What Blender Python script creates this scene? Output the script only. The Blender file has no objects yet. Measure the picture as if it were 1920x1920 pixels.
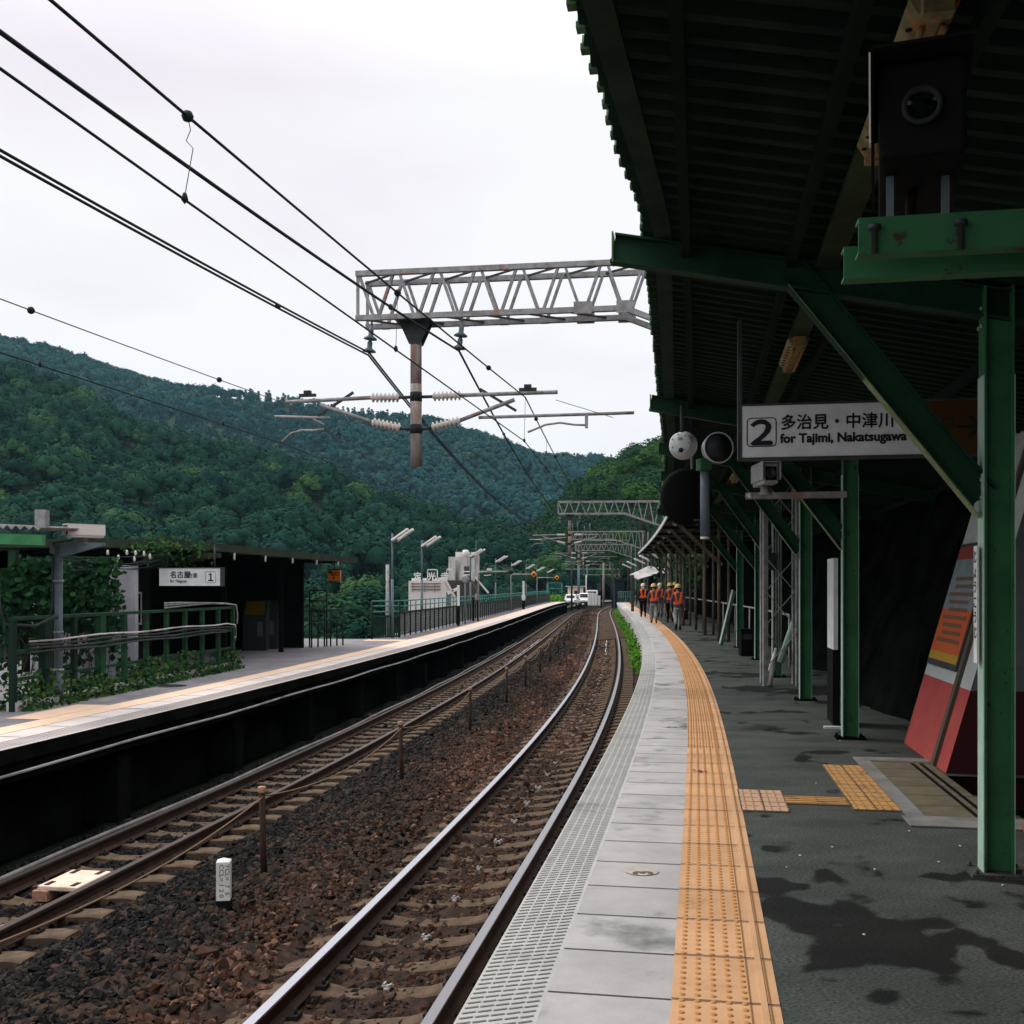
import bpy, bmesh, math, random
import numpy as np
from mathutils import Vector, Matrix, Euler, noise as mnoise
R = math.radians
rng = np.random.default_rng(11)
random.seed(5)
SC = bpy.context.scene
COL = SC.collection

# ------------------------------------------------------------------ camera
EYE = 1.62
FPX, HORIZON = 2000.0, 1100.0          # focal length and horizon row of a 1920 px square frame
cam_d = bpy.data.cameras.new('camera')
cam_d.sensor_width = 36.0
cam_d.lens = 36.0 * FPX / 1920.0
cam_d.shift_y = (HORIZON - 960.0) / 1920.0
cam_d.clip_start = 0.05
cam_d.clip_end = 6000
cam = bpy.data.objects.new('camera', cam_d)
cam.location = (0, 0, EYE)
cam.rotation_euler = (R(90), 0, 0)
COL.objects.link(cam)
SC.camera = cam

# ------------------------------------------------------------------ sky, sun, exposure
world = bpy.data.worlds.new("World")
SC.world = world
world.use_nodes = True
nt = world.node_tree
for n in list(nt.nodes): nt.nodes.remove(n)
SUN_EL, SUN_AZ = 52.0, -62.0            # azimuth from +Y, negative to the left
wo = nt.nodes.new('ShaderNodeOutputWorld')
bg1 = nt.nodes.new('ShaderNodeBackground'); bg1.inputs[1].default_value = 0.07
sky = nt.nodes.new('ShaderNodeTexSky'); sky.sky_type = 'NISHITA'; sky.sun_disc = False
sky.sun_elevation = R(SUN_EL); sky.sun_rotation = R(SUN_AZ)
nt.links.new(sky.outputs[0], bg1.inputs[0])
bg2 = nt.nodes.new('ShaderNodeBackground'); bg2.inputs[1].default_value = 1.12
tc = nt.nodes.new('ShaderNodeTexCoord')
mp = nt.nodes.new('ShaderNodeMapping'); mp.inputs['Scale'].default_value = (1.6, 1.6, 4.2)
mp.inputs['Location'].default_value = (0.35, 0.1, 0.55)
nz = nt.nodes.new('ShaderNodeTexNoise'); nz.inputs['Scale'].default_value = 1.5; nz.inputs['Detail'].default_value = 4; nz.inputs['Roughness'].default_value = 0.45
rp = nt.nodes.new('ShaderNodeValToRGB')
rp.color_ramp.elements[0].position = 0.30; rp.color_ramp.elements[0].color = (0.735, 0.68, 0.73, 1)
rp.color_ramp.elements[1].position = 0.50; rp.color_ramp.elements[1].color = (0.80, 0.79, 0.81, 1)
nt.links.new(tc.outputs['Generated'], mp.inputs[0]); nt.links.new(mp.outputs[0], nz.inputs[0])
nt.links.new(nz.outputs[0], rp.inputs[0])
# an overcast sky is two to three times brighter overhead than at the horizon
sx_ = nt.nodes.new('ShaderNodeSeparateXYZ'); nt.links.new(tc.outputs['Generated'], sx_.inputs[0])
mr_ = nt.nodes.new('ShaderNodeMapRange'); mr_.inputs['From Min'].default_value = 0.42; mr_.inputs['From Max'].default_value = 0.85
mr_.inputs['To Min'].default_value = 1.0; mr_.inputs['To Max'].default_value = 2.3
nt.links.new(sx_.outputs['Z'], mr_.inputs['Value'])
vm_ = nt.nodes.new('ShaderNodeVectorMath'); vm_.operation = 'SCALE'
nt.links.new(rp.outputs[0], vm_.inputs[0]); nt.links.new(mr_.outputs[0], vm_.inputs['Scale']); nt.links.new(vm_.outputs[0], bg2.inputs[0])
mixw = nt.nodes.new('ShaderNodeMixShader'); mixw.inputs[0].default_value = 0.93
nt.links.new(bg1.outputs[0], mixw.inputs[1]); nt.links.new(bg2.outputs[0], mixw.inputs[2])
nt.links.new(mixw.outputs[0], wo.inputs[0])
sun_d = bpy.data.lights.new('sun', 'SUN'); sun_d.energy = 1.5; sun_d.angle = R(16); sun_d.color = (1.0, 0.93, 0.85)
sun = bpy.data.objects.new('sun', sun_d); COL.objects.link(sun)
sd = Vector((math.sin(R(SUN_AZ)) * math.cos(R(SUN_EL)), math.cos(R(SUN_AZ)) * math.cos(R(SUN_EL)), math.sin(R(SUN_EL))))
sun.rotation_euler = sd.to_track_quat('Z', 'Y').to_euler()
SC.view_settings.view_transform = 'Standard'; SC.view_settings.look = 'None'
SC.view_settings.exposure = 0.22; SC.view_settings.gamma = 1.0
SC.view_settings.use_curve_mapping = False
SC.cycles.max_bounces = 6; SC.cycles.diffuse_bounces = 1; SC.cycles.glossy_bounces = 2
SC.cycles.transmission_bounces = 3; SC.cycles.transparent_max_bounces = 6
SC.cycles.volume_bounces = 0

# ------------------------------------------------------------------ tagging
def tag(o, label=None, cat=None, group=None, kind=None):
    if label: o['label'] = label
    if cat: o['category'] = cat
    if group: o['group'] = group
    if kind: o['kind'] = kind
    return o

def thing(name, label, cat, loc=(0, 0, 0), rz=0.0, group=None, kind=None):
    o = bpy.data.objects.new(name, None); COL.objects.link(o)
    o.empty_display_size = 0.1
    o.location = loc; o.rotation_euler = (0, 0, rz)
    return tag(o, label, cat, group, kind)

def kids(o): return [c for c in COL.objects if c.parent is o]

def dup(o, loc=None, rz=None, label=None, group=None, parent=None, scale=None):
    c = o.copy(); COL.objects.link(c)
    if parent is not None: c.parent = parent
    if loc is not None: c.location = loc
    if rz is not None: c.rotation_euler = (0, 0, rz)
    if scale is not None: c.scale = scale
    if label: c['label'] = label
    if group: c['group'] = group
    for ch in list(o.children):
        dup(ch, parent=c)
    return c

# ------------------------------------------------------------------ mesh builder
class MB:
    def __init__(s, org=(0, 0, 0)):
        s.v = []; s.f = []; s.m = []; s.uv = None; s.org = Vector(org); s.cur = 0; s.sm = []; s.smooth = False
    def add(s, vs, fs):
        b = len(s.v)
        for p in vs: s.v.append((p[0] - s.org[0], p[1] - s.org[1], p[2] - s.org[2]))
        for f in fs:
            s.f.append([i + b for i in f]); s.m.append(s.cur); s.sm.append(s.smooth)
    def box(s, c, d, rz=0.0, mat=None):
        M = mat if mat is not None else Matrix.Rotation(rz, 3, 'Z')
        c = Vector(c); vs = []
        for x in (-1, 1):
            for y in (-1, 1):
                for z in (-1, 1):
                    vs.append(c + M @ Vector((x * d[0] / 2, y * d[1] / 2, z * d[2] / 2)))
        s.add(vs, [(0, 1, 3, 2), (4, 6, 7, 5), (0, 4, 5, 1), (2, 3, 7, 6), (0, 2, 6, 4), (1, 5, 7, 3)])
    def frame(s, p0, p1, up=(0, 0, 1)):
        p0 = Vector(p0); p1 = Vector(p1); t = (p1 - p0); L = t.length; t.normalize()
        u = Vector(up); r = t.cross(u)
        if r.length < 1e-4: r = t.cross(Vector((0, 1, 0)))
        r.normalize(); u = r.cross(t)
        return p0, t, r, u, L
    def bar(s, p0, p1, w, h, up=(0, 0, 1)):
        p0, t, r, u, L = s.frame(p0, p1, up)
        M = Matrix((t, r, u)).transposed()
        s.box(p0 + t * L / 2, (L, w, h), mat=M)
    def ibeam(s, p0, p1, w, h, tf=0.012, tw=0.009, up=(0, 0, 1)):
        p0, t, r, u, L = s.frame(p0, p1, up)
        M = Matrix((t, r, u)).transposed(); c = p0 + t * L / 2
        s.box(c + u * (h - tf) / 2, (L, w, tf), mat=M)
        s.box(c - u * (h - tf) / 2, (L, w, tf), mat=M)
        s.box(c, (L, tw, h - 2 * tf), mat=M)
    def chan(s, p0, p1, w, h, t_=0.01, side=1, up=(0, 0, 1)):
        p0, t, r, u, L = s.frame(p0, p1, up)
        M = Matrix((t, r, u)).transposed(); c = p0 + t * L / 2
        s.box(c + u * (h - t_) / 2, (L, w, t_), mat=M)
        s.box(c - u * (h - t_) / 2, (L, w, t_), mat=M)
        s.box(c + r * side * (w - t_) / 2, (L, t_, h - 2 * t_), mat=M)
    def angle(s, p0, p1, w, t_=0.008, up=(0, 0, 1), sr=1, su=1):
        p0, t, r, u, L = s.frame(p0, p1, up)
        M = Matrix((t, r, u)).transposed(); c = p0 + t * L / 2
        s.box(c, (L, w, t_), mat=M)
        s.box(c + r * sr * (w - t_) / 2 + u * su * (w / 2 + t_ / 2 - 0.0), (L, t_, w), mat=M)
    def tube(s, pts, r, n=8, cap=True):
        pts = [Vector(p) for p in pts]; rings = []
        rr = r if hasattr(r, '__len__') else [r] * len(pts)
        prev = None
        for i, p in enumerate(pts):
            t = (pts[min(i + 1, len(pts) - 1)] - pts[max(i - 1, 0)])
            if t.length < 1e-9: t = Vector((0, 0, 1))
            t.normalize()
            a = prev if prev is not None else (Vector((0, 0, 1)) if abs(t.z) < 0.9 else Vector((1, 0, 0)))
            b = t.cross(a); b.normalize(); a = b.cross(t); prev = a
            rings.append([p + (a * math.cos(2 * math.pi * k / n) + b * math.sin(2 * math.pi * k / n)) * rr[i] for k in range(n)])
        vs = [q for rg in rings for q in rg]; fs = []
        for i in range(len(pts) - 1):
            for k in range(n):
                fs.append((i * n + k, i * n + (k + 1) % n, (i + 1) * n + (k + 1) % n, (i + 1) * n + k))
        if cap:
            fs.append(tuple(range(n))); fs.append(tuple((len(pts) - 1) * n + k for k in reversed(range(n))))
        sm = s.smooth; s.smooth = n > 5
        s.add(vs, fs); s.smooth = sm
    def lathe(s, prof, c=(0, 0, 0), n=16, axis='Z', M=None):
        vs = []; fs = []; c = Vector(c)
        for (r, z) in prof:
            for k in range(n):
                a = 2 * math.pi * k / n
                p = Vector((r * math.cos(a), r * math.sin(a), z))
                if M is not None: p = M @ p
                elif axis == 'Y': p = Vector((p.x, p.z, p.y))
                elif axis == 'X': p = Vector((p.z, p.x, p.y))
                vs.append(c + p)
        for i in range(len(prof) - 1):
            for k in range(n):
                fs.append((i * n + k, i * n + (k + 1) % n, (i + 1) * n + (k + 1) % n, (i + 1) * n + k))
        if prof[0][0] > 1e-5: fs.append(tuple(range(n)))
        if prof[-1][0] > 1e-5: fs.append(tuple((len(prof) - 1) * n + k for k in range(n)))
        sm = s.smooth; s.smooth = True
        s.add(vs, fs); s.smooth = sm
    def prism(s, poly, d, flip=False):
        """poly: list of 3D points (planar), d: extrusion vector"""
        n = len(poly); d = Vector(d)
        vs = [Vector(p) for p in poly] + [Vector(p) + d for p in poly]
        fs = [tuple(range(n)), tuple(reversed(range(n, 2 * n)))]
        for i in range(n): fs.append((i, (i + 1) % n, n + (i + 1) % n, n + i))
        s.add(vs, fs)
    def loft(s, rings, close=True, cap=True):
        n = len(rings[0]); vs = [p for r in rings for p in r]; fs = []
        for i in range(len(rings) - 1):
            for k in range(n if close else n - 1):
                fs.append((i * n + k, i * n + (k + 1) % n, (i + 1) * n + (k + 1) % n, (i + 1) * n + k))
        if cap and close:
            fs.append(tuple(reversed(range(n)))); fs.append(tuple((len(rings) - 1) * n + k for k in range(n)))
        s.add(vs, fs)
    def build(s, name, mat, parent=None, bevel=0.0, normals=True):
        me = bpy.data.meshes.new(name)
        me.from_pydata([tuple(p) for p in s.v], [], s.f)
        mats = mat if isinstance(mat, (list, tuple)) else [mat]
        for m in mats: me.materials.append(m)
        if len(mats) > 1: me.polygons.foreach_set('material_index', s.m)
        me.polygons.foreach_set('use_smooth', s.sm)
        if normals:
            bm = bmesh.new(); bm.from_mesh(me); bmesh.ops.recalc_face_normals(bm, faces=bm.faces); bm.to_mesh(me); bm.free()
        me.update()
        o = bpy.data.objects.new(name, me); COL.objects.link(o)
        if parent is not None: o.parent = parent
        if bevel:
            b = o.modifiers.new('bevel', 'BEVEL'); b.width = bevel; b.segments = 2; b.limit_method = 'ANGLE'
        return o

def split(mb, name, mat, parent, **k):
    """one object per connected piece of a builder"""
    par = list(range(len(mb.v)))
    def find(i):
        while par[i] != i: par[i] = par[par[i]]; i = par[i]
        return i
    for f in mb.f:
        for j in f[1:]: par[find(j)] = find(f[0])
    grp = {}
    for i, f in enumerate(mb.f): grp.setdefault(find(f[0]), []).append(i)
    out = []
    for fs in grp.values():
        q = MB(); idx = sorted({j for i in fs for j in mb.f[i]}); mp_ = {j: n for n, j in enumerate(idx)}
        q.v = [mb.v[j] for j in idx]; q.f = [[mp_[j] for j in mb.f[i]] for i in fs]; q.m = [mb.m[i] for i in fs]; q.sm = [mb.sm[i] for i in fs]
        out.append(q.build(name, mat, parent, **k))
    return out

def at(parent):            # builder whose world coordinates become local to an unrotated thing
    return MB(org=parent.location)

def np_obj(name, V, groups, mat, parent=None, tint=None, smooth=False, uv=None):
    """numpy mesh; groups = list of (m,k) index arrays"""
    me = bpy.data.meshes.new(name)
    nv = len(V); nl = sum(g.size for g in groups); nf = sum(len(g) for g in groups)
    me.vertices.add(nv); me.vertices.foreach_set('co', np.ascontiguousarray(V, dtype=np.float32).ravel())
    me.loops.add(nl); me.polygons.add(nf)
    me.loops.foreach_set('vertex_index', np.concatenate([g.ravel() for g in groups]).astype(np.int32))
    tot = np.concatenate([np.full(len(g), g.shape[1]) for g in groups]).astype(np.int32)
    st = np.concatenate([[0], np.cumsum(tot)[:-1]]).astype(np.int32)
    me.polygons.foreach_set('loop_start', st); me.polygons.foreach_set('loop_total', tot)
    me.polygons.foreach_set('use_smooth', np.full(nf, smooth))
    for m in (mat if isinstance(mat, (list, tuple)) else [mat]): me.materials.append(m)
    if tint is not None:
        a = me.attributes.new('tint', 'FLOAT', 'POINT'); a.data.foreach_set('value', np.ascontiguousarray(tint, dtype=np.float32))
    if uv is not None:
        l = me.uv_layers.new(name='UVMap')
        idx = np.concatenate([g.ravel() for g in groups])
        l.data.foreach_set('uv', np.ascontiguousarray(uv[idx], dtype=np.float32).ravel())
    me.update(); me.validate()
    o = bpy.data.objects.new(name, me); COL.objects.link(o)
    if parent is not None: o.parent = parent
    return o

# ------------------------------------------------------------------ procedural materials
def nd(t, typ, **kw):
    n = t.nodes.new(typ)
    for k, v in kw.items(): setattr(n, k, v)
    return n

def mat(name, col, rough=0.75, col2=None, scale=6.0, detail=6.0, lo=0.4, hi=0.62, bump=0.0, bscale=None, metal=0.0,
        spec=0.12, stretch=(1, 1, 1), col3=None, scale3=2.0, lo3=0.55, hi3=0.62, rough3=None, coord='Object', emit=None, island=0.0, speck=None, wet=False):
    m = bpy.data.materials.new(name); m.use_nodes = True
    t = m.node_tree; b = t.nodes['Principled BSDF']
    b.inputs['Base Color'].default_value = (*col, 1); b.inputs['Roughness'].default_value = rough
    b.inputs['Metallic'].default_value = metal; b.inputs['Specular IOR Level'].default_value = spec
    c = nd(t, 'ShaderNodeTexCoord'); mpn = nd(t, 'ShaderNodeMapping'); mpn.inputs['Scale'].default_value = stretch
    t.links.new(c.outputs[coord], mpn.inputs[0])
    out = None
    if col2 is not None:
        n = nd(t, 'ShaderNodeTexNoise'); n.inputs['Scale'].default_value = scale; n.inputs['Detail'].default_value = detail
        n.inputs['Roughness'].default_value = 0.62
        r = nd(t, 'ShaderNodeValToRGB'); r.color_ramp.elements[0].position = lo; r.color_ramp.elements[1].position = hi
        r.color_ramp.elements[0].color = (*col, 1); r.color_ramp.elements[1].color = (*col2, 1)
        t.links.new(mpn.outputs[0], n.inputs[0]); t.links.new(n.outputs[0], r.inputs[0]); out = r.outputs[0]
    if col3 is not None:
        n3 = nd(t, 'ShaderNodeTexNoise'); n3.inputs['Scale'].default_value = scale3; n3.inputs['Detail'].default_value = 7
        n3.inputs['Roughness'].default_value = 0.6
        r3 = nd(t, 'ShaderNodeMapRange'); r3.inputs['From Min'].default_value = lo3; r3.inputs['From Max'].default_value = hi3
        t.links.new(mpn.outputs[0], n3.inputs[0]); t.links.new(n3.outputs[0], r3.inputs[0])
        mx = nd(t, 'ShaderNodeMix', data_type='RGBA')
        t.links.new(r3.outputs[0], mx.inputs['Factor'])
        if out is not None: t.links.new(out, mx.inputs['A'])
        else: mx.inputs['A'].default_value = (*col, 1)
        mx.inputs['B'].default_value = (*col3, 1); out = mx.outputs['Result']
        if rough3 is not None:
            mr = nd(t, 'ShaderNodeMapRange'); mr.inputs['To Min'].default_value = rough; mr.inputs['To Max'].default_value = rough3
            t.links.new(r3.outputs[0], mr.inputs[0]); t.links.new(mr.outputs[0], b.inputs['Roughness'])
    if speck is not None:                    # aggregate: fine light and dark grains
        ns_ = nd(t, 'ShaderNodeTexNoise'); ns_.inputs['Scale'].default_value = speck[0]; ns_.inputs['Detail'].default_value = 2
        rs_ = nd(t, 'ShaderNodeMapRange'); rs_.inputs['From Min'].default_value = .3; rs_.inputs['From Max'].default_value = .7
        rs_.inputs['To Min'].default_value = 1 - speck[1]; rs_.inputs['To Max'].default_value = 1 + speck[1]
        t.links.new(mpn.outputs[0], ns_.inputs[0]); t.links.new(ns_.outputs[0], rs_.inputs[0])
        ml = nd(t, 'ShaderNodeVectorMath', operation='SCALE')
        if out is not None: t.links.new(out, ml.inputs[0])
        else: ml.inputs[0].default_value = col
        t.links.new(rs_.outputs[0], ml.inputs['Scale']); out = ml.outputs[0]
    if wet:                                  # damp stains, their shapes held in the mesh
        aw = nd(t, 'ShaderNodeAttribute'); aw.attribute_name = 'tint'
        rw = nd(t, 'ShaderNodeMapRange'); rw.interpolation_type = 'SMOOTHSTEP'; rw.inputs['From Min'].default_value = .42; rw.inputs['From Max'].default_value = .60
        rw.inputs['To Min'].default_value = 1; rw.inputs['To Max'].default_value = .20
        t.links.new(aw.outputs['Fac'], rw.inputs[0]); mw = nd(t, 'ShaderNodeVectorMath', operation='SCALE')
        t.links.new(out, mw.inputs[0]); t.links.new(rw.outputs[0], mw.inputs['Scale']); out = mw.outputs[0]
    if island:                               # every tile or slab its own slight shade
        gi = nd(t, 'ShaderNodeNewGeometry'); ri = nd(t, 'ShaderNodeMapRange')
        ri.inputs['To Min'].default_value = 1 - island; ri.inputs['To Max'].default_value = 1 + island
        t.links.new(gi.outputs['Random Per Island'], ri.inputs[0]); mi = nd(t, 'ShaderNodeVectorMath', operation='SCALE')
        if out is not None: t.links.new(out, mi.inputs[0])
        else: mi.inputs[0].default_value = col
        t.links.new(ri.outputs[0], mi.inputs['Scale']); out = mi.outputs[0]
    if out is not None: t.links.new(out, b.inputs['Base Color'])
    if bump:
        nb = nd(t, 'ShaderNodeTexNoise'); nb.inputs['Scale'].default_value = bscale or scale * 4; nb.inputs['Detail'].default_value = 6
        bp = nd(t, 'ShaderNodeBump'); bp.inputs['Strength'].default_value = bump; bp.inputs['Distance'].default_value = 0.02
        t.links.new(mpn.outputs[0], nb.inputs[0]); t.links.new(nb.outputs[0], bp.inputs['Height']); t.links.new(bp.outputs[0], b.inputs['Normal'])
    if emit:
        b.inputs['Emission Color'].default_value = (*emit[0], 1); b.inputs['Emission Strength'].default_value = emit[1]
    return m

def leafmat(name, ca, cb, cc=None, trans=0.25):
    m = bpy.data.materials.new(name); m.use_nodes = True
    t = m.node_tree; b = t.nodes['Principled BSDF']; b.inputs['Roughness'].default_value = 0.9; b.inputs['Specular IOR Level'].default_value = 0.03
    a = nd(t, 'ShaderNodeAttribute'); a.attribute_name = 'tint'
    g = nd(t, 'ShaderNodeNewGeometry')
    r = nd(t, 'ShaderNodeValToRGB'); r.color_ramp.elements[0].position = 0; r.color_ramp.elements[0].color = (*ca, 1)
    r.color_ramp.elements[1].position = 1; r.color_ramp.elements[1].color = (*cb, 1)
    if cc:
        e = r.color_ramp.elements.new(0.55); e.color = (*cc, 1)
    ad = nd(t, 'ShaderNodeMath', operation='MULTIPLY_ADD'); ad.inputs[1].default_value = 0.16
    sb = nd(t, 'ShaderNodeMath', operation='SUBTRACT'); sb.inputs[1].default_value = 0.5
    t.links.new(g.outputs['Random Per Island'], sb.inputs[0]); t.links.new(sb.outputs[0], ad.inputs[0]); t.links.new(a.outputs['Fac'], ad.inputs[2])
    t.links.new(ad.outputs[0], r.inputs[0]); t.links.new(r.outputs[0], b.inputs['Base Color'])
    return m

M = {}
M['asphalt'] = mat('asphalt', (0.046, 0.056, 0.052), 0.85, (0.074, 0.084, 0.076), 1.3, 8, bump=0.25, bscale=90,
                   stretch=(0.75, 1.35, 1), speck=(75, .55), wet=True)
M['asphalt_left'] = mat('asphalt_dry', (0.16, 0.155, 0.165), 0.85, (0.22, 0.21, 0.22), 2.0, 8, bump=0.2, bscale=80)
M['concrete'] = mat('concrete', (0.24, 0.24, 0.23), 0.85, (0.15, 0.15, 0.145), 3, 8, bump=0.2, bscale=40)
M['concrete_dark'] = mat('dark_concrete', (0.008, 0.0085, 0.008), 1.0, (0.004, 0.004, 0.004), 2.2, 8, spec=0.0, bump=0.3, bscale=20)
M['slab'] = mat('slab_concrete', (0.46, 0.445, 0.435), 0.75, (0.385, 0.375, 0.368), 2.5, 8, bump=0.12, bscale=60,
                col3=(0.10, 0.115, 0.105), scale3=1.15, lo3=0.55, hi3=0.68, island=.06, rough3=.4)
M['joint'] = mat('joint_grime', (0.06, 0.06, 0.055), 0.9)
M['ridge'] = mat('edge_rubber', (0.50, 0.50, 0.475), 0.8, (0.43, 0.43, 0.41), 3, 8, bump=0.15, bscale=50,
                 col3=(0.16, 0.18, 0.165), scale3=1.0, lo3=0.57, hi3=0.72)
M['ridge_left'] = mat('edge_concrete_pale', (0.50, 0.455, 0.43), 0.85, (0.42, 0.385, 0.365), 3, 8, bump=0.15, bscale=50)
M['slab_left'] = mat('slab_pale', (0.58, 0.52, 0.485), 0.85, (0.50, 0.45, 0.42), 2, 8)
M['groove'] = mat('groove_dirt', (0.19, 0.20, 0.185), 0.9)
M['tactile'] = mat('tactile_yellow', (0.64, 0.385, 0.21), 0.65, (0.55, 0.325, 0.175), 2.2, 8, bump=0.08, bscale=70,
                   col3=(0.38, 0.22, 0.11), scale3=2.6, lo3=0.56, hi3=0.8, island=.09)
M['tactile_dot'] = mat('tactile_dot', (0.52, 0.25, 0.085), 0.6)
M['tactile_left'] = mat('tactile_yellow_sunlit', (0.72, 0.52, 0.37), 0.8, (0.64, 0.46, 0.33), 2, 8)  # pinkish look of sunlit yellow tiles put into the colour
M['tactile_pale'] = mat('tactile_pink', (0.55, 0.35, 0.23), 0.7, (0.48, 0.31, 0.2), 5, 8)
M['tactile_dull'] = mat('tactile_ochre', (0.52, 0.29, 0.10), 0.7, (0.46, 0.27, 0.12), 3, 6, col3=(0.30, 0.18, 0.09), scale3=6)
M['tile'] = mat('tan_tile', (0.17, 0.155, 0.105), 0.6, (0.12, 0.11, 0.078), 4, 4)
M['ballast'] = mat('ballast_bed', (0.020, 0.014, 0.011), 0.95, (0.05, 0.029, 0.02), 9, 8, bump=0.8, bscale=22, col3=(0.018, 0.016, 0.015), scale3=0.6, lo3=0.5, hi3=0.65)
M['rail_side'] = mat('rail_rust', (0.035, 0.022, 0.017), 0.75, (0.06, 0.034, 0.024), 8, 6)
M['rail_top'] = mat('rail_head', (0.40, 0.385, 0.40), 0.30, metal=1.0)
M['rail_bright'] = mat('rail_head_sky_sheen', (0.72, 0.73, 0.78), 0.26, metal=1.0)  # bluish sky reflection on the left rail put into the metal colour
M['rail_worn'] = mat('rail_head_dull', (0.10, 0.078, 0.070), 0.45, metal=0.7)
M['sleeper'] = mat('sleeper_concrete', (0.125, 0.088, 0.058), 0.9, (0.07, 0.050, 0.034), 7, 8, bump=0.3, bscale=40)
M['clip'] = mat('fastener_iron', (0.02, 0.016, 0.014), 0.7)
M['white'] = mat('white_paint', (0.72, 0.71, 0.69), 0.6, (0.58, 0.57, 0.55), 7, 6)
M['cream'] = mat('cream_paint', (0.75, 0.62, 0.50), 0.6, (0.62, 0.48, 0.37), 9, 6)
M['black'] = mat('black_paint', (0.009, 0.009, 0.010), 0.7, spec=.04)
M['ink'] = mat('sign_ink', (0.015, 0.017, 0.02), 0.6)
M['rust_post'] = mat('rusty_post', (0.028, 0.018, 0.014), 0.85, (0.05, 0.027, 0.019), 14, 6)
M['rust_cap'] = mat('rusty_cap', (0.42, 0.25, 0.17), 0.7, (0.25, 0.13, 0.08), 20, 6)
M['rope'] = mat('rope_tan', (0.17, 0.115, 0.07), 0.9)
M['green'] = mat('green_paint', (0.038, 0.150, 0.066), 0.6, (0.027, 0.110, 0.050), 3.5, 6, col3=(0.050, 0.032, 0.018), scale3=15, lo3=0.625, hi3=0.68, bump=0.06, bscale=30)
M['green_beam'] = mat('green_paint_shaded', (0.009, 0.049, 0.022), 0.6, (0.006, 0.032, 0.015), 3.5, 6, col3=(0.006, 0.012, 0.008), scale3=16, lo3=0.64, hi3=0.72)  # column green darkened: shade under the canopy put into the beam colour
M['brace_edge'] = mat('brace_edge_lit', (0.20, 0.25, 0.13), 0.7, (0.13, 0.17, 0.09), 7, 6, col3=(0.06, 0.04, 0.02), scale3=20, lo3=0.62, hi3=0.68)  # lower brace flange paler, the light it catches put into the colour
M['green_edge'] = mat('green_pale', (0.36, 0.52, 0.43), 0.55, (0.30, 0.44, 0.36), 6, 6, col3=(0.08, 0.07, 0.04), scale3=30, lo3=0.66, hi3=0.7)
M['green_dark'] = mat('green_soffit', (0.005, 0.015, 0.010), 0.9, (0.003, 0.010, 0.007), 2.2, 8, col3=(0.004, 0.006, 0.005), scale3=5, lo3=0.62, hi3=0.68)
M['green_moss'] = mat('green_mossy', (0.10, 0.20, 0.13), 0.8, (0.06, 0.11, 0.03), 9, 6)
M['steel'] = mat('galvanised', (0.30, 0.31, 0.32), 0.55, (0.20, 0.19, 0.18), 8, 6, metal=0.25, col3=(0.26, 0.115, 0.06), scale3=3.0, lo3=0.60, hi3=0.72)
M['steel_pole'] = mat('weathered_tube', (0.30, 0.28, 0.27), 0.7, (0.20, 0.17, 0.15), 5, 7, col3=(0.24, 0.10, 0.05), scale3=2.3, lo3=0.52, hi3=0.68, stretch=(2, 2, 0.6))
M['steel_rust'] = mat('rusted_tube', (0.26, 0.15, 0.09), 0.8, (0.32, 0.27, 0.23), 3, 7, lo=0.5, hi=0.6, stretch=(2, 2, 0.5))
M['steel_dark'] = mat('dark_steel', (0.05, 0.055, 0.06), 0.6, (0.03, 0.033, 0.036), 6, 6)
M['steel_blue'] = mat('blue_grey_steel', (0.12, 0.16, 0.18), 0.55, (0.085, 0.12, 0.135), 5, 6)
M['porcelain'] = mat('porcelain', (0.62, 0.58, 0.54), 0.35, (0.5, 0.45, 0.41), 12, 4)
M['wire'] = mat('wire_dark', (0.012, 0.02, 0.022), 0.6)
M['wire_copper'] = mat('wire_copper', (0.10, 0.06, 0.045), 0.6)
M['sign_white'] = mat('sign_enamel', (0.62, 0.65, 0.66), 0.45, (0.52, 0.55, 0.56), 5, 7, col3=(0.33, 0.33, 0.30), scale3=16, lo3=0.68, hi3=0.75)
M['sign_yellow_shaded'] = mat('sign_yellow_shaded', (0.055, 0.026, 0.005), 0.5)  # yellow browned: shade behind the brace put into the board colour
M['sign_orange'] = mat('sign_orange', (0.85, 0.24, 0.03), 0.5)
M['camera_grey'] = mat('camera_housing', (0.36, 0.37, 0.36), 0.5, (0.28, 0.28, 0.28), 9, 5)
M['camera_white'] = mat('camera_housing_white', (0.62, 0.57, 0.55), 0.5)
M['glass_dark'] = mat('dark_glass', (0.008, 0.01, 0.012), 0.12, spec=0.6)
M['lamp_rust'] = mat('lamp_rusty', (0.30, 0.26, 0.14), 0.8, (0.14, 0.12, 0.07), 8, 6, col3=(0.42, 0.17, 0.04), scale3=7, lo3=0.52, hi3=0.58)
M['red'] = mat('red_wall', (0.40, 0.075, 0.065), 0.7, (0.33, 0.06, 0.055), 3, 8, bump=0.1, bscale=30)
M['red_shaded'] = mat('red_wall_shaded', (0.055, 0.012, 0.014), 0.7)  # red wall colour darkened: shade on the side faces is painted in
M['wall_white'] = mat('white_wall', (0.46, 0.50, 0.49), 0.75, (0.40, 0.43, 0.42), 3, 8, bump=0.1, bscale=25, col3=(0.26, 0.26, 0.24), scale3=3, lo3=0.66, hi3=0.75)
M['wall_grey'] = mat('grey_wall', (0.15, 0.17, 0.165), 0.8, (0.12, 0.135, 0.13), 3, 6)
M['rock'] = mat('rock', (0.0035, 0.004, 0.004), 1.0, (0.009, 0.010, 0.010), 1.5, 10, spec=0.0, bump=1.0, bscale=5)
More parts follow.
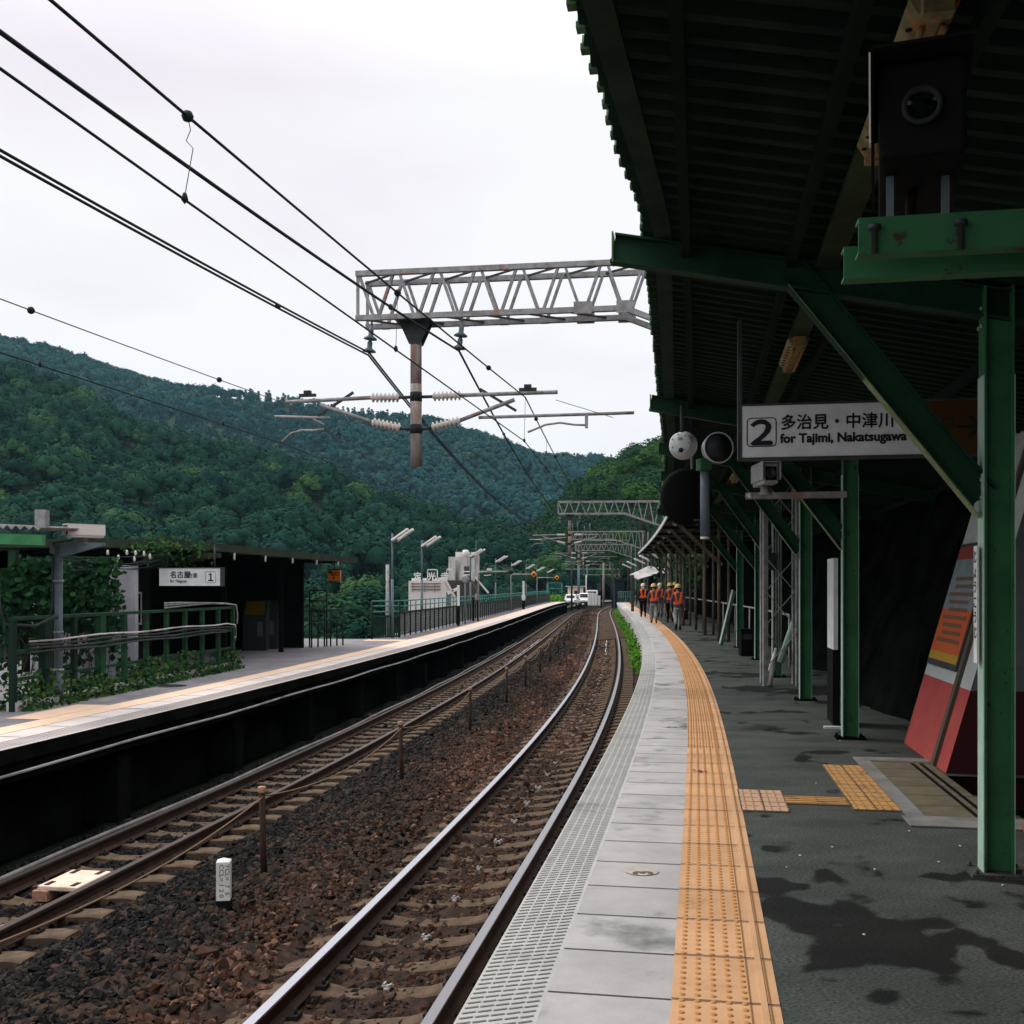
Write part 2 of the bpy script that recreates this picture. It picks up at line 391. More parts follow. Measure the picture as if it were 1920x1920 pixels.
M['teal'] = mat('teal_paint', (0.05, 0.20, 0.18), 0.5, (0.04, 0.15, 0.14), 6, 5)
M['panel_grey'] = mat('fence_panel', (0.125, 0.135, 0.14), 0.8, (0.09, 0.098, 0.102), 4, 6)
M['fence_dark'] = mat('fence_dark_green', (0.006, 0.020, 0.014), 0.6)
M['fence_green'] = mat('fence_green', (0.014, 0.06, 0.026), 0.75, (0.009, 0.03, 0.015), 4, 6)
M['roof_dark'] = mat('dark_roof', (0.022, 0.03, 0.022), 0.9, (0.032, 0.045, 0.028), 3, 6)
M['shelter_dark'] = mat('shelter_inside', (0.006, 0.007, 0.007), 1.0, (0.011, 0.012, 0.011), 4, 5, spec=0.0)
M['concrete_pale'] = mat('pale_concrete', (0.74, 0.67, 0.63), 0.85, (0.62, 0.56, 0.53), 0.8, 8, col3=(0.20, 0.17, 0.15), scale3=0.7, lo3=0.62, hi3=0.75, stretch=(1, 1, 0.35))
M['concrete_stained'] = mat('stained_concrete', (0.50, 0.48, 0.47), 0.9, (0.22, 0.21, 0.20), 0.9, 9, lo=0.48, hi=0.66, stretch=(1.5, 1.5, 0.3))
M['slope_brown'] = mat('brown_slope', (0.055, 0.045, 0.038), 0.9, (0.075, 0.062, 0.05), 0.5, 6)
M['bark'] = mat('bark', (0.035, 0.028, 0.021), 0.9, (0.05, 0.04, 0.03), 5, 6, bump=0.5, bscale=9)
M['soil'] = mat('soil', (0.010, 0.022, 0.013), 0.95, (0.014, 0.030, 0.014), 0.3, 8)
M['dirt'] = mat('pale_ground', (0.22, 0.20, 0.18), 0.95, (0.15, 0.135, 0.12), 0.7, 8)
M['car_white'] = mat('car_paint', (0.75, 0.76, 0.78), 0.3, spec=0.5)
M['tyre'] = mat('tyre', (0.015, 0.015, 0.016), 0.8)
M['lens_red'] = mat('tail_light', (0.45, 0.02, 0.015), 0.3)
M['roof_pale'] = mat('translucent_roof', (0.40, 0.385, 0.375), 0.6, (0.33, 0.32, 0.31), 1, 5)
M['blue_sheet'] = mat('blue_shed', (0.008, 0.016, 0.026), 0.7)
M['leaf_near'] = leafmat('leaf_near_hill', (0.006, 0.029, 0.024), (0.050, 0.105, 0.028), (0.014, 0.053, 0.033))
M['leaf_far'] = leafmat('leaf_far_hill', (0.006, 0.036, 0.043), (0.028, 0.072, 0.052), (0.012, 0.049, 0.053))  # blue of distance haze partly put into the leaf colours
M['leaf_right'] = leafmat('leaf_right_hill', (0.008, 0.033, 0.015), (0.042, 0.098, 0.018), (0.016, 0.055, 0.019))
M['leaf_ivy'] = leafmat('leaf_ivy', (0.008, 0.03, 0.014), (0.055, 0.10, 0.02), (0.018, 0.055, 0.02))
M['leaf_weed'] = leafmat('leaf_weed', (0.02, 0.09, 0.012), (0.11, 0.21, 0.02), (0.05, 0.145, 0.016))

# ------------------------------------------------------------------ the curve every track and platform follows
_mY = [-80, -20, 8, 14, 20.6, 27.5, 37, 51, 74, 101, 122, 137, 162, 200, 300]
_mV = [.186, .186, .175, .161, .138, .120, .102, .0905, .0805, .085, .121, .145, .19, .235, .26]
_yy = np.arange(-60, 300, 0.05)
_mm = np.interp(_yy, _mY, _mV)
_k = np.hanning(81); _k /= _k.sum()
_mm = np.convolve(np.pad(_mm, 40, mode='edge'), _k, 'valid')
_xx = np.concatenate([[0], np.cumsum((_mm[1:] + _mm[:-1]) / 2 * 0.05)])
_xx += (-1.605 + .575 * .985) - np.interp(6.5, _yy, _xx)
_ss = np.concatenate([[0], np.cumsum(np.hypot(0.05, np.diff(_xx)))])
_ss -= np.interp(0, _yy, _ss)
def cx(u): return np.interp(u, _yy, _xx)
def cm(u): return np.interp(u, _yy, _mm)
def arc(u): return np.interp(u, _yy, _ss)
def u_of_s(s): return np.interp(s, _ss, _yy)
def heading(u): return -math.atan(float(cm(u)))     # rotation about z for a thing whose +y runs along the track
def P(u, o, z=0.0):
    m = float(cm(u)); n = math.hypot(1, m)
    return Vector((float(cx(u)) + o / n, u - o * m / n, z))
def PN(u, o, z):           # arrays
    u = np.asarray(u, float); m = cm(u); n = np.hypot(1, m)
    return np.stack([cx(u) + o / n, u - o * m / n, np.broadcast_to(z, np.broadcast(u, o, z).shape)], -1)
def inv(x, y):
    u = y
    for _ in range(12):
        m = float(cm(u)); n = math.hypot(1, m)
        o = (x - float(cx(u))) * n
        o = ((x - float(cx(u))) * 1 + (y - u) * (-m)) / n
        t = ((x - float(cx(u))) * m + (y - u)) / n
        u += t / n
    return u, o
def W(px, py, Y): return Vector(((px - 960) * Y / FPX, Y, EYE + (HORIZON - py) * Y / FPX))
EDGE = 1.25
O1 = lambda u: -np.interp(u, [-60, 25, 60, 105, 140, 300], [4.22, 4.22, 4.05, 3.78, 3.7, 3.7])
LZ = -0.21                                           # left platform level
def OL(u): return O1(u) - 1.30                       # left platform edge offset
def PL(u, d, z=LZ): return P(u, float(OL(u)) - d, z)
def strip(name, o1, o2, u0, u1, z, m, parent=None, step=0.5, thick=0.0, uv=True):
    """flat band along the curve; o1/o2 numbers or functions of u"""
    us = np.arange(u0, u1 + 1e-6, step)
    if us[-1] < u1 - 1e-3: us = np.append(us, u1)
    a = o1(us) if callable(o1) else np.full(len(us), o1)
    b = o2(us) if callable(o2) else np.full(len(us), o2)
    A = PN(us, a, z); B = PN(us, b, z); n = len(us)
    V = [A, B]; i = np.arange(n - 1)
    F = [np.stack([i, n + i, n + i + 1, i + 1], 1)]
    if thick:
        A2 = A.copy(); B2 = B.copy(); A2[:, 2] -= thick; B2[:, 2] -= thick; V += [A2, B2]
        F += [np.stack([i, i + 1, 2 * n + i + 1, 2 * n + i], 1), np.stack([n + i, 3 * n + i, 3 * n + i + 1, n + i + 1], 1),
              np.stack([2 * n + i, 2 * n + i + 1, 3 * n + i + 1, 3 * n + i], 1)]
        F += [np.array([[0, 2 * n, 3 * n, n], [n - 1, 2 * n - 1, 4 * n - 1, 3 * n - 1]])]
    return np_obj(name, np.concatenate(V), F, m, parent)

def tiles(name, o1, o2, ucuts, z, m, parent):
    A = PN(ucuts, o1, z); B = PN(ucuts, o2, z); i = np.arange(len(ucuts) - 1)
    V = np.stack([A[:-1], B[:-1], B[1:], A[1:]], 1).reshape(-1, 3)
    return np_obj(name, V, [np.arange(len(i) * 4).reshape(-1, 4)], m, parent)

def text(body, size, m, name, parent, loc, rot, ax='LEFT', bold=0.0, depth=0.0, sx=1.0):
    cjk = ord(body[0]) > 0x2000
    c = bpy.data.curves.new('lettering', 'FONT'); c.body = body; c.size = size; c.align_x = ax; c.offset = 0 if cjk else bold; c.extrude = depth
    c.resolution_u = 3
    t = bpy.data.objects.new('lettering', c)
    me = bpy.data.meshes.new_from_object(t); bpy.data.objects.remove(t); bpy.data.curves.remove(c)
    if cjk and bold:                       # heavier strokes: the same glyphs laid a hair apart
        nv = len(me.vertices); co = np.zeros(nv * 3); me.vertices.foreach_get('co', co); co = co.reshape(-1, 3); fs = [list(p.vertices) for p in me.polygons]
        V, F_ = [], []
        for k, (dx, dy) in enumerate(((0, 0), (bold, 0), (-bold, 0), (0, bold), (0, -bold))):
            V.append(co + np.array([dx, dy, .0002 * k])); F_ += [[i + nv * k for i in f] for f in fs]
        me = bpy.data.meshes.new(name); me.from_pydata(np.concatenate(V).tolist(), [], F_)
    me.materials.clear(); me.materials.append(m)
    o = bpy.data.objects.new(name, me); COL.objects.link(o)
    if parent is not None: o.parent = parent
    o.location = loc; o.rotation_euler = rot; o.scale = (sx, 1, 1)
    return o
# ------------------------------------------------------------------ ballast bed, tracks
def bed_z(u, o):
    """ballast level across the formation"""
    o1 = O1(u)
    prof_o = np.array([-5.75, -5.3, -4.9, -4.2, -3.5, -3.05, -2.55, -1.9, -1.3, -0.95, 0, 0.95, 1.32])
    prof_z = np.array([-1.66, -1.60, -1.56, -1.52, -1.46, -1.40, -1.28, -1.16, -1.16, -1.235, -1.195, -1.145, -1.10])
    w = np.asarray(o, float)
    sc = np.where(w < -2.2, (w + 2.2) * (2.0 / (-O1(u) - 2.2 + 1e-9)) - 2.2, w)
    return np.interp(sc, prof_o, prof_z) - .022 * (np.abs(w) < 1.0) - .022 * (np.abs(w - O1(u)) < 1.0)
us = np.concatenate([np.arange(-12, 40, 0.16), np.arange(40, 240, 0.6)]); os_ = np.linspace(-5.7, 1.32, 88)
U, O = np.meshgrid(us, os_, indexing='ij')
Ofar = np.where((O < -5) & (U > 127), O - (U - 127) * 0.0, O)
Z = bed_z(U, O) + 0.018 * np.sin(U * 7.3 + O * 5) * np.sin(O * 9.1 - U * 3) + rng.normal(0, 0.012, U.shape)
m = cm(U); n = np.hypot(1, m)
V = np.stack([cx(U) + O / n, U - O * m / n, Z], -1).reshape(-1, 3)
a, b = U.shape; I = np.arange(a * b).reshape(a, b)
F = np.stack([I[:-1, :-1], I[:-1, 1:], I[1:, 1:], I[1:, :-1]], -1).reshape(-1, 4)
tag(np_obj('ballast_ground', V, [F], M['ballast'], smooth=True), 'brown ballast bed under both railway tracks', 'ground', kind='structure')

# loose stones: one heap nobody could count
ICO_V = np.array([(0, 0, 1), (.9, 0, .3), (.25, .85, .35), (-.75, .5, .3), (-.7, -.55, .35), (.3, -.85, .3), (.6, .55, -.5), (-.3, .8, -.5), (-.85, 0, -.5), (-.2, -.8, -.5), (.65, -.5, -.5)], float)
ICO_F = np.array([(0, 1, 2), (0, 2, 3), (0, 3, 4), (0, 4, 5), (0, 5, 1), (1, 6, 2), (2, 7, 3), (3, 8, 4), (4, 9, 5), (5, 10, 1), (2, 6, 7), (3, 7, 8), (4, 8, 9), (5, 9, 10), (1, 10, 6)])
def stones(n, u0, u1, size, power=1.0):
    uu = u0 + (u1 - u0) * rng.random(n) ** power
    oo = rng.uniform(-5.65, 1.28, n)
    on2 = (np.abs(oo) < 1.12); on1 = np.abs(oo - O1(uu)) < 1.12
    z = bed_z(uu, oo) + rng.uniform(-0.012, 0.018, n) - 0.016 * (on1 | on2)
    s = size * rng.lognormal(0, 0.28, n)
    m_ = cm(uu); nn = np.hypot(1, m_)
    c = np.stack([cx(uu) + oo / nn, uu - oo * m_ / nn, z], -1)
    V = ICO_V[None] + rng.normal(0, 0.2, (n, 11, 3))
    V *= (s[:, None, None] * rng.uniform(0.6, 1.25, (n, 1, 3)))
    ang = rng.uniform(0, 6.28, n); tl = rng.normal(0, 0.55, n); tl2 = rng.normal(0, .55, n)
    x, y, zz = V[..., 0], V[..., 1], V[..., 2]
    y2 = y * np.cos(tl)[:, None] - zz * np.sin(tl)[:, None]; z2 = y * np.sin(tl)[:, None] + zz * np.cos(tl)[:, None]
    x3 = x * np.cos(tl2)[:, None] + z2 * np.sin(tl2)[:, None]; z3 = -x * np.sin(tl2)[:, None] + z2 * np.cos(tl2)[:, None]
    xx = x3 * np.cos(ang)[:, None] - y2 * np.sin(ang)[:, None]; yy = x3 * np.sin(ang)[:, None] + y2 * np.cos(ang)[:, None]
    V = np.stack([xx, yy, z3], -1) + c[:, None]
    # rust-brown stones near the running rails of the platform side, grey ones between the tracks
    patch = 0.5 + 0.5 * np.sin(uu * 0.55 + oo * 1.3) * np.sin(oo * 1.9 + uu * 0.21 + 1)
    t = np.clip(np.interp(oo, [-5.6, -3, -2.6, -1.9, -1.2, 0, 1.2], [.0, .08, .14, .34, .72, .62, .55]) * (0.55 + 0.75 * patch) + rng.normal(0, 0.22, n), 0, 1)
    return V.reshape(-1, 3), np.repeat(t, 11)
def stone_mat():
    m = bpy.data.materials.new('ballast_stone'); m.use_nodes = True; t = m.node_tree; b = t.nodes['Principled BSDF']; b.inputs['Roughness'].default_value = 0.85; b.inputs['Specular IOR Level'].default_value = 0.12
    a = nd(t, 'ShaderNodeAttribute'); a.attribute_name = 'tint'; r = nd(t, 'ShaderNodeValToRGB')
    els = [(0, (.006, .0065, .007)), (.28, (.019, .016, .014)), (.45, (.052, .035, .024)), (.6, (.044, .021, .013)), (.8, (.072, .035, .021)), (1, (.15, .085, .058))]
    r.color_ramp.elements[0].color = (*els[0][1], 1); r.color_ramp.elements[1].color = (*els[-1][1], 1)
    for p, c in els[1:-1]:
        e = r.color_ramp.elements.new(p); e.color = (*c, 1)
    n_ = nd(t, 'ShaderNodeTexNoise'); n_.inputs['Scale'].default_value = 40; n_.inputs['Detail'].default_value = 3
    c_ = nd(t, 'ShaderNodeTexCoord'); t.links.new(c_.outputs['Object'], n_.inputs[0])
    ad = nd(t, 'ShaderNodeMath', operation='MULTIPLY_ADD'); ad.inputs[1].default_value = 0.3
    sb = nd(t, 'ShaderNodeMath', operation='SUBTRACT'); sb.inputs[1].default_value = 0.5
    t.links.new(n_.outputs[0], sb.inputs[0]); t.links.new(sb.outputs[0], ad.inputs[0]); t.links.new(a.outputs['Fac'], ad.inputs[2])
    t.links.new(ad.outputs[0], r.inputs[0]); t.links.new(r.outputs[0], b.inputs['Base Color'])
    return m
SV, ST = [], []
for args in ((25000, 5.0, 10.5, .029), (32000, 9.5, 18.0, .031), (30000, 17, 36, .036), (18000, 35, 85, .05), (9000, 82, 140, .075)):
    v, t = stones(*args); SV.append(v); ST.append(t)
SV = np.concatenate(SV); ST = np.concatenate(ST)
ns = len(SV) // 11
F = (ICO_F[None] + (np.arange(ns) * 11)[:, None, None]).reshape(-1, 3)
tag(np_obj('gravel', SV, [F], stone_mat(), tint=ST), 'loose brown and grey ballast stones covering the track bed', 'ballast', kind='stuff')

# rails
RAIL = [(-.034, 0), (.034, 0), (.036, -.012), (.033, -.034), (.010, -.043), (.008, -.122), (.028, -.134), (.064, -.144), (.064, -.153), (-.064, -.153), (-.064, -.144), (-.028, -.134), (-.008, -.122), (-.010, -.043), (-.033, -.034), (-.036, -.012)]
def rail(name, of, zt, u0, u1, parent, top_m):
    us = np.concatenate([np.arange(u0, 60, 0.5), np.arange(60, u1, 1.5)]); mb = MB()
    rings = []
    for u in us:
        o = of(u)
        rings.append([P(u, o + a, zt + b) for a, b in RAIL])
    n = len(RAIL); vs = [p for r in rings for p in r]
    fs, mi = [], []
    for i in range(len(us) - 1):
        for k in range(n):
            fs.append((i * n + k, i * n + (k + 1) % n, (i + 1) * n + (k + 1) % n, (i + 1) * n + k)); mi.append(1 if k in (0, 1, 15) else 0)
    mb.add(vs, fs); mb.m = mi
    mb.add(rings[0], [tuple(range(n))]); mb.add(rings[-1], [tuple(range(n))])
    return mb.build(name, [M['rail_side'], top_m], parent, normals=False)
SL_PROF = [(-1.0, -.02), (-.86, 0), (-.46, 0), (-.3, -.035), (0, -.05), (.3, -.035), (.46, 0), (.86, 0), (1.0, -.02)]
def sleeper_mesh():
    mb = MB(); rings = []
    for x, z in SL_PROF:
        w = .125 if abs(x) > .4 else .105
        rings.append([(x, -w, -.20), (x, w, -.20), (x, w, z - .012), (x, w - .022, z), (x, -w + .022, z), (x, -w, z - .012)])
    mb.loft(rings)
    mb.cur = 1
    for s in (-1, 1):
        for e in (-1, 1):
            x = s * .565 + e * .105
            mb.box((x, 0, .012), (.075, .10, .03)); mb.tube([(x + e * .012, 0, .02), (x + e * .012, 0, .062)], .014, 6)
    o = mb.build('sleeper', [M['sleeper'], M['clip']], bevel=0.0)
    me = o.data; bpy.data.objects.remove(o); return me
SLEEPER = sleeper_mesh()
def track(name, label, of, zl, zr, s0, s1, pitch, u0, u1, clips, top_l, top_r):
    root = thing(name, label, 'railway track')
    rail('rail', lambda u: of(u) - .5665, zl, u0, u1, root, top_l)
    rail('rail', lambda u: of(u) + .5665, zr, u0, u1, root, top_r)
    roll = -math.atan2(zr - zl, 1.133); zc = (zl + zr) / 2 - .157
    far = []; k = 0; s = s0
    while s < s1:
        u = float(u_of_s(s)); o = float(of(u))
        if k < 100:
            q = bpy.data.objects.new('sleeper', SLEEPER); COL.objects.link(q); q.parent = root
            q.location = P(u, o, zc); q.rotation_euler = (random.gauss(0, .004), roll, heading(u) + random.gauss(0, .006))
        else:
            far.append((u, o))
        s += pitch; k += 1
    mb = MB()
    for u, o in far:
        c = P(u, o, zc - .04); h = heading(u)
        mb.box(c, (2.0, .22, .12), mat=Matrix.Rotation(h, 3, 'Z') @ Matrix.Rotation(roll, 3, 'Y'))
    tag(mb.build('sleepers', M['sleeper'], root), kind='stuff')
    if clips:
        cm_ = MB(); cm_.box((0, 0, .012), (.055, .10, .024)); cm_.box((0, .0, .034), (.11, .035, .02)); cm_.box((-.035, .02, .045), (.02, .06, .03)); cm_.box((.035, -.02, .045), (.02, .06, .03))
        base = cm_.build('cable_clip', mat('clip_worn_white', (.42, .40, .38), .8, (.22, .2, .18), 40, 4), root); first = True; s = s0 + clips[0]; k = 0
        while s < s1 and k < 95:
            u = float(u_of_s(s)); o = float(of(u)) + clips[1]
            q = base if first else base.copy()
            if not first: COL.objects.link(q)
            first = False
            q.location = P(u, o, zc - .052 + .004); q.rotation_euler = (0, roll, heading(u) + random.gauss(0, .25))
            sc_ = .72 + random.gauss(0, .1); q.scale = (sc_, sc_, sc_)
            s += clips[2]; k += 1
        cb = MB(); cb.tube([P(u, float(of(u)) + clips[1] + .03 * math.sin(u * 1.3), zc - .035) for u in np.arange(44, 150, 1.0)], .022, 5)
        cb.build('cable', M['porcelain'], root)
    return root
track('railway_track', 'right curving track with polished rails beside the near platform', lambda u: 0.0 * u, -1.05, -.95, float(arc(3.2)), float(arc(215)), .535, -12, 230,
      (.06, 0.0, 1.07), M['rail_bright'], M['rail_top'])
track('railway_track', 'left curving track with brown rails beside the far platform', lambda u: O1(u), -1.36, -1.26, float(arc(4.0)), float(arc(215)), .60, -12, 230,
      (.3, 0.12, 1.2), M['rail_worn'], M['rail_worn'])

# rusty posts and rope between the tracks
def post_proto():
    root = thing('fence_post', 'x', 'post', group='rusty posts between the tracks')
    mb = MB(); mb.tube([(0, 0, -.15), (0, 0, .86)], .030, 12); mb.tube([(0, 0, -.1), (0, 0, .03)], .045, 12); mb.build('post', M['rust_post'], root)
    mb = MB(); mb.lathe([(.0385, .835), (.040, .85), (.040, .885), (.036, .893), (0, .895)], n=14); mb.build('cap', M['rust_cap'], root)
    return root
post_us = [5.0, 9.93, 14.9, 20.1, 25.2, 29.4, 34.2, 39, 44, 49, 54.5, 60, 66, 72, 79, 86]
pp = post_proto(); POST = []
ordn = ['first', 'second', 'third', 'fourth', 'fifth', 'sixth', 'seventh', 'eighth', 'ninth', 'tenth', 'eleventh', 'twelfth', 'thirteenth', 'fourteenth', 'fifteenth', 'sixteenth']
for i, u in enumerate(post_us):
    o = -1.97 if u < 40 else -1.97 + (u - 40) * .004
    loc = P(u, o, float(bed_z(u, o)) - .02)
    q = pp if i == 0 else dup(pp)
    q.location = loc
    q.rotation_euler = (random.gauss(0, .012), random.gauss(0, .012), random.random())
    q['label'] = 'rusty post with pale cap between the tracks, %s of the row from the camera' % (ordn[i - 1] if i else 'zeroth')
    POST.append(loc + Vector((0, 0, .80)))
pp['label'] = 'rusty post with pale cap between the tracks, just outside the near edge of view'
mb = MB()
for a, b in zip(POST[:-1], POST[1:]):
    pts = []
    for k in range(15):
        t = k / 14; p = a.lerp(b, t); p.z -= .17 * 4 * t * (1 - t); pts.append(p)
    mb.tube(pts, .0085, 6)
tag(mb.build('rope', M['rope']), 'tan rope sagging from post to post between the two tracks', 'rope')

# white marker post
loc = P(8.9, -1.9, float(bed_z(8.9, -1.9)) - .03)
root = thing('marker_post', 'short square white marker post with black lettering standing in the ballast', 'marker post', loc, R(8))
mb = MB(); w = .058; mb.box((0, 0, .275), (2 * w, 2 * w, .33)); mb.add([(-w, -w, .44), (w, -w, .44), (w, w, .44), (-w, w, .44), (0, 0, .468)], [(0, 1, 4), (1, 2, 4), (2, 3, 4), (3, 0, 4)])
mb.build('post', M['white'], root)
mb = MB(); mb.box((0, 0, .03), (2 * w + .004, 2 * w + .004, .16)); mb.build('base', M['black'], root)
text('TCL=  7  5', .052, M['ink'], 'lettering', root, (.018, -w - .002, .425), (R(90), R(90), 0), sx=1.15, bold=.0)
text('CCL= 1 2 0', .052, M['ink'], 'lettering', root, (-.030, -w - .002, .425), (R(90), R(90), 0), sx=1.15, bold=.0)

# cream track device between the left rails
loc = P(10.2, -4.12, -1.47)
root = thing('track_device', 'cream rectangular signal device lying between the rails of the left track', 'signal device', loc, heading(10.2))
mb = MB(); mb.box((0, 0, .09), (.44, .62, .05)); mb.build('plate', M['cream'], root, bevel=.012)
mb = MB()
for x in (-.14, .14):
    for y in (-.22, .22): mb.box((x, y, .117), (.05, .13, .008))
split(mb, 'recess', M['rust_post'], root)
mb = MB(); mb.box((-.17, -.25, .02), (.16, .2, .1)); mb.box((.15, .25, .02), (.12, .12, .1)); mb.build('base', M['rust_cap'], root)
# small rust flake and drain plates on the ballast by the far platform wall
mb = MB()
us = np.arange(5, 60, .5)
A = [P(u, float(OL(u)) + .34 + .03 * math.sin(u * .9), -1.50) for u in us]
mb.tube(A, .030, 6)
tag(mb.build('conduit', M['concrete']), 'pale conduit lying along the ballast edge below the far platform', 'conduit')
# ------------------------------------------------------------------ near (right) platform
UE = 109.0
mb = MB(); us = np.arange(-12, UE + .01, .5)
rings = []
for u in us:
    rings.append([P(u, EDGE, -.006), P(u, EDGE, -.16), P(u, EDGE + .08, -.17), P(u, EDGE + .08, -1.5), P(u, 12, -1.5), P(u, 12, -1.2)])
n = 6; vs = [p for r in rings for p in r]; fs = [(i * n + k, i * n + k + 1, (i + 1) * n + k + 1, (i + 1) * n + k) for i in range(len(us) - 1) for k in range(n - 1)]
mb.add(vs, fs); mb.add(rings[-1], [(0, 1, 2, 3, 4)])
near_pf = tag(mb.build('platform', M['concrete_stained']), 'near curved platform with grey slab edge and yellow tactile strip', 'platform', kind='structure')
strip('edge_strip', EDGE, EDGE + .30, -12, UE, .0, M['ridge'], near_pf)
ucuts = u_of_s(np.arange(float(arc(2.0)) - 25 * .515, float(arc(UE)), .515))
tiles('slab_paving', EDGE + .30, EDGE + .79, ucuts, 0.0, M['slab'], near_pf)
tiles('tactile_paving', EDGE + .79, EDGE + 1.205, ucuts, .004, M['tactile'], near_pf)
# asphalt with the stair opening left out; d is the distance from the platform edge
ST0, ST1, SD0, SD1 = 8.10, 9.86, 2.98, 7.0
# damp stains are drawn as a value in the mesh: broad soft gaussians broken up by fractal noise
WETS = [(W(x, y, FPX * EYE / (y - HORIZON)), rx, ry) for (x, y, rx, ry) in (
    (1760, 1722, .42, .22), (1650, 1756, .20, .15), (1720, 1800, .26, .20), (1890, 1705, .25, .22), (1560, 1720, .14, .08), (1905, 1800, .16, .22), (1650, 1868, .09, .11), (1560, 1838, .05, .05), (1830, 1760, .25, .16), (1490, 1695, .08, .05),
    (1600, 1608, .24, .22), (1740, 1642, .28, .10), (1560, 1642, .14, .12), (1438, 1452, .14, .07), (1560, 1375, .5, .16), (1460, 1335, .45, .16), (1640, 1412, .7, .16), (1420, 1290, .5, .3), (1500, 1300, .5, .3), (1390, 1262, .5, .5), (1640, 1540, .4, .12), (1880, 1640, .2, .1), (1860, 1900, .3, .06))]
def asphalt(us, ds, hole=None):
    U, D = np.meshgrid(us, ds, indexing='ij'); V = PN(U, EDGE + D, 0.0); a, b = U.shape
    g = np.zeros((a, b))
    for c, rx, ry in WETS: g = np.maximum(g, np.exp(-((V[..., 0] - c.x) / rx) ** 2 * .8 - ((V[..., 1] - c.y) / ry) ** 2 * .8))
    far = np.clip((V[..., 1] - 11) / 6, 0, 1)
    nz_ = np.array([mnoise.fractal(Vector((p[0] * 1.1, p[1] * .75, 1.3)), 1.0, 2.0, 4) + .75 * mnoise.fractal(Vector((p[0] * 5, p[1] * 4, 7.7)), 1.0, 2.0, 5) for p in V.reshape(-1, 3)]).reshape(a, b)
    w = .19 + .50 * g + .58 * nz_ + .09 * far
    I = np.arange(a * b).reshape(a, b); F = np.stack([I[:-1, :-1], I[:-1, 1:], I[1:, 1:], I[1:, :-1]], -1)
    if hole:
        uc = (U[:-1, :-1] + U[1:, 1:]) / 2; dc = (D[:-1, :-1] + D[1:, 1:]) / 2
        F = F[~((uc > hole[0]) & (uc < hole[1]) & (dc > hole[2]) & (dc < hole[3]))]
    np_obj('asphalt', V.reshape(-1, 3), [F.reshape(-1, 4)], M['asphalt'], near_pf, tint=w.ravel())
asphalt(np.arange(-12, 1.6, .9), np.array([1.205, 3, 6, 10]))
asphalt(np.arange(1.5, 12.01, .05), np.concatenate([[1.205], np.arange(1.25, SD0, .05), np.arange(SD0, 7.01, .12)]), (ST0, ST1, SD0, SD1 + 1))
asphalt(np.concatenate([np.arange(12.0, 45.1, .18), np.arange(46, UE + .1, 1.5)]), np.concatenate([[1.205], np.arange(1.3, 4.0, .1), [5, 7, 10]]))
# slab joints, grooves of the edge strip, dots of the tactile strip
q = []; F = []
def quads_from(lst):
    V = np.array(lst).reshape(-1, 3); nq = len(V) // 4
    return V, [np.arange(nq * 4).reshape(nq, 4)]
L = []
s = float(arc(2.0)); k = 0
while s < float(arc(UE)):
    u = float(u_of_s(s)); wj = .0045
    ang = .012
    for o_a, o_b, ex in ((EDGE + .30, EDGE + .79, 0), (EDGE + .79, EDGE + 1.205, 1)):
        z = .0045 + .004 * ex if ex else .003
        L += [P(u - wj, o_a, z), P(u - wj, o_b, z), P(u + wj, o_b, z), P(u + wj, o_a, z)]
    s += .515
V, F = quads_from(L)
np_obj('slab_joint', V, F, M['joint'], near_pf)
L = []
sa = np.arange(float(arc(2.8)), float(arc(UE)), .050)
ua = u_of_s(sa)
for r in range(5):
    oc = EDGE + .035 + r * .056
    sg = 1 if r % 2 == 0 else 1
    uu = ua + (.025 if r % 2 else 0)
    du, do, hw = .013, .024, .0062
    a = PN(uu - du - hw, oc - do, .003); b = PN(uu - du + hw, oc - do, .003); c = PN(uu + du + hw, oc + do, .003); d = PN(uu + du - hw, oc + do, .003)
    L.append(np.stack([a, d, c, b], 1).reshape(-1, 3))
V = np.concatenate(L); np_obj('groove', V, [np.arange(len(V)).reshape(-1, 4)], M['groove'], near_pf)
# dots
sa = np.arange(float(arc(2.8)), float(arc(40)), .0605); ua = u_of_s(sa)
seg = 8; ang = np.arange(seg) * 2 * np.pi / seg
DV = []; DF = []; nb = 0
for r in range(5):
    oc = EDGE + .79 + .04 + r * .0605
    C = PN(ua, oc, .004)
    lo = np.stack([.0155 * np.cos(ang), .0155 * np.sin(ang), 0 * ang], 1); hi = np.stack([.0095 * np.cos(ang), .0095 * np.sin(ang), 0 * ang + .0058], 1)
    T = np.concatenate([lo, hi]); V = (C[:, None] + T[None]).reshape(-1, 3)
    i = np.arange(seg); side = np.stack([i, (i + 1) % seg, seg + (i + 1) % seg, seg + i], 1)
    off = (np.arange(len(C)) * 2 * seg)[:, None, None] + nb
    DF.append((side[None] + off).reshape(-1, 4)); DV.append(V)
    nb += len(V)
tops = np.concatenate([np.arange(seg, 2 * seg)[None] + (np.arange(nb // (2 * seg)) * 2 * seg)[:, None]])
np_obj('tactile_dot', np.concatenate(DV), [np.concatenate(DF), tops], M['tactile_dot'], near_pf)
strip('guide_bar', EDGE + 1.133, EDGE + 1.158, 2, UE, .011, M['tactile'], near_pf, thick=.007)
L = []
for oo in (EDGE + 1.09, EDGE + 1.165):
    for u in np.arange(2, UE - 1, 1.0):
        L += [P(u, oo, .0085), P(u, oo + .006, .0085), P(u + 1, oo + .006, .0085), P(u + 1, oo, .0085)]
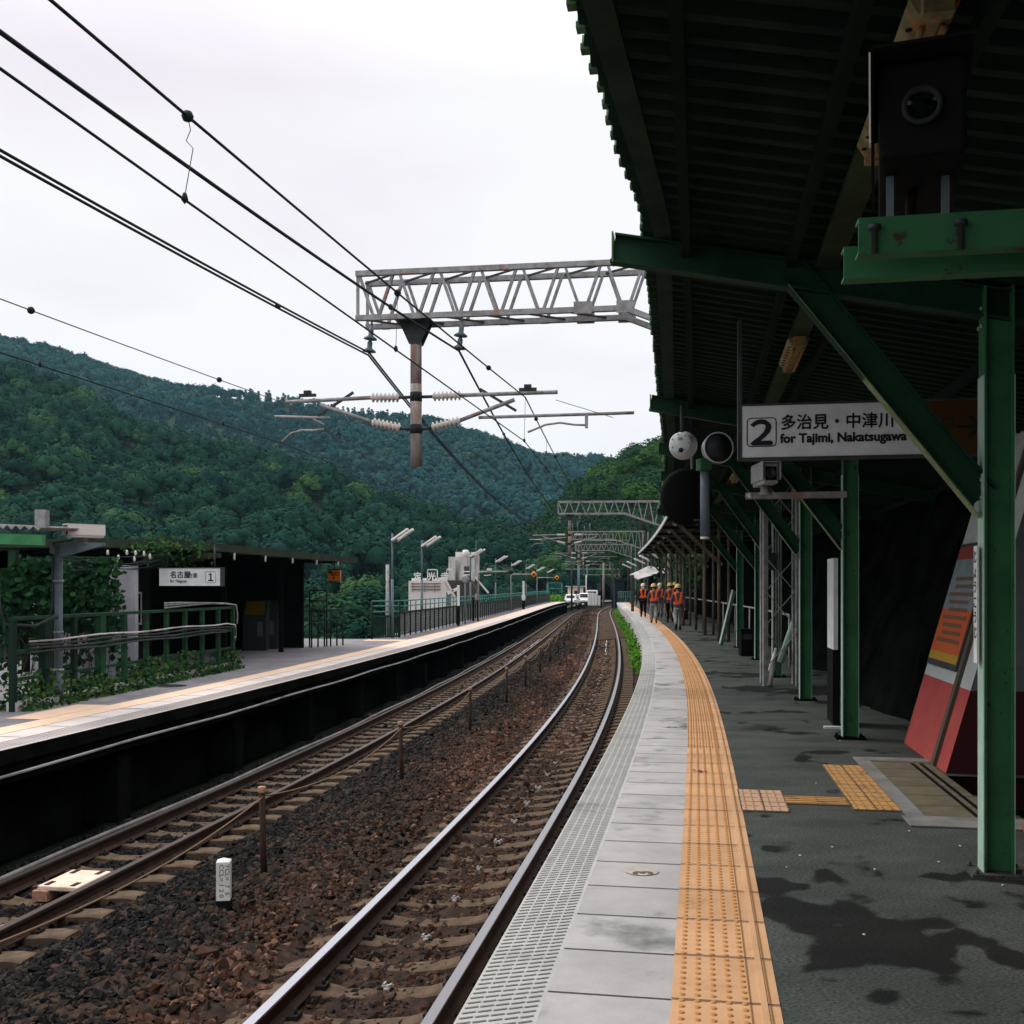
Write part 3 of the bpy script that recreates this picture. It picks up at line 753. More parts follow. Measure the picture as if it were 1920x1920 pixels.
for r in range(6):       # worn seams between dot rows, seen as lines further off
    oo = EDGE + .79 + .008 + r * .0605
    for u in np.arange(11, UE - 1, 1.0):
        L += [P(u, oo, .0085), P(u, oo + .006, .0085), P(u + 1, oo + .006, .0085), P(u + 1, oo, .0085)]
V, F = quads_from(L); np_obj('tactile_seam', V, F, mat('seam_brown', (0.30, 0.15, 0.05), 0.8), near_pf)
# round boarding mark
def disc(c, r, z, m, name, parent, h=0.0, n=28, sx=1.0):
    mb = MB(); vs = [(c[0] + r * sx * math.cos(a) * math.cos(h) - r * math.sin(a) * math.sin(h), c[1] + r * sx * math.cos(a) * math.sin(h) + r * math.sin(a) * math.cos(h), z) for a in np.arange(n) * 2 * math.pi / n]
    mb.add(vs, [tuple(range(n))]); return mb.build(name, m, parent)
def mark(px, py, ch, lab):
    Y = FPX * EYE / (py - HORIZON); p = W(px, py, Y); h = heading(Y)
    root = thing('boarding_mark', lab, 'platform mark', (p.x, p.y, 0))
    d = disc((0, 0), .098, .0045, M['mark_cream'], 'disc', root)
    text(ch, .15, M['mark_ink'], 'number', root, (.052, -.048, .0062), (0, 0, R(90)), 'CENTER', bold=.006)
M['mark_cream'] = mat('mark_cream', (0.50, 0.44, 0.38), 0.8, (0.40, 0.37, 0.33), 16, 5)
M['mark_ink'] = mat('mark_ink_worn', (0.10, 0.10, 0.085), 0.8, (0.3, 0.28, 0.25), 30, 5, lo=.55, hi=.75)
mark(1203, 1634, '3', 'worn cream disc with a number 3 painted on the near platform slabs')
mark(1258, 1363, '2', 'faint cream disc painted on the slabs farther along the near platform')
# red splash
mb = MB()
c = W(1313, 1448, FPX * EYE / 348)
for k in range(26):
    a = random.random() * 6.28; r = abs(random.gauss(0, .045)); s_ = random.uniform(.004, .012)
    x, y = c.x + r * math.cos(a), c.y + 1.6 * r * math.sin(a)
    mb.add([(x - s_, y - s_, .0135), (x + s_, y - s_ * .6, .0135), (x + s_ * .5, y + s_ * 1.5, .0135), (x - s_, y + s_, .0135)], [(0, 1, 2, 3)])
tag(mb.build('paint_splash', mat('red_paint', (.42, .05, .05), .6)), 'small red paint splash on the yellow tactile strip', 'paint splash')

# tactile path to the stairs
def patch(name, u0, u1, d0, d1, m, label, pitch, dots=True, bars=False):
    root = thing(name, label, 'tactile paving', P((u0 + u1) / 2, EDGE + (d0 + d1) / 2, 0))
    mb = MB(org=root.location)
    mb.prism([P(u0, EDGE + d0, .003), P(u0, EDGE + d1, .003), P(u1, EDGE + d1, .003), P(u1, EDGE + d0, .003)], (0, 0, .006)); mb.build('base', m, root)
    mb = MB(org=root.location)
    nu = max(1, round((u1 - u0) / pitch)); nd_ = max(1, round((d1 - d0) / pitch))
    for i in range(nu + 1):
        u = u0 + (u1 - u0) * i / nu
        mb.prism([P(u - .004, EDGE + d0, .0092), P(u - .004, EDGE + d1, .0092), P(u + .004, EDGE + d1, .0092), P(u + .004, EDGE + d0, .0092)], (0, 0, .001))
    for i in range(nd_ + 1):
        d = d0 + (d1 - d0) * i / nd_
        mb.prism([P(u0, EDGE + d - .004, .0112), P(u0, EDGE + d + .004, .0112), P(u1, EDGE + d + .004, .0112), P(u1, EDGE + d - .004, .0112)], (0, 0, .001))
    mb.build('seam', M['joint'], root)
    mb = MB(org=root.location)
    if bars:
        for i in range(4):
            u = u0 + (u1 - u0) * (i + .5) / 4
            mb.prism([P(u - .012, EDGE + d0 + .01, .009), P(u - .012, EDGE + d1 - .01, .009), P(u + .012, EDGE + d1 - .01, .009), P(u + .012, EDGE + d0 + .01, .009)], (0, 0, .006))
        mb.build('guide_bar', m, root)
    elif dots:
        for u in np.arange(u0 + .03, u1, .06):
            for d in np.arange(d0 + .03, d1, .06):
                mb.lathe([(.013, .009), (.008, .0145), (0, .0146)], P(u, EDGE + d, 0), 6)
        mb.build('dot_pattern', m, root)
patch('tactile_pad', 8.12, 8.91, 1.20, 1.53, M['tactile_pale'], 'pale pinkish tactile square at the edge of the yellow strip', .155)
patch('tactile_guide_strip', 8.42, 8.70, 1.535, 2.0, M['tactile_dull'], 'narrow ochre tactile strip leading toward the stairway', .26, bars=True)
patch('tactile_patch', 8.28, 10.22, 2.0, 2.33, M['tactile_dull'], 'worn ochre tactile panel in front of the stairway', .165)

# stairway down under the station building
root = thing('stairway', 'sunken stairway with tan tiled landing and black anti slip lines in a concrete surround', 'stairway', P(9.3, EDGE + 2.9, 0))
mb = MB(org=root.location)
z0, z1 = .0035, .012
def plate(mb, u0, u1, d0, d1, za, zb): mb.prism([P(u0, EDGE + d0, za), P(u0, EDGE + d1, za), P(u1, EDGE + d1, za), P(u1, EDGE + d0, za)], (0, 0, zb - za))
plate(mb, 8.12, 10.68, 2.335, 2.46, z0, z1); plate(mb, 7.80, 8.12, 2.30, 4.6, z0, z1); plate(mb, 10.50, 10.70, 2.46, 3.06, z0, z1)
mb.build('surround', M['concrete'], root)
mb = MB(org=root.location); plate(mb, 8.12, 10.5, 2.462, 2.98, z0, .009); mb.build('landing', M['tile'], root)
mb = MB(org=root.location)
for u in np.arange(8.12, 10.5, .39): plate(mb, u - .004, u + .004, 2.462, 2.98, .0085, .0102)
mb.build('tile_joint', M['joint'], root)
mb = MB(org=root.location)
for d in (2.80, 2.875): plate(mb, 8.14, 10.4, d, d + .03, .0085, .0125)
mb.build('anti_slip_line', M['black'], root)
mb = MB(org=root.location); z = 0
for i in range(12):
    d = 2.98 + i * .29; z = -.16 * (i + 1)
    plate(mb, ST0, ST1, d, d + .30, z - .25, z)
mb.build('step', M['tile'], root)
mb = MB(org=root.location)
for i in range(12):
    d = 2.98 + i * .29; z = -.16 * (i + 1)
    for e in (.03, .1): plate(mb, ST0 + .02, ST1, d + .19 - e, d + .22 - e, z + .001, z + .005)
mb.build('step_line', M['black'], root)
mb = MB(org=root.location)
plate(mb, ST0 - .1, ST0, 2.99, 7, -2.3, -.004); plate(mb, ST1, ST1 + .1, 2.99, 7, -2.3, -.31)
mb.build('side_wall', M['concrete_dark'], root)

# weeds on the trackside of the near platform wall (far bend) are in the vegetation part

# ------------------------------------------------------------------ far (left) platform
LE = 128.0
mb = MB(); us = np.arange(-6, LE + .01, .5); rings = []
for u in us:
    e = float(OL(u))
    rings.append([P(u, e, LZ - .006), P(u, e, LZ - .17), P(u, e - .06, LZ - .19), P(u, e - .06, LZ - .40), P(u, e - .75, LZ - .42), P(u, e - .75, -1.75), P(u, e - 1.6, -1.75)])
n = 7; vs = [p for r in rings for p in r]; fs = [(i * n + k, i * n + k + 1, (i + 1) * n + k + 1, (i + 1) * n + k) for i in range(len(us) - 1) for k in range(n - 1)]
mb.add(vs, fs); mb.add(rings[-1], [tuple(range(n))]); r_ = rings[-1]
mb.add([P(LE, float(OL(LE)) - 2.4, LZ - .006), P(LE, float(OL(LE)), LZ - .006), P(LE, float(OL(LE)), -1.7), P(LE, float(OL(LE)) - 2.4, -1.7)], [(0, 1, 2, 3)])
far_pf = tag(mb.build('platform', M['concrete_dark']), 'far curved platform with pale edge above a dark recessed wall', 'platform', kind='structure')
f = lambda d: (lambda u: OL(u) - d)
strip('edge_strip', f(.42), f(0), -6, LE, LZ, M['ridge_left'], far_pf)
strip('slab_paving', f(.82), f(.42), -6, LE, LZ, M['slab_left'], far_pf)
strip('tactile_paving', f(1.22), f(.82), -6, LE, LZ + .004, M['tactile_left'], far_pf)
strip('asphalt', f(2.75), f(1.22), -6, LE, LZ, M['asphalt_left'], far_pf)
strip('asphalt', f(8.5), f(2.75), 14.5, 36.5, LZ, M['asphalt_left'], far_pf)
L = []
for u in np.arange(9, 60, .09):
    for d in (.06, .15, .24, .33):
        L += [PL(u - .018, d + .07, LZ + .003), PL(u - .018, d, LZ + .003), PL(u + .018, d, LZ + .003), PL(u + .018, d + .07, LZ + .003)]
V, F = quads_from(L); np_obj('groove', V, F, mat('groove_pale', (.22, .20, .19), .9), far_pf)
L = []
for u in np.arange(9, LE, 1.0):
    L += [PL(u - .012, .82, LZ + .003), PL(u - .012, .42, LZ + .003), PL(u + .012, .42, LZ + .003), PL(u + .012, .82, LZ + .003)]
V, F = quads_from(L); np_obj('slab_joint', V, F, mat('joint_pale', (.25, .23, .22), .9), far_pf)
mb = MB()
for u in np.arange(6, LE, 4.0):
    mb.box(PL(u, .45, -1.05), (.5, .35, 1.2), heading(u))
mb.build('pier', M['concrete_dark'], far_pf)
mb = MB(); mb.tube([PL(u, .03, LZ - .30 + .012 * math.sin(u)) for u in np.arange(2, LE, 1.5)], .018, 5)
tag(mb.build('cable', M['concrete_stained']), 'grey cable clipped along the wall of the far platform just under its edge', 'cable')
mb = MB()
for u in np.arange(9, 50, .8):
    mb.bar(PL(u, .60, LZ - .66 + .02 * math.sin(u * 2.1)), PL(u + .8, .60, LZ - .66 + .02 * math.sin((u + .8) * 2.1)), .03, .035)
tag(mb.build('pipe', M['concrete_dark']), 'dark pipe along the lower wall of the far platform', 'pipe')
# boarding marks, tactile pad on far platform
for (u, d, lab) in ((15.2, .62, 'white mark on the far platform slabs left of the drain cover'), (20.6, .62, 'white mark on the far platform slabs right of the drain cover'), (33.5, .62, 'white mark on the far platform slabs before the dark shelter')):
    p = PL(u, d, 0); root = thing('boarding_mark', lab, 'platform mark', (p.x, p.y, LZ)); disc((0, 0), .13, .0045, M['white'], 'disc', root)
p = PL(18.6, 1.75, 0); root = thing('drain_cover', 'round dark drain cover in the asphalt of the far platform', 'drain cover', (p.x, p.y, LZ))
mb = MB(); mb.lathe([(.26, .001), (.26, .008), (.24, .010), (0, .010)], n=24); mb.build('cover', M['steel_dark'], root)
mb = MB()
for k in range(-3, 4): mb.box((k * .06, 0, .012), (.02, .36 - abs(k) * .05, .004))
mb.build('grating', M['black'], root)
root = thing('tactile_pad', 'pale yellow tactile pad stepping off the strip at the near end of the far platform', 'tactile paving', PL(14.4, 1.5))
mb = MB(org=root.location); mb.prism([PL(13.6, 1.225, LZ + .003), PL(13.6, 1.75, LZ + .003), PL(15.4, 1.75, LZ + .003), PL(15.4, 1.225, LZ + .003)], (0, 0, .004)); mb.build('base', M['tactile_left'], root)
root = thing('tactile_pad', 'pale tactile pad beside the gate fence on the far platform', 'tactile paving', PL(36, 1.9))
mb = MB(org=root.location); mb.prism([PL(35.2, 1.23, LZ + .003), PL(35.2, 2.6, LZ + .003), PL(36.0, 2.6, LZ + .003), PL(36.0, 1.23, LZ + .003)], (0, 0, .004)); mb.build('base', M['tactile_left'], root)

# scraps of litter on the near asphalt
mb = MB()
for (x, y) in ((1640, 1632), (1760, 1618), (1500, 1606), (1475, 1628), (1620, 1755), (1575, 1390), (1880, 1662), (1705, 1560), (1530, 1470), (1560, 1590), (1800, 1588), (1838, 1600)):
    c = W(x, y, FPX * EYE / (y - HORIZON)); a = random.random() * 3.1
    mb.box((c.x, c.y, .008), (random.uniform(.007, .017), random.uniform(.005, .011), .005), a)
tag(mb.build('litter', M['white']), 'tiny pale scraps of litter lying on the dark asphalt', 'litter', kind='stuff')
# ------------------------------------------------------------------ near platform canopy
SLOPE = .20; D0 = .45; ZE = 3.74
def D0f(u): return np.interp(u, [-9, 1, 4, 6.4, 9, 12, 21, 40], [.20, .28, .425, .57, .52, .47, .44, .44])
def rz(d): return ZE - SLOPE * (d - D0)
U0, U1 = -9.0, 29.0
DB = 5.6
canopy = thing('platform_canopy', 'dark green steel canopy with folded roof over the near platform', 'canopy', (0, 0, 0))
# roof sheet: trapezoid folds running across the platform
pitch = .165; us = []; zz = []
s = float(arc(U0))
while s < float(arc(U1)):
    for ds, h in ((0, 0), (.052, 0), (.082, .065), (.134, .065)):
        us.append(float(u_of_s(s + ds))); zz.append(h)
    s += pitch
us = np.array(us); zz = np.array(zz)
ds_ = [D0, 2.0, 3.8, DB]; rows = []
jit = np.repeat(rng.normal(0, .005, len(us) // 4 + 1), 4)[:len(us)]
for i, d in enumerate(ds_):
    dd = d + (jit if i == 0 else 0)
    dd = dd if i else D0f(us) + jit
    rows.append(PN(us, EDGE + dd, rz(dd) + zz))
n = len(us); V = np.concatenate(rows); i = np.arange(n - 1)
F = [np.concatenate([np.stack([k * n + i, k * n + i + 1, (k + 1) * n + i + 1, (k + 1) * n + i], 1) for k in range(len(ds_) - 1)])]
M['roof_edge'] = mat('roof_sheet', (0.010, 0.029, 0.019), 0.85, (0.006, 0.018, 0.012), 2.5, 8, col3=(.006, .009, .007), scale3=4, lo3=.60, hi3=.68)
o = np_obj('roof_sheet', V, F, M['roof_edge'], canopy)
sm = o.modifiers.new('thickness', 'SOLIDIFY'); sm.thickness = .006
# eave strip: pale painted drip flashing folded with the sheet
mb = MB()
for k in range(0, len(us) - 4, 4):
    j = jit[k] + float(D0f(us[k])) - D0
    a, b, c, d, e = us[k], us[k + 1], us[k + 2], us[k + 3], us[k + 4]
    mb.prism([P(a, EDGE + D0 - .012 + j, rz(D0) - .010), P(b, EDGE + D0 - .012 + j, rz(D0) - .010), P(c, EDGE + D0 - .012 + j, rz(D0) + .058), P(d, EDGE + D0 - .012 + j, rz(D0) + .058), P(d, EDGE + D0 - .012 + j, rz(D0) + .082), P(c - .012, EDGE + D0 - .012 + j, rz(D0) + .082), P(b - .012, EDGE + D0 - .012 + j, rz(D0) + .014), P(a, EDGE + D0 - .012 + j, rz(D0) + .014)], (P(a, .035, 0) - P(a, 0, 0)))
mb.build('eave_edge', M['green_moss'], canopy)
M['eave'] = mat('eave_soffit', (0.026, 0.055, 0.034), 0.9, (0.016, 0.034, 0.022), 3, 8)
def long_member(name, d, w, h, m, u0=U0, u1=U1, kind='box', dz=-.004):
    mb = MB(); uu = np.arange(u0, u1 + .01, 1.0)
    for a, b in zip(uu[:-1], uu[1:]):
        p, q = P(a, EDGE + d, rz(d) + dz - h / 2), P(b, EDGE + d, rz(d) + dz - h / 2)
        if kind == 'box': mb.bar(p, q, w, h)
        elif kind == 'chan': mb.chan(p, q, w, h, .012)
        elif kind == 'angle': mb.angle(p, q, w)
    return mb.build(name, m, canopy)
strip('eave_board', lambda u: EDGE + D0f(u) + .065, lambda u: EDGE + D0f(u) + .17, U0, U1, rz(D0 + .14) - .028, M['eave'], canopy, thick=.012)
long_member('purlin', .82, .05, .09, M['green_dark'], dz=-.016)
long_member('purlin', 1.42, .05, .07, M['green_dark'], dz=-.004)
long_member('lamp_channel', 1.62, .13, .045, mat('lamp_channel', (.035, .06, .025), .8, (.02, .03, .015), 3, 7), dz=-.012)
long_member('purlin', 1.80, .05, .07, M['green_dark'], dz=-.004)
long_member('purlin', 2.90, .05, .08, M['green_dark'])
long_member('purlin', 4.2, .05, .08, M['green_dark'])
# columns measured on the ground, each with beam and brace
COLS = [W(1835, 1640, 6.0), W(1576, 1385, 11.37), W(1497, 1313, 15.2), W(1446, 1270, 19.1), W(1414, 1237, 23.65), W(1380, 1214, 28.3)]
COLS = [Vector((1.92, 2.25, 0))] + COLS
COL_UD = []
for i, c in enumerate(COLS):
    u, o = inv(c.x + .1, c.y); d = o - EDGE; COL_UD.append((u, d))
    t = heading(u)
    top = rz(d) - .02
    Mz = Matrix.Rotation(t, 3, 'Z')
    # column: I section, flanges facing the track
    base = P(u, EDGE + d, 0)
    cb = MB(); 
    for s in (-1, 1):
        cb.box(base + Mz @ Vector((s * .073, 0, top / 2)), (.012, .125, top), t)
    cb.box(base + Vector((0, 0, top / 2)), (.134, .009, top), t)
    # pale sheets on the outer flange faces: sky light painted in as colour
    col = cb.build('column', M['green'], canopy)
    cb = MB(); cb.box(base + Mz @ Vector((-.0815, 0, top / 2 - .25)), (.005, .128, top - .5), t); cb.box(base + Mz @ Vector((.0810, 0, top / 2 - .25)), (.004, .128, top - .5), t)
    cb.build('flange_sky_light', M['green_edge'], col)
    cb = MB(); cb.box(base + Vector((0, 0, .012)), (.30, .22, .024), t); 
    for sx in (-1, 1):
        for sy in (-1, 1): cb.lathe([(.014, .02), (.014, .045), (0, .048)], base + Mz @ Vector((sx * .125, sy * .085, 0)), 6)
    cb.build('base_plate', M['asphalt'] if i < 2 else M['concrete_dark'], col)
    bb = MB(); hb = .17; dzb = -.03
    a = P(u, EDGE + D0 - .06, rz(D0 - .06) - .03 - hb / 2); b = P(u, EDGE + DB, rz(DB) + dzb - hb / 2)
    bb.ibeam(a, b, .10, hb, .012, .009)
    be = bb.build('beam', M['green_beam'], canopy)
    eb = MB(); eb.bar(P(u, EDGE + D0 - .065, rz(D0 - .06) - .03 - hb / 2), P(u, EDGE + D0 - .055, rz(D0 - .06) - .03 - hb / 2), .104, hb + .01); eb.build('end_plate', M['green_moss'], be)
    br = MB(); d1 = 1.42; tt = .165
    br.ibeam(P(u, EDGE + d1, rz(d1) - .085), P(u, EDGE + d - .075, 2.125), .10, tt, .010, .008)
    brace = br.build('brace', M['green_beam'], canopy)
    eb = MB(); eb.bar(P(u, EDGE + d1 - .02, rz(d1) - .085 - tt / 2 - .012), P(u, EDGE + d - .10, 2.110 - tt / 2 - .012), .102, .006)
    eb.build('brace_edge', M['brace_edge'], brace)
    gb = MB()      # bolt heads at the brace foot, the splice and the base
    for zz_ in (2.02, 2.12, 2.22, top - .12, top - .22):
        for yy_ in (-.03, .03):
            gb.lathe([(.011, 0), (.011, .010), (0, .011)], base + Mz @ Vector((-.084, yy_, zz_)), 6, M=Mz @ Matrix.Rotation(R(-90), 3, 'Y'))
    gb.build('bolt_pattern', M['green_edge'], col)
# bolts and gusset where the first brace meets the column
# downlights: rusty fluorescent fixtures under the lamp channel
def lamp(u, label, ln=1.12):
    d = 1.62; z = rz(d) - .075
    root = thing('fluorescent_light', label, 'light fixture', P(u, EDGE + d, z), heading(u), group='rusty lights under the near canopy')
    mb = MB(); mb.prism([(-.08, -ln / 2, 0.015), (.08, -ln / 2, .015), (.055, -ln / 2, -.03), (.02, -ln / 2, -.045), (-.02, -ln / 2, -.045), (-.055, -ln / 2, -.03)], (0, ln, 0)); mb.build('housing', M['lamp_rust'], root)
    mb = MB()
    for s in (-1, 1): mb.tube([(s * .034, -ln / 2 + .05, -.058), (s * .034, ln / 2 - .05, -.058)], .013, 8)
    split(mb, 'tube', mat('old_tube', (.34, .19, .07), .5, (.2, .13, .06), 9, 5), root)
    mb = MB()
    for k in range(9):
        for s in (-1, 1): mb.lathe([(.011, -.034), (.011, -.030)], (s * .062, -ln / 2 + .1 + k * ln / 9.5, 0), 8)
    mb.build('hole_pattern', M['black'], root)
    mb = MB(); mb.box((0, -ln / 2 - .02, -.02), (.09, .05, .07)); mb.box((0, ln / 2 + .02, -.02), (.09, .05, .07)); split(mb, 'end_cap', M['lamp_rust'], root)
lamp(4.35, 'rusty fluorescent light under the canopy nearest the camera'); lamp(8.75, 'rusty fluorescent light above the platform number sign', .9)
lamp(13.5, 'rusty fluorescent light behind the platform number sign', .9); lamp(18.0, 'rusty fluorescent light deep under the near canopy', .9)
# far canopy: smooth pale eave, thin tan posts
far = thing('platform_canopy', 'far stretch of canopy with thin pale curved eave and tan pipe posts', 'canopy', (0, 0, 0))
FZ = 3.60
FU0, FU1 = 29.3, 66.0
DE = .74
M['soffit_tan'] = mat('tan_soffit', (0.075, 0.062, 0.042), 0.9, (0.05, 0.042, 0.03), 2, 7)
strip('roof_sheet', EDGE + DE, EDGE + 5.6, FU0, FU1, FZ + .10, M['soffit_tan'], far, step=.5, thick=.05)
strip('eave_edge', EDGE + DE - .03, EDGE + DE, FU0, FU1, FZ + .135, mat('eave_white', (.50, .51, .52), .6), far, thick=.13)
for d in (1.3, 2.0, 2.8, 3.8):
    mb = MB(); mb.tube([P(a, EDGE + d, FZ) for a in np.arange(FU0, FU1 + .1, 1.0)], .035, 4); mb.build('purlin', M['green_dark'], far)
M['tan_post'] = mat('tan_post', (0.15, 0.125, 0.085), 0.75, (0.09, 0.075, 0.052), 4, 7)
fcols = [W(1351, 1203, 31.5), W(1324, 1191, 35.6), W(1307, 1181, 40.0)]
ud = [inv(c.x + .1, c.y) for c in fcols] + [(44.5, EDGE + 2.1), (49, EDGE + 2.1), (53.5, EDGE + 2.1), (58, EDGE + 2.1), (62.5, EDGE + 2.1)]
for u, o in ud:
    d = o - EDGE
    for s, w in ((-.14, .055), (.14, .045)):
        mb = MB(); mb.tube([P(u, o + s, 0), P(u, o + s, FZ - .06)], w, 10); pc = mb.build('column', M['tan_post'], far)
    mb = MB(); mb.bar(P(u, o - .05, 2.25), P(u, EDGE + 1.0, FZ - .05), .08, .10); mb.build('brace', M['tan_post'], far)
    mb = MB(); mb.bar(P(u, EDGE + DE, FZ + .0), P(u, EDGE + 5.5, FZ + .0), .08, .09); mb.build('beam', M['green_dark'], far)
# small pale lamps along the underside of the far canopy
for k, u in enumerate((33, 37.5, 42, 47, 52)):
    root = thing('fluorescent_light', 'pale tube light under the far canopy, %s counting away from the camera' % ordn[k], 'light fixture', P(u, EDGE + 1.05, FZ - .06), heading(u), group='pale lights under the far canopy')
    mb = MB(); mb.box((0, 0, .02), (.16, 1.1, .05)); mb.build('housing', M['lamp_rust'], root)
    mb = MB(); mb.tube([(0, -.5, -.02), (0, .5, -.02)], .018, 8); mb.build('tube', M['porcelain'], root)
# ------------------------------------------------------------------ overhead line gantries
ZB, ZT = 6.22, 6.98           # bottom and top chord of the beam
def ribbed(mb, p0, p1, rings=7, r0=.045, r1=.085):
    """porcelain insulator with sheds between two points"""
    p0 = Vector(p0); p1 = Vector(p1); t = (p1 - p0); L = t.length; q = t.to_track_quat('Z', 'Y').to_matrix()
    prof = [(.02, 0), (r0, 0)]
    for k in range(rings):
        z = L * (k + .5) / rings; h = L / rings
        prof += [(r0, z - h * .34), (r1, z - h * .12), (r1, z + h * .05), (r0, z + h * .22)]
    prof += [(r0, L), (.02, L)]
    mb.lathe(prof, p0, 12, M=q)
def truss(root, u, o0, o1, obend, n, zb=ZB, zt=ZT, zend=5.2, dep=.62, full=True):
    """box truss across the tracks, haunched toward the leg on the right"""
    S = .068
    def Q(o, z, e): 
        p = P(u, o, z); m_ = float(cm(u)); nn = math.hypot(1, m_)
        return p + Vector((m_ / nn, 1 / nn, 0)) * e
    ob = [o0 + (o1 - o0) * i / n for i in range(n + 1)]
    def low(o): return zb if o < obend else zb - (o - obend) / (o1 - obend) * (zb - zend)
    mb = MB()
    for e in (-dep / 2, dep / 2):
        mb.bar(Q(o0, zt, e), Q(o1, zt, e), S * 1.3, S * 1.3)
        mb.bar(Q(o0, zb, e), Q(obend, zb, e), S * 1.3, S * 1.3); mb.bar(Q(obend, zb, e), Q(o1, zend, e), S * 1.3, S * 1.3)
    mb.build('chord', M['steel'], root)
    mb = MB()
    for e in (-dep / 2 + .012, dep / 2 - .012):
        mb.bar(Q(o0 + .03, zb, e), Q(o0 + .03, zt, e), .05, .05)
        for i in range(n):
            a, b = ob[i], ob[i + 1]; mid = (a + b) / 2
            mb.bar(Q(a + .06, zt - .03, e), Q(mid - .05, low(mid) + .03, e), .07, .045); mb.bar(Q(mid + .05, low(mid) + .03, e), Q(b - .06, zt - .03, e), .07, .045)
    mb.build('lattice', M['steel'], root)
    mb = MB()
    for i in range(n):
        a, b = ob[i], ob[i + 1]; mid = (a + b) / 2
        mb.bar(Q(a, zb + .0, -dep / 2 + .04), Q(b, zb, dep / 2 - .04), .03, .03) if b < obend else None
        mb.bar(Q(a, zt, dep / 2 - .04), Q(b, zt, -dep / 2 + .04), .03, .03)
    mb.build('lattice', M['steel_dark'], root)
    mb = MB()
    for e in (-dep / 2 - .037, dep / 2 + .037):
        for i in range(n):
            mid = (ob[i] + ob[i + 1]) / 2; big = abs(mid - obend) < (ob[1] - ob[0]) * 1.1
            w = .30 if big else .15
            mb.box(Q(mid, low(mid) + (.03 if big else 0), e), (w, .012, .20 if big else .10), heading(u))
            if ob[i] > o1 * .55: mb.box(Q(ob[i], zt - .03, e), (.26, .012, .17), heading(u))
    if full: split(mb, 'gusset_plate', M['steel'], root)
    return Q
def cantilever(root, base, sgn, u, contact, detail=True):
    """hinged bracket from the drop tube toward one track; sgn -1 left, +1 right"""
    h = Matrix.Rotation(heading(u), 3, 'Z')
    def L(x, z, y=0): return Vector((base.x, base.y, 0)) + h @ Vector((sgn * x, y, 0)) + Vector((0, 0, z))
    zt, zl = base.z + 4.93, base.z + 4.42
    arm = MB()
    reach = 2.35 if sgn < 0 else 2.22
    arm.tube([L(.80, zt), L(reach, zt + (-.04 if sgn < 0 else .01))], .035, 10)
    if sgn > 0: arm.tube([L(2.2, zt + .01), L(2.46, zt + .01)], .035, 10)
    arm.tube([L(.78, zl + .08), L(1.72, zt - .10)], .036, 10)
    arm.build('bracket_arm', M['steel'], root)
    ins = MB(); ribbed(ins, L(.30, zt - .01), L(.80, zt)); ribbed(ins, L(.28, zl - .03), L(.78, zl + .08)); split(ins, 'insulator', M['porcelain'], root)
    fit = MB(); fit.tube([L(.08, zt - .01), L(.30, zt - .01)], .028, 8); fit.tube([L(.08, zl - .06), L(.30, zl - .03)], .028, 8)
    fit.lathe([(.105, zt - .09), (.105, zt + .07)], (base.x, base.y, 0), 12); fit.lathe([(.105, zl - .14), (.105, zl + .02)], (base.x, base.y, 0), 12)
    # messenger clamp, drop strut
    fit.box(L(1.95, zt + .07), (.30, .06, .05), heading(u)); fit.box(L(1.95, zt + .12), (.12, .09, .06), heading(u))
    fit.bar(L(1.12, zt + .10), L(1.75, zl + .22), .03, .045)
    split(fit, 'clamp', M['steel_dark'], root)
    st = MB()
    if sgn > 0:
        st.tube([L(1.10, zl + .12), L(3.75, zl + .14)], .028, 8)
        st.bar(L(2.95, zl + .14), L(2.95, zl - .10), .05, .06)
        pts = [L(2.95, zl - .05), L(2.75, zl - .04), L(2.5, zl + .0), L(2.25, zl - .03), L(1.95, zl - .15)]
    else:
        st.tube([L(1.55, zl + .17), L(2.55, zl + .22)], .026, 8); st.tube([L(1.65, zl + .05), L(1.85, zl + .17)], .02, 6)
        pts = [L(1.66, zl - .02), L(1.85, zl - .04), L(2.05, zl - .03), L(2.25, zl - .08), L(2.42, zl - .22)]
    st.build('strut', M['steel'], root)
    rg = MB(); rg.tube(pts, .018, 8); rg.build('registration_arm', M['steel'], root)
def hanger(root, p, z):
    """suspension insulator below the beam"""
    mb = MB(); q = Vector((p.x + .03, p.y, z)); t = Vector((p.x - .02, p.y, z - .50))
    mb.tube([q, q + Vector((0, 0, .12))], .018, 6)
    pts = lambda f: q.lerp(t, f)
    mb.tube([q, t], .02, 6)
    for f, r in ((.12, .055), (.55, .055)):
        c = pts(f); d = (t - q).normalized(); m_ = d.to_track_quat('Z', 'Y').to_matrix()
        mb.lathe([(.03, 0), (.045, .03), (.045, .12), (.115, .17), (.118, .185), (.05, .20), (.02, .21)], c, 14, M=m_)
    mb.build('insulator', M['steel_blue'], root); return t
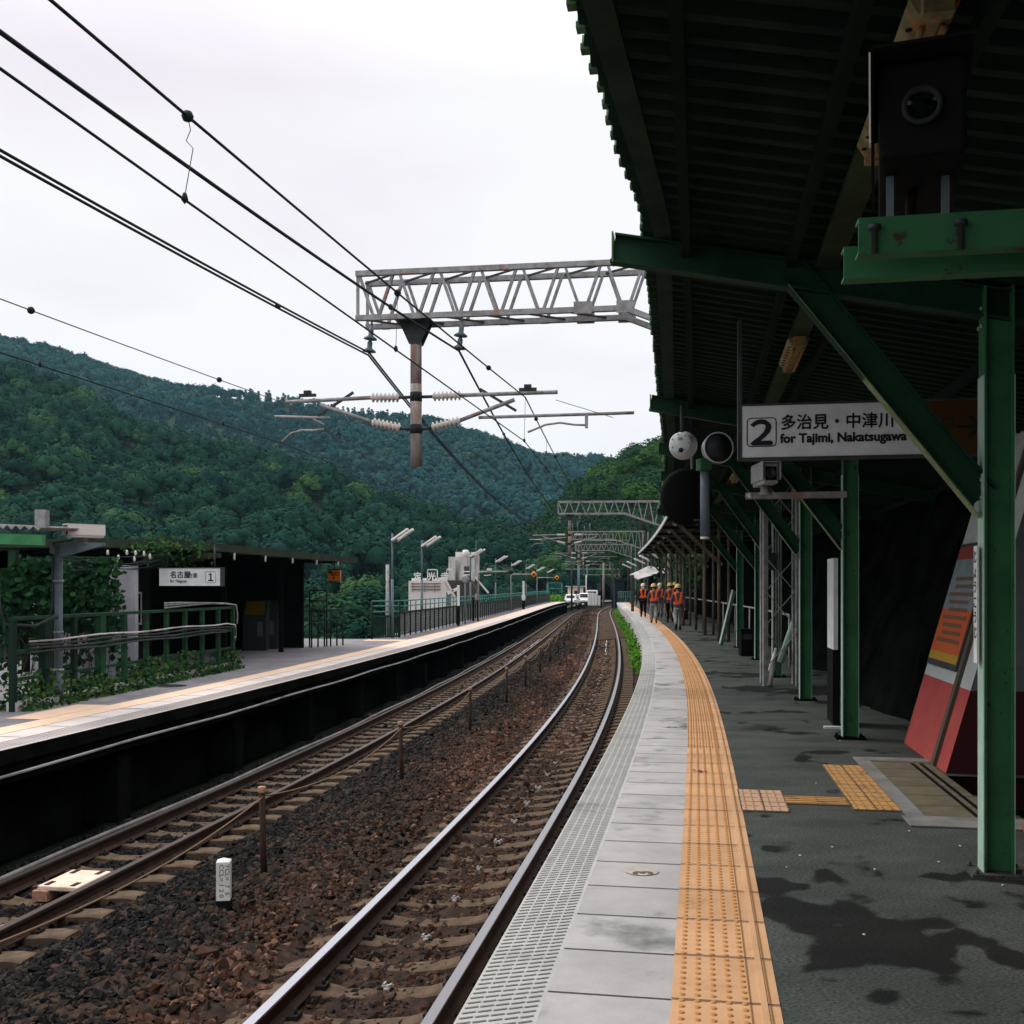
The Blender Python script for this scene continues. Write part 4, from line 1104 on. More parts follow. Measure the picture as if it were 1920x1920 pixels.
def gantry(u, label, obar, o0, o1, obend, n, ztop, dz=0.0, detail=True, hang=()):
    root = thing('line_gantry', label, 'gantry', (0, 0, 0), group='overhead line gantries')
    Q = truss(root, u, o0, o1, obend, n, ZB + dz, ZT + dz, full=detail)
    b = P(u, obar, 0)
    mb = MB(); rr = .098
    lo = ZB + dz - 2.52
    mb.tube([(b.x, b.y, ZB + dz - .02), (b.x, b.y, ZB + dz - 1.1)], rr, 16); pole = mb.build('drop_tube', M['steel_pole'], root)
    mb = MB(); mb.tube([(b.x, b.y, ZB + dz - 1.1), (b.x, b.y, lo)], rr + .001, 16); mb.build('drop_tube_end', M['steel_pole'] if detail else M['steel_rust'], pole)
    mb = MB(); hh = heading(u)
    for e in (-1, 1):
        v = Matrix.Rotation(hh, 3, 'Z') @ Vector((0, e * .10, 0))
        mb.prism([Vector((b.x, b.y, 0)) + v + Matrix.Rotation(hh, 3, 'Z') @ Vector((x, 0, 0)) + Vector((0, 0, z)) for x, z in ((-.28, ZB + dz - .03), (.28, ZB + dz - .03), (.10, ZB + dz - .42), (-.10, ZB + dz - .42))], Matrix.Rotation(hh, 3, 'Z') @ Vector((0, .014, 0)))
    mb.box((b.x, b.y, ZB + dz - .035), (.62, .66, .02), hh)
    mb.build('gusset_plate', M['steel_dark'], root)
    base = Vector((b.x, b.y, dz - .02))
    cantilever(root, base, -1, u, None); cantilever(root, base, 1, u, None)
    out = [hanger(root, P(u, o, 0), ZB + dz - .05) for o in hang]
    # lattice leg on the platform side
    g = MB(); lx = o1 + .05; S = .26
    cs = [Q(lx + a * S, 0, e * S) for a, e in ((-1, -1), (1, -1), (1, 1), (-1, 1))]
    z0 = 0 if u < UE else -1.2
    for c in cs: g.angle(Vector((c.x, c.y, z0)), Vector((c.x, c.y, ZT + dz - .06)), .075, .008, up=(0, 1, 0))
    k = 0; z = z0 + .3
    while z < ZT + dz - .8:
        for i in range(4):
            a, c = cs[i], cs[(i + 1) % 4]
            if k % 2: a, c = c, a
            g.bar(Vector((a.x, a.y, z)), Vector((c.x, c.y, z + .62)), .045, .012)
        z += .62; k += 1
    g.build('lattice_leg', M['steel'], root)
    return root, Q, out, b
U_G1, o_ = inv(-1.66, 18.45)
G1 = gantry(U_G1, 'nearest grey lattice gantry above both tracks with a round drop tube and brackets', o_, o_ - .98, EDGE + 2.30, o_ + 3.6, 10, 0, hang=(o_ - .82, o_ + .78))
Rr, Q, hang1, b1 = G1
u2, o2 = inv((1068 - 960) * 67.5 / FPX, 67.5)
G2 = gantry(u2, 'second grey lattice gantry farther along the tracks with a rusty drop tube', o2, o2 - .75, o2 + 6.4, o2 + 3.5, 10, 0, detail=False, hang=(o2 - .6, o2 + .62))
u3, o3 = inv((1085 - 960) * 104.0 / FPX, 104.0)
G3 = gantry(u3, 'third lattice gantry behind the rusty drop tube, with masts standing on its beam', o3, o3 - .75, o3 + 6.4, o3 + 3.4, 11, 0, detail=False, hang=(o3 + .7,))
mb = MB()
for dx in (-.6, .55, 1.1, -.1): 
    p = P(u3, o3 + dx, 0); mb.tube([(p.x, p.y, ZT), (p.x, p.y, ZT + random.uniform(.5, 1.6))], .05, 6)
mb.build('mast', M['steel_blue'], G3[0])
u4, o4 = inv((1092 - 960) * 132.0 / FPX, 132.0)
G4 = gantry(u4, 'fourth and smallest lattice gantry before the tunnel', o4 + .1, o4 - .9, o4 + 6.2, o4 + 3.4, 11, 0, dz=-.15, detail=False, hang=())
# wires
def wire(pts, r, name, label, m='wire', cat='wire', balls=(), group='overhead wires'):
    root = thing(name, label, cat, (0, 0, 0), group=group)
    mb = MB(); mb.tube(pts, r, 6, cap=False); mb.build('cable', M[m], root)
    if balls:
        bm_ = MB()
        for c, rad in balls:
            bm_.lathe([(0, -rad), (rad * .7, -rad * .7), (rad, 0), (rad * .7, rad * .7), (0, rad)], c, 12)
        split(bm_, 'spacer_ball', M['wire'], root)
    return root
def sagline(a, b, sag, n=24):
    out = []
    for i in range(n + 1):
        t = i / n; p = Vector(a).lerp(Vector(b), t); p.z -= sag * 4 * t * (1 - t); out.append(p)
    return out
def on_line(a, b, y): t = (y - a[1]) / (b[1] - a[1]); return Vector(a).lerp(Vector(b), t)
# supports: near gantry and the one behind the camera
def back(p, Y, slope): return Vector((p[0] + (Y - p[1]) * slope, Y, p[2]))
c2g = W(983, 827, 18.3); m2g = W(985, 745, 18.3); c1g = W(540, 835, 18.9); m1g = W(522, 752, 18.9)
c2b = back(c2g, -22, .2036); m2b = back(m2g, -22, .2036)
c1b = back(c1g, -22, .2); m1b = back(m1g, -22, .2)
m2pts = sagline(m2b, m2g, .26); m1pts = sagline(m1b, m1g, .25)
sx2 = lambda u: P(u, .15, 0)
def next_pt(u, o, z): return P(u, o, z)
c2n, m2n = P(u2, .25, 4.10), P(u2, .25, 4.93); c1n, m1n = P(u2, float(O1(u2)) - .2, 4.08), P(u2, float(O1(u2)) - .2, 4.91)
c2f, m2f = P(u3, .2, 4.08), P(u3, .2, 4.9); c1f, m1f = P(u3, float(O1(u3)), 4.06), P(u3, float(O1(u3)), 4.9)
def ball_at(pts, xpx):
    best = min(range(len(pts)), key=lambda i: abs(960 + FPX * pts[i].x / pts[i].y - xpx) if pts[i].y > 1 else 1e9)
    return best
def interp_x(pts, xpx):
    for a, b in zip(pts[:-1], pts[1:]):
        if a.y < .8 or b.y < .8: continue
        xa, xb = 960 + FPX * a.x / a.y, 960 + FPX * b.x / b.y
        if (xa - xpx) * (xb - xpx) <= 0 and xa != xb: return a.lerp(b, (xpx - xa) / (xb - xa))
m2n_pts = sagline(m2g, m2n, .55); m1n_pts = sagline(m1g, m1n, .5)
b_near = [interp_x(m2pts, x) for x in (343, 743, 915)]
b_far = [interp_x(m2n_pts, x) for x in (1005, 1041)]
wire(m2pts + m2n_pts[1:] + sagline(m2n, m2f, .3)[1:], .011, 'messenger_wire', 'messenger wire with dark spacer balls above the near track contact wire',
     balls=[(p, .040) for p in b_near if p] + [(p, .040) for p in b_far if p])
c2all = [c2b, c2g, c2n, c2f]
wire([c2b, c2g, c2n, c2f], .0095, 'contact_wire', 'contact wire above the near track, pulled aside at the bracket arm')
b1s = [interp_x(m1pts, x) for x in (57, 409)]
wire(m1pts + m1n_pts[1:] + sagline(m1n, m1f, .3)[1:], .0075, 'messenger_wire', 'thin messenger wire with two spacer balls above the far track', m='wire_copper', balls=[(p, .045) for p in b1s if p])
wire([c1b, c1g, c1n, c1f], .0095, 'contact_wire', 'contact wire above the far track crossing the hillside view')
# droppers
def dropper(p, q, label, r=.004, hook=False, group='droppers of the overhead wires'):
    root = thing('dropper_wire', label, 'wire', q, group=group)
    mb = at(root)
    if hook: mb.tube([p, p + Vector((.02, .0, -.09)), p + Vector((-.015, .02, -.15)), p + Vector((.03, .02, -.2)), Vector((q.x, q.y, q.z + .02))], r, 5)
    else: mb.tube([p, Vector(q)], r, 4)
    mb.build('cable', M['wire_copper'], root)
    mb = at(root); mb.lathe([(0, -.03), (.024, 0), (.014, .04), (0, .05)], q, 8); mb.build('clamp', M['wire'], root)
dropper(b_near[0], on_line(c2b, c2g, b_near[0].y), 'thin looped dropper hanging from the first spacer ball of the near track', .0032, True)
dropper(b_near[1], on_line(c2b, c2g, b_near[1].y), 'thin dropper hanging from the ball in front of the gantry beam', .0032)
for f in (.04, .10, .2, .3, .42, .54, .66, .8, .92):
    p = m2n_pts[int(f * 24)]; dropper(p, on_line(c2g, c2n, p.y), 'thin dropper between the wires of the near track beyond the first gantry')
for f in (.05, .15, .3, .45, .6, .75, .9):
    p = m1n_pts[int(f * 24)]; dropper(p, on_line(c1g, c1n, p.y), 'thin dropper between the wires of the far track beyond the first gantry')
for x, lb in ((66, 'small clamp and dropper on the far track wire at the left hillside'), (416, 'small clamp and dropper on the far track wire near the bracket')):
    q = interp_x([c1b.lerp(c1g, i / 20) for i in range(21)], x)
    if q: dropper(Vector((q.x, q.y, q.z + .1)), q, lb)
# feeders from hanger to hanger; each doubles
def feeder(label, i, near_px, sag_f, r, double):
    h = hang1[i]; tgt = G2[2][i]
    a = Vector(near_px); d = (h - a); bk = h - d * (40.0 / d.length)
    pts = []
    # parabola through hanger, near measured point and a support behind the camera
    mid = a; L = 41.0
    t0 = (h - a).length / L
    end = Vector((h.x + (a.x - h.x) / t0, h.y + (a.y - h.y) / t0, h.z))
    s4 = (h.z - a.z) / (t0 * (1 - t0)) / 4
    for k in range(33):
        t = k / 32; p = h.lerp(end, t); p.z = h.z - s4 * 4 * t * (1 - t); pts.append(p)
    pts2 = sagline(h, tgt, sag_f, 36)
    root = thing('feeder_cable', label, 'wire', (0, 0, 0), group='overhead wires')
    for e in ((0,) if not double else (-.022, .022)):
        mb = MB(); off = Vector((e * .3, 0, e))
        mb.tube([p + off for p in reversed(pts)] + [p + off for p in pts2[1:]], r, 6); mb.build('cable', M['wire'], root)
    mb = MB()
    for p in (pts[3], pts2[5]): mb.lathe([(0, -.05), (.035, -.04), (.035, .04), (0, .05)], p, 8, axis='Y')
    split(mb, 'clamp', M['steel_dark'], root)
    tg3 = P(u3, o3 + (-.6, .62)[i], ZB - .5)
    mb = MB(); mb.tube(sagline(tgt, tg3, .6), r, 6); mb.build('cable', M['wire'], root)
feeder('heavy double feeder cable hung from the left insulator of the nearest gantry', 0, W(0, 287, 9.15), 1.22, .017, True)
feeder('single feeder cable hung from the right insulator of the nearest gantry', 1, W(0, 60, 6.72), .95, .019, False)
# stay wires of the right bracket
mb = MB(); mb.tube([W(1042, 750, 18.0), W(1150, 783, 17.7)], .006, 5); mb.build('stay_wire', M['wire_copper'], Rr)
# ------------------------------------------------------------------ things on the far (left) platform
def fence_near():
    A = Vector((-7.30, 15.6, LZ)); B = Vector((-6.28, 24.0, LZ)); d = B - A
    root = thing('railing', 'old green post and rail fence overgrown with creepers beside the camera mast', 'fence', A)
    n = 10
    for i in range(n + 1):
        p = A.lerp(B, i / n)
        w = .17 if i in (1, 3) else .10
        mb = at(root); mb.box(p + Vector((0, 0, .66)), (w * .7, w, 1.36), -math.atan2(d.x, d.y)); mb.build('post', M['fence_green'] if i > 2 else M['fence_dark'], root)
    for z, w, h in ((1.36, .12, .05), (.86, .05, .06), (.46, .05, .05), (.2, .05, .05)):
        mb = at(root); mb.bar(A + Vector((-.02, 0, z)), B + Vector((-.02, 0, z)), w, h); mb.build('rail', M['fence_green'], root)
    mb = at(root); mb.bar(A + Vector((-.02, 0, .06)), B + Vector((-.02, 0, .06)), .16, .14); mb.build('kerb', M['concrete_stained'], root)
    # conduits tied to the fence
    root2 = thing('conduit_bundle', 'bundle of pale grey conduits tied along the green railing and hooking down at its end', 'conduit', A)
    for k in range(4):
        z = 0.84 + .06 * k
        mb = at(root2); pts = [A + Vector((.10, 0, z)) + d * f + Vector((0, 0, .015 * math.sin(f * 17 + k))) for f in np.linspace(.03, .93, 12)]
        if k > 1: pts += [B + Vector((.12, -.25, z - .04)), B + Vector((.12, -.2, z - .3)), B + Vector((.12, -.3, .4 + .1 * k))]
        mb.tube(pts, .015, 6); mb.build('conduit', M['concrete_stained'] if k == 3 else M['steel_dark'], root2)
    mb = at(root2)
    for k in range(3):
        pts = [A + d * f + Vector((-.03, 0, 1.44 + .02 * k + .03 * math.sin(f * 9 + k))) for f in np.linspace(.60, .95, 8)]
        pts += [B + Vector((.1, -.12, 1.42)), B + Vector((.12, -.05, 1.2)), B + Vector((.12, -.1, 1.0))]
        mb.tube(pts, .018, 6)
    mb.build('conduit', M['steel'], root2)
fence_near()
def cctv_box(root, L, w, h, m, hood=.06):
    """camera housing looking along -y, base at z=0"""
    mb = MB(); mb.box((0, 0, h / 2), (w, L, h)); bd = mb.build('housing', m, root, bevel=.012)
    mb = MB(); mb.box((0, -.02, h + .012), (w + .03, L + hood, .014)); mb.box((-(w / 2 + .013), -.02, h * .6), (.006, L + hood, h * .82)); mb.box((w / 2 + .013, -.02, h * .6), (.006, L + hood, h * .82)); mb.build('sunshield', m, root)
    mb = MB(); mb.box((0, -L / 2 - .004, h / 2), (w * .72, .012, h * .66)); mb.build('window', M['glass_dark'], root)
    mb = MB(); mb.lathe([(.048, 0), (.048, -.02), (.034, -.02), (.034, -.004)], (0, -L / 2 - .008, h / 2), 20, axis='Y'); mb.build('lens_ring', M['steel_dark'], root)
    return bd
# camera on its mast by the ivy fence
p = W(110, 1318, 16.8); base = Vector((p.x, 16.8, LZ))
root = thing('camera_mast', 'dark steel mast with a tapered side arm carrying a camera on the far platform', 'mast', base)
mb = MB(); mb.tube([(0, 0, 0), (0, 0, 2.48)], .062, 12); mb.tube([(0, 0, .0), (0, 0, .5)], .072, 12); mb.build('pole', M['steel_blue'], root)
mb = MB(); mb.prism([(-.12, -.05, 2.36), (.06, -.05, 2.30), (.72, -.05, 2.48), (.72, -.05, 2.52), (-.05, -.05, 2.53), (-.13, -.05, 2.48)], (0, .1, 0)); mb.build('arm', M['steel_blue'], root)
mb = MB(); mb.lathe([(.08, .5), (.08, .54)], n=12); mb.lathe([(.08, 1.9), (.08, 1.94)], n=12); mb.lathe([(.075, 1.1), (.075, 1.13)], n=12); split(mb, 'band', M['steel'], root)
mb = MB(); mb.tube([(-.35, .3, 1.3), (-.3, .2, 1.22), (-.2, .0, 1.25), (-.085, 0, 1.5), (-.085, 0, 2.3), (-.05, -.06, 2.52), (.25, -.06, 2.56)], .014, 6); mb.tube([(-.10, .03, 1.4), (-.10, .03, 2.3)], .022, 6); mb.build('conduit', M['steel_dark'], root)
cr = thing('security_camera', 'pale boxy security camera on the mast arm beside the ivy', 'camera', base + Vector((.42, 0, 2.60)), R(-48))
cctv_box(cr, .52, .21, .19, M['camera_white'])
mb = MB(); mb.lathe([(.045, -.09), (.045, -.02), (.07, 0)], n=10); mb.box((0, 0, -.085), (.16, .1, .012)); mb.build('mount', M['steel'], cr)
# grey post with box next to it
root = thing('junction_post', 'dark grey post with a box between the mast and the shelter column', 'post', base + Vector((-.28, .35, 0)))
mb = MB(); mb.box((0, 0, .65), (.10, .10, 1.3)); mb.build('post', M['steel_dark'], root)
mb = MB(); mb.box((0, -.02, 1.2), (.2, .16, .34)); mb.build('box', M['steel_dark'], root, bevel=.01)

# green gabled shelter end, only its corner in view
root = thing('shelter_roof', 'green framed corrugated shelter roof at the left edge with a thick green corner column', 'shelter', (-8.4, 15.6, LZ))
us_ = np.arange(-1.75, 1.66, .021); V = []
A_ = np.stack([us_, np.full_like(us_, -.32), 2.74 - .045 * us_ + .026 * np.sin(us_ * 2 * np.pi / .126)], 1); B_ = A_ + np.array([0, 2.3, .10])
n = len(us_); i = np.arange(n - 1)
o = np_obj('roof_sheet', np.concatenate([A_, B_]), [np.stack([i, i + 1, n + i + 1, n + i], 1)], mat('corrugated_grey', (.20, .19, .19), .8, (.12, .115, .115), 5, 6), root)
sm = o.modifiers.new('thickness', 'SOLIDIFY'); sm.thickness = .008
mb = MB(); mb.bar((-1.8, -.24, 2.60), (1.66, -.24, 2.50), .10, .15); mb.build('fascia', mat('green_fascia', (.05, .22, .085), .5, (.035, .15, .06), 4, 6), root)
mb = MB(); mb.bar((-1.8, -.1, 2.24), (1.1, -.1, 2.22), .1, .26); mb.prism([(1.1, -.15, 2.36), (1.22, -.15, 2.36), (1.2, -.15, 2.2), (1.1, -.15, 2.1), (.3, -.15, 2.08), (.3, -.15, 2.2)], (0, .1, 0)); mb.build('beam', M['fence_green'], root)
mb = MB(); mb.box((.62, .1, 1.25), (.26, .26, 2.5)); mb.build('column', mat('green_column', (.022, .12, .035), .55, (.015, .08, .025), 4, 6), root)
mb = MB(); mb.box((1.55, -.05, 2.82), (.15, .15, .26)); mb.build('vent_pipe', M['steel'], root)
mb = MB(); mb.tube([(.9, -.05, 2.2), (.93, -.05, 1.5), (1.0, -.02, 1.28), (1.3, .3, 1.25), (1.5, .6, 1.4)], .02, 6); mb.build('conduit', M['steel_dark'], root)

# pale wall behind the fence with ivy, dark shelter
root = thing('garden_wall', 'pale rendered wall behind the green railing partly covered by ivy', 'wall', (-8.0, 20.0, LZ))
mb = MB(); mb.box((-.42, 1.0, 1.0), (2.1, .16, 2.5), -.05); mb.build('wall', M['wall_pale'] if 'wall_pale' in M else mat('wall_pale', (.44, .44, .49), .9, (.33, .33, .37), 1.5, 6), root)
SA, SB = Vector((-6.86, 22.0, 0)), Vector((-4.95, 32.6, 0))
sd_ = (SB - SA).normalized(); sn = Vector((-sd_.y, sd_.x, 0))          # sn points away from the track
sh = thing('platform_shelter', 'low dark open fronted shelter with a thick flat mossy roof on the far platform', 'shelter', SA + Vector((0, 0, LZ)))
Lh = (SB - SA).length
def S(a, b, z): return SA + sd_ * a + sn * b + Vector((0, 0, LZ + z))
mb = at(sh)
mb.prism([S(-.4, -.15, 2.62), S(Lh + .25, -.15, 2.55), S(Lh + .25, 4.6, 2.60), S(-.4, 4.6, 2.66)], (0, 0, .17)); mb.build('roof', M['roof_dark'], sh)
mb = at(sh); mb.bar(W(350, 1024, 21.65), W(175, 1060, 25.5), .5, .16); mb.bar(W(350, 1040, 22.6), W(165, 1072, 26.5), 1.6, .10); mb.build('lean_to_roof', M['roof_dark'], sh)
mb = at(sh)
for a in np.arange(.4, Lh, 1.75): mb.bar(S(a, -.1, 2.56), S(a, 4.5, 2.58), .08, .1)
split(mb, 'rafter', M['shelter_dark'], sh)
mb = at(sh)
for a in np.arange(.6, Lh, 1.75): mb.tube([S(a, -.12, 2.60), S(a, -.12, 2.44)], .025, 6)
split(mb, 'bracket', M['white'], sh)
mb = at(sh); mb.prism([S(.2, 3.6, 0), S(Lh - .9, 3.6, 0), S(Lh - .9, 3.75, 0), S(.2, 3.75, 0)], (0, 0, 2.6)); mb.build('back_wall', M['shelter_dark'], sh)
mb = at(sh); mb.prism([S(Lh - 1.0, 1.15, 0), S(Lh - .85, 1.15, 0), S(Lh - .85, 3.7, 0), S(Lh - 1.0, 3.7, 0)], (0, 0, 2.55)); mb.build('end_wall', M['shelter_dark'], sh)
mb = at(sh)     # near side wall with window openings
for b0, b1, z0_, z1_ in ((1.0, 3.7, 0, 1.02), (1.0, 3.7, 1.72, 2.6), (1.0, 1.12, 1.02, 1.72), (1.95, 2.10, 1.02, 1.72), (2.75, 2.95, 1.02, 1.72), (3.5, 3.7, 1.02, 1.72)):
    mb.prism([S(.5, b0, z0_), S(.6, b0, z0_), S(.6, b1, z0_), S(.5, b1, z0_)], (0, 0, z1_ - z0_))
mb.build('side_wall', M['shelter_dark'], sh)
mb = at(sh)
for b0, b1 in ((1.12, 1.95), (2.10, 2.75), (2.95, 3.5)): mb.bar(S(.53, b0, 1.70), S(.53, b1, 1.70), .05, .04); mb.bar(S(.53, b0, 1.04), S(.53, b1, 1.04), .05, .04); mb.bar(S(.53, b0 + .02, 1.04), S(.53, b0 + .02, 1.70), .04, .04); 
mb.build('window_frame', M['steel'], sh)
mb = at(sh)
for a in (.55, 4.2, 7.8): mb.box(S(a, 1.0, 1.3), (.12, .12, 2.6))
split(mb, 'column', M['shelter_dark'], sh)
mb = at(sh)
for a in (2.6, 3.6): mb.box(S(a, 3.56, 1.35), (.06, .02, .05))
for a, z in ((2.4, 1.25), (3.4, 1.25)): mb.prism([S(a, 3.58, z - .5), S(a + .75, 3.58, z - .5), S(a + .75, 3.58, z + .55), S(a, 3.58, z + .55)], -sn * .02)
mb.build('notice_board', mat('notice', (.035, .036, .034), .8, (.02, .02, .02), 30, 4), sh)
# two ticket machines under the shelter
for k, a in enumerate((Lh - 2.15, Lh - 1.35)):
    root = thing('ticket_machine', ['grey ticket machine with a yellow slanted top inside the dark shelter, the left one', 'grey ticket machine with a green slanted top inside the dark shelter, the right one'][k], 'ticket machine', S(a, 2.1, 0), -math.atan2(sd_.x, sd_.y) + .25, group='ticket machines in the shelter')
    mb = MB(); mb.prism([(-.33, -.35, 0), (-.33, .35, 0), (-.33, .35, 1.42), (-.33, .08, 1.42), (-.33, -.35, .95)], (.66, 0, 0)); mb.build('cabinet', mat('machine_grey', (.03, .033, .034), .6), root)
    mb = MB(); mb.prism([(-.27, -.30, 1.02), (.27, -.30, 1.02), (.27, .04, 1.39), (-.27, .04, 1.39)], (0, -.012, .012)); mb.build('panel', [mat('machine_yellow', (.14, .11, .008), .6), mat('machine_green', (.02, .05, .03), .6)][k], root)
    mb = MB(); mb.box((.16, -.356, .62), (.16, .012, .42)); mb.build('label_plate', M['panel_grey'], root)
# sign 1
c = W(357, 1082, 21.4); hz = heading(22)
root = thing('platform_sign', 'white platform sign reading 1 for Nagoya hung at the end of the dark shelter', 'sign', (c.x, 21.4, c.z), hz)
mb = MB(); mb.box((0, .02, 0), (1.28, .12, .35)); mb.build('board', M['sign_white'], root)
mb = MB(); mb.box((0, .03, .185), (1.36, .16, .02)); mb.box((.66, .03, 0), (.03, .16, .37)); mb.build('frame', M['steel_dark'], root)
mb = MB(); mb.tube([(-.5, .03, .2), (-.5, .03, .62)], .02, 6); mb.tube([(.5, .03, .2), (.5, .03, .62)], .02, 6); split(mb, 'hanger', M['steel_dark'], root)
X = (R(90), 0, 0)
text('名古屋', .145, M['ink'], 'lettering', root, (-.41, -.043, -.005), X, bold=.004)
text('方面', .10, M['ink'], 'lettering', root, (-.03, -.043, -.005), X, bold=.002)
text('for Nagoya', .078, M['ink'], 'lettering', root, (-.41, -.043, -.105), X, bold=.002)
text('１', .20, M['ink'], 'number', root, (.445, -.043, -.078), X, 'CENTER', bold=.006)
def ring(name, root, cx_, cz_, w, h, t_, y, m, r=.03):
    mb = MB(); 
    def rr(w, h, r):
        pts = []
        for sx, sz, a0 in ((1, 1, 0), (-1, 1, 90), (-1, -1, 180), (1, -1, 270)):
            for k in range(5):
                a = R(a0 + 22.5 * k); pts.append((cx_ + sx * (w / 2 - r) + r * math.cos(a), y, cz_ + sz * (h / 2 - r) + r * math.sin(a)))
        return pts
    a, b = rr(w, h, r), rr(w - 2 * t_, h - 2 * t_, max(r - t_, .004)); n = len(a)
    mb.add(a + b, [(k, (k + 1) % n, n + (k + 1) % n, n + k) for k in range(n)]); return mb.build(name, m, root)
ring('number_frame', root, .445, -.005, .22, .23, .008, -.042, M['ink'])
# exit sign with orange panel at the shelter end
root = thing('exit_sign', 'orange exit sign with black marks hanging at the far end of the dark shelter', 'sign', W(627, 1079, 33.0), heading(33))
mb = MB(); mb.box((0, 0, 0), (.40, .10, .33)); mb.build('board', M['sign_orange'], root)
mb = MB(); mb.box((-.12, -.055, .10), (.10, .01, .07)); mb.add([(-.05, -.056, -.06), (.05, -.056, -.06), (0, -.056, -.13)], [(0, 1, 2)]); mb.build('mark', M['ink'], root)
text('出口', .13, M['ink'], 'lettering', root, (-.10, -.056, .0), X, bold=.003)
mb = MB(); mb.box((0, 0, .19), (.42, .12, .04)); mb.tube([(0, 0, .2), (0, 0, .5)], .02, 6); mb.build('hanger', M['steel_dark'], root)

# dark railing right of the shelter
def railing(name, label, A, B, h, rails, nposts, m, lower=None, group=None, posts_m=None, rail_r=.022, post_r=.025, cat='fence'):
    A = Vector(A); B = Vector(B); root = thing(name, label, cat, A, group=group); d = B - A
    for z in rails:
        mb = at(root); mb.tube([A + Vector((0, 0, z)), B + Vector((0, 0, z))], rail_r, 6); mb.build('rail', m, root)
    for i in range(nposts):
        p = A.lerp(B, i / (nposts - 1)); mb = at(root); mb.tube([p, p + Vector((0, 0, h))], post_r, 6); mb.build('post', posts_m or m, root)
    return root
q0 = S(Lh - .75, .95, 0); 
railing('railing', 'short dark railing with bars at the far corner of the shelter', q0, q0 + Vector((.75, 1.2, 0)), 1.15, (.35, .8, 1.12), 6, M['fence_dark'], rail_r=.025)
railing('railing', 'taller dark handrail frame behind the corner of the shelter', q0 + Vector((-.1, .2, 0)), q0 + Vector((.35, .6, 0)), 1.75, (1.1, 1.4, 1.72), 2, M['fence_dark'], rail_r=.03)
# green gate fence and long teal and grey fence
ga, gb = PL(36.3, 2.55), PL(37.6, 1.85)
g = railing('gate_fence', 'dark green slatted gate with teal rails at the start of the long fence', ga, gb, 1.32, (.95, 1.15, 1.32), 2, M['teal'], rail_r=.025, post_r=.04, posts_m=M['fence_dark'])
mb = at(g); d = gb - ga
for i in range(13): p = ga.lerp(gb, (i + .5) / 13); mb.box(p + Vector((0, 0, .42)), (.045, .03, .80), -math.atan2(d.x, d.y) + R(90))
split(mb, 'slat', M['fence_dark'], g)
mb = at(g); 
for z in (.06, .78): mb.bar(ga + Vector((0, 0, z)), gb + Vector((0, 0, z)), .04, .05)
mb.build('frame', M['fence_green'], g)
FE = thing('platform_fence', 'long fence with grey louvred panels below and teal rails along the far platform', 'fence', PL(37.6, 1.87))
us_ = np.arange(37.6, 126.5, 1.05)
fd = lambda u: 1.87
for z, r_ in ((1.32, .024), (1.12, .02)):
    mb = at(FE); mb.tube([PL(u, fd(u), LZ + z) for u in us_], r_, 6); mb.build('rail', M['teal'], FE)
mb = at(FE); mb.tube([PL(u, fd(u), LZ + .90) for u in us_], .03, 6); mb.build('rail', M['fence_dark'], FE)
mb = MB(); mb.tube([(0, 0, 0), (0, 0, .92)], .026, 6); pm = mb.build('post', M['fence_dark'], FE)
mb = MB(); mb.tube([(0, 0, .92), (0, 0, 1.33)], .022, 6); pt = mb.build('post', M['teal'], pm)
for i, u in enumerate(us_):
    l = PL(u, fd(u)) - FE.location
    if i == 0: pm.location = l
    else:
        c = pm.copy(); COL.objects.link(c); c.location = l; c2_ = pt.copy(); COL.objects.link(c2_); c2_.parent = c
mb = at(FE); L = []
for a, b in zip(us_[:-1], us_[1:]):
    for k in range(9):
        z = LZ + .07 + k * .092
        p, q = PL(a, fd(a) + .03, z), PL(b, fd(b) + .03, z)
        mb.prism([p, q, q + Vector((0, 0, .084)), p + Vector((0, 0, .084))], PL(a, .014, 0) - PL(a, 0, 0))
mb.build('louvre_panel', M['panel_grey'], FE)
# lamps along the fence
def lamp_proto():
    root = thing('platform_lamp', 'x', 'lamp post', group='lamp posts along the far platform fence')
    mb = MB(); mb.tube([(0, 0, 0), (0, 0, 2.1)], .052, 8); mb.tube([(0, 0, 2.1), (0, 0, 3.72)], .038, 8); mb.build('pole', M['steel_blue'], root)
    mb = MB()
    for e in (-.07, .07): 
        q = Matrix.Rotation(R(-26), 3, 'Y')
        mb.box(Vector((.50, e * 1.9, 3.66)), (.85, .11, .085), mat=q)
    mb.build('lamp_head', M['white'], root, bevel=.02)
    mb = MB(); mb.box(Vector((.12, 0, 3.46)), (.2, .3, .03), mat=Matrix.Rotation(R(-26), 3, 'Y')); mb.build('bracket', M['steel_blue'], root)
    return root
LU = [37.2, 42.8, 57.5, 70.5, 82.5, 97.5, 111, 124]
lab = ['tallest lamp post, beside the gate fence', 'lamp post in front of the pale concrete pump house', 'lamp post before the tall concrete tower', 'lamp post just past the white arrow post', 'lamp post in the middle of the long fence row', 'lamp post behind the first orange stop sign', 'lamp post near the second orange stop sign', 'smallest lamp post at the end of the far platform fence']
lp = lamp_proto()
for i, u in enumerate(LU):
    c = lp if i == 0 else dup(lp)
    c.location = PL(u, 2.02); c.rotation_euler = (0, 0, heading(u) + R(-32)); c['label'] = lab[i] + ', twin white heads'
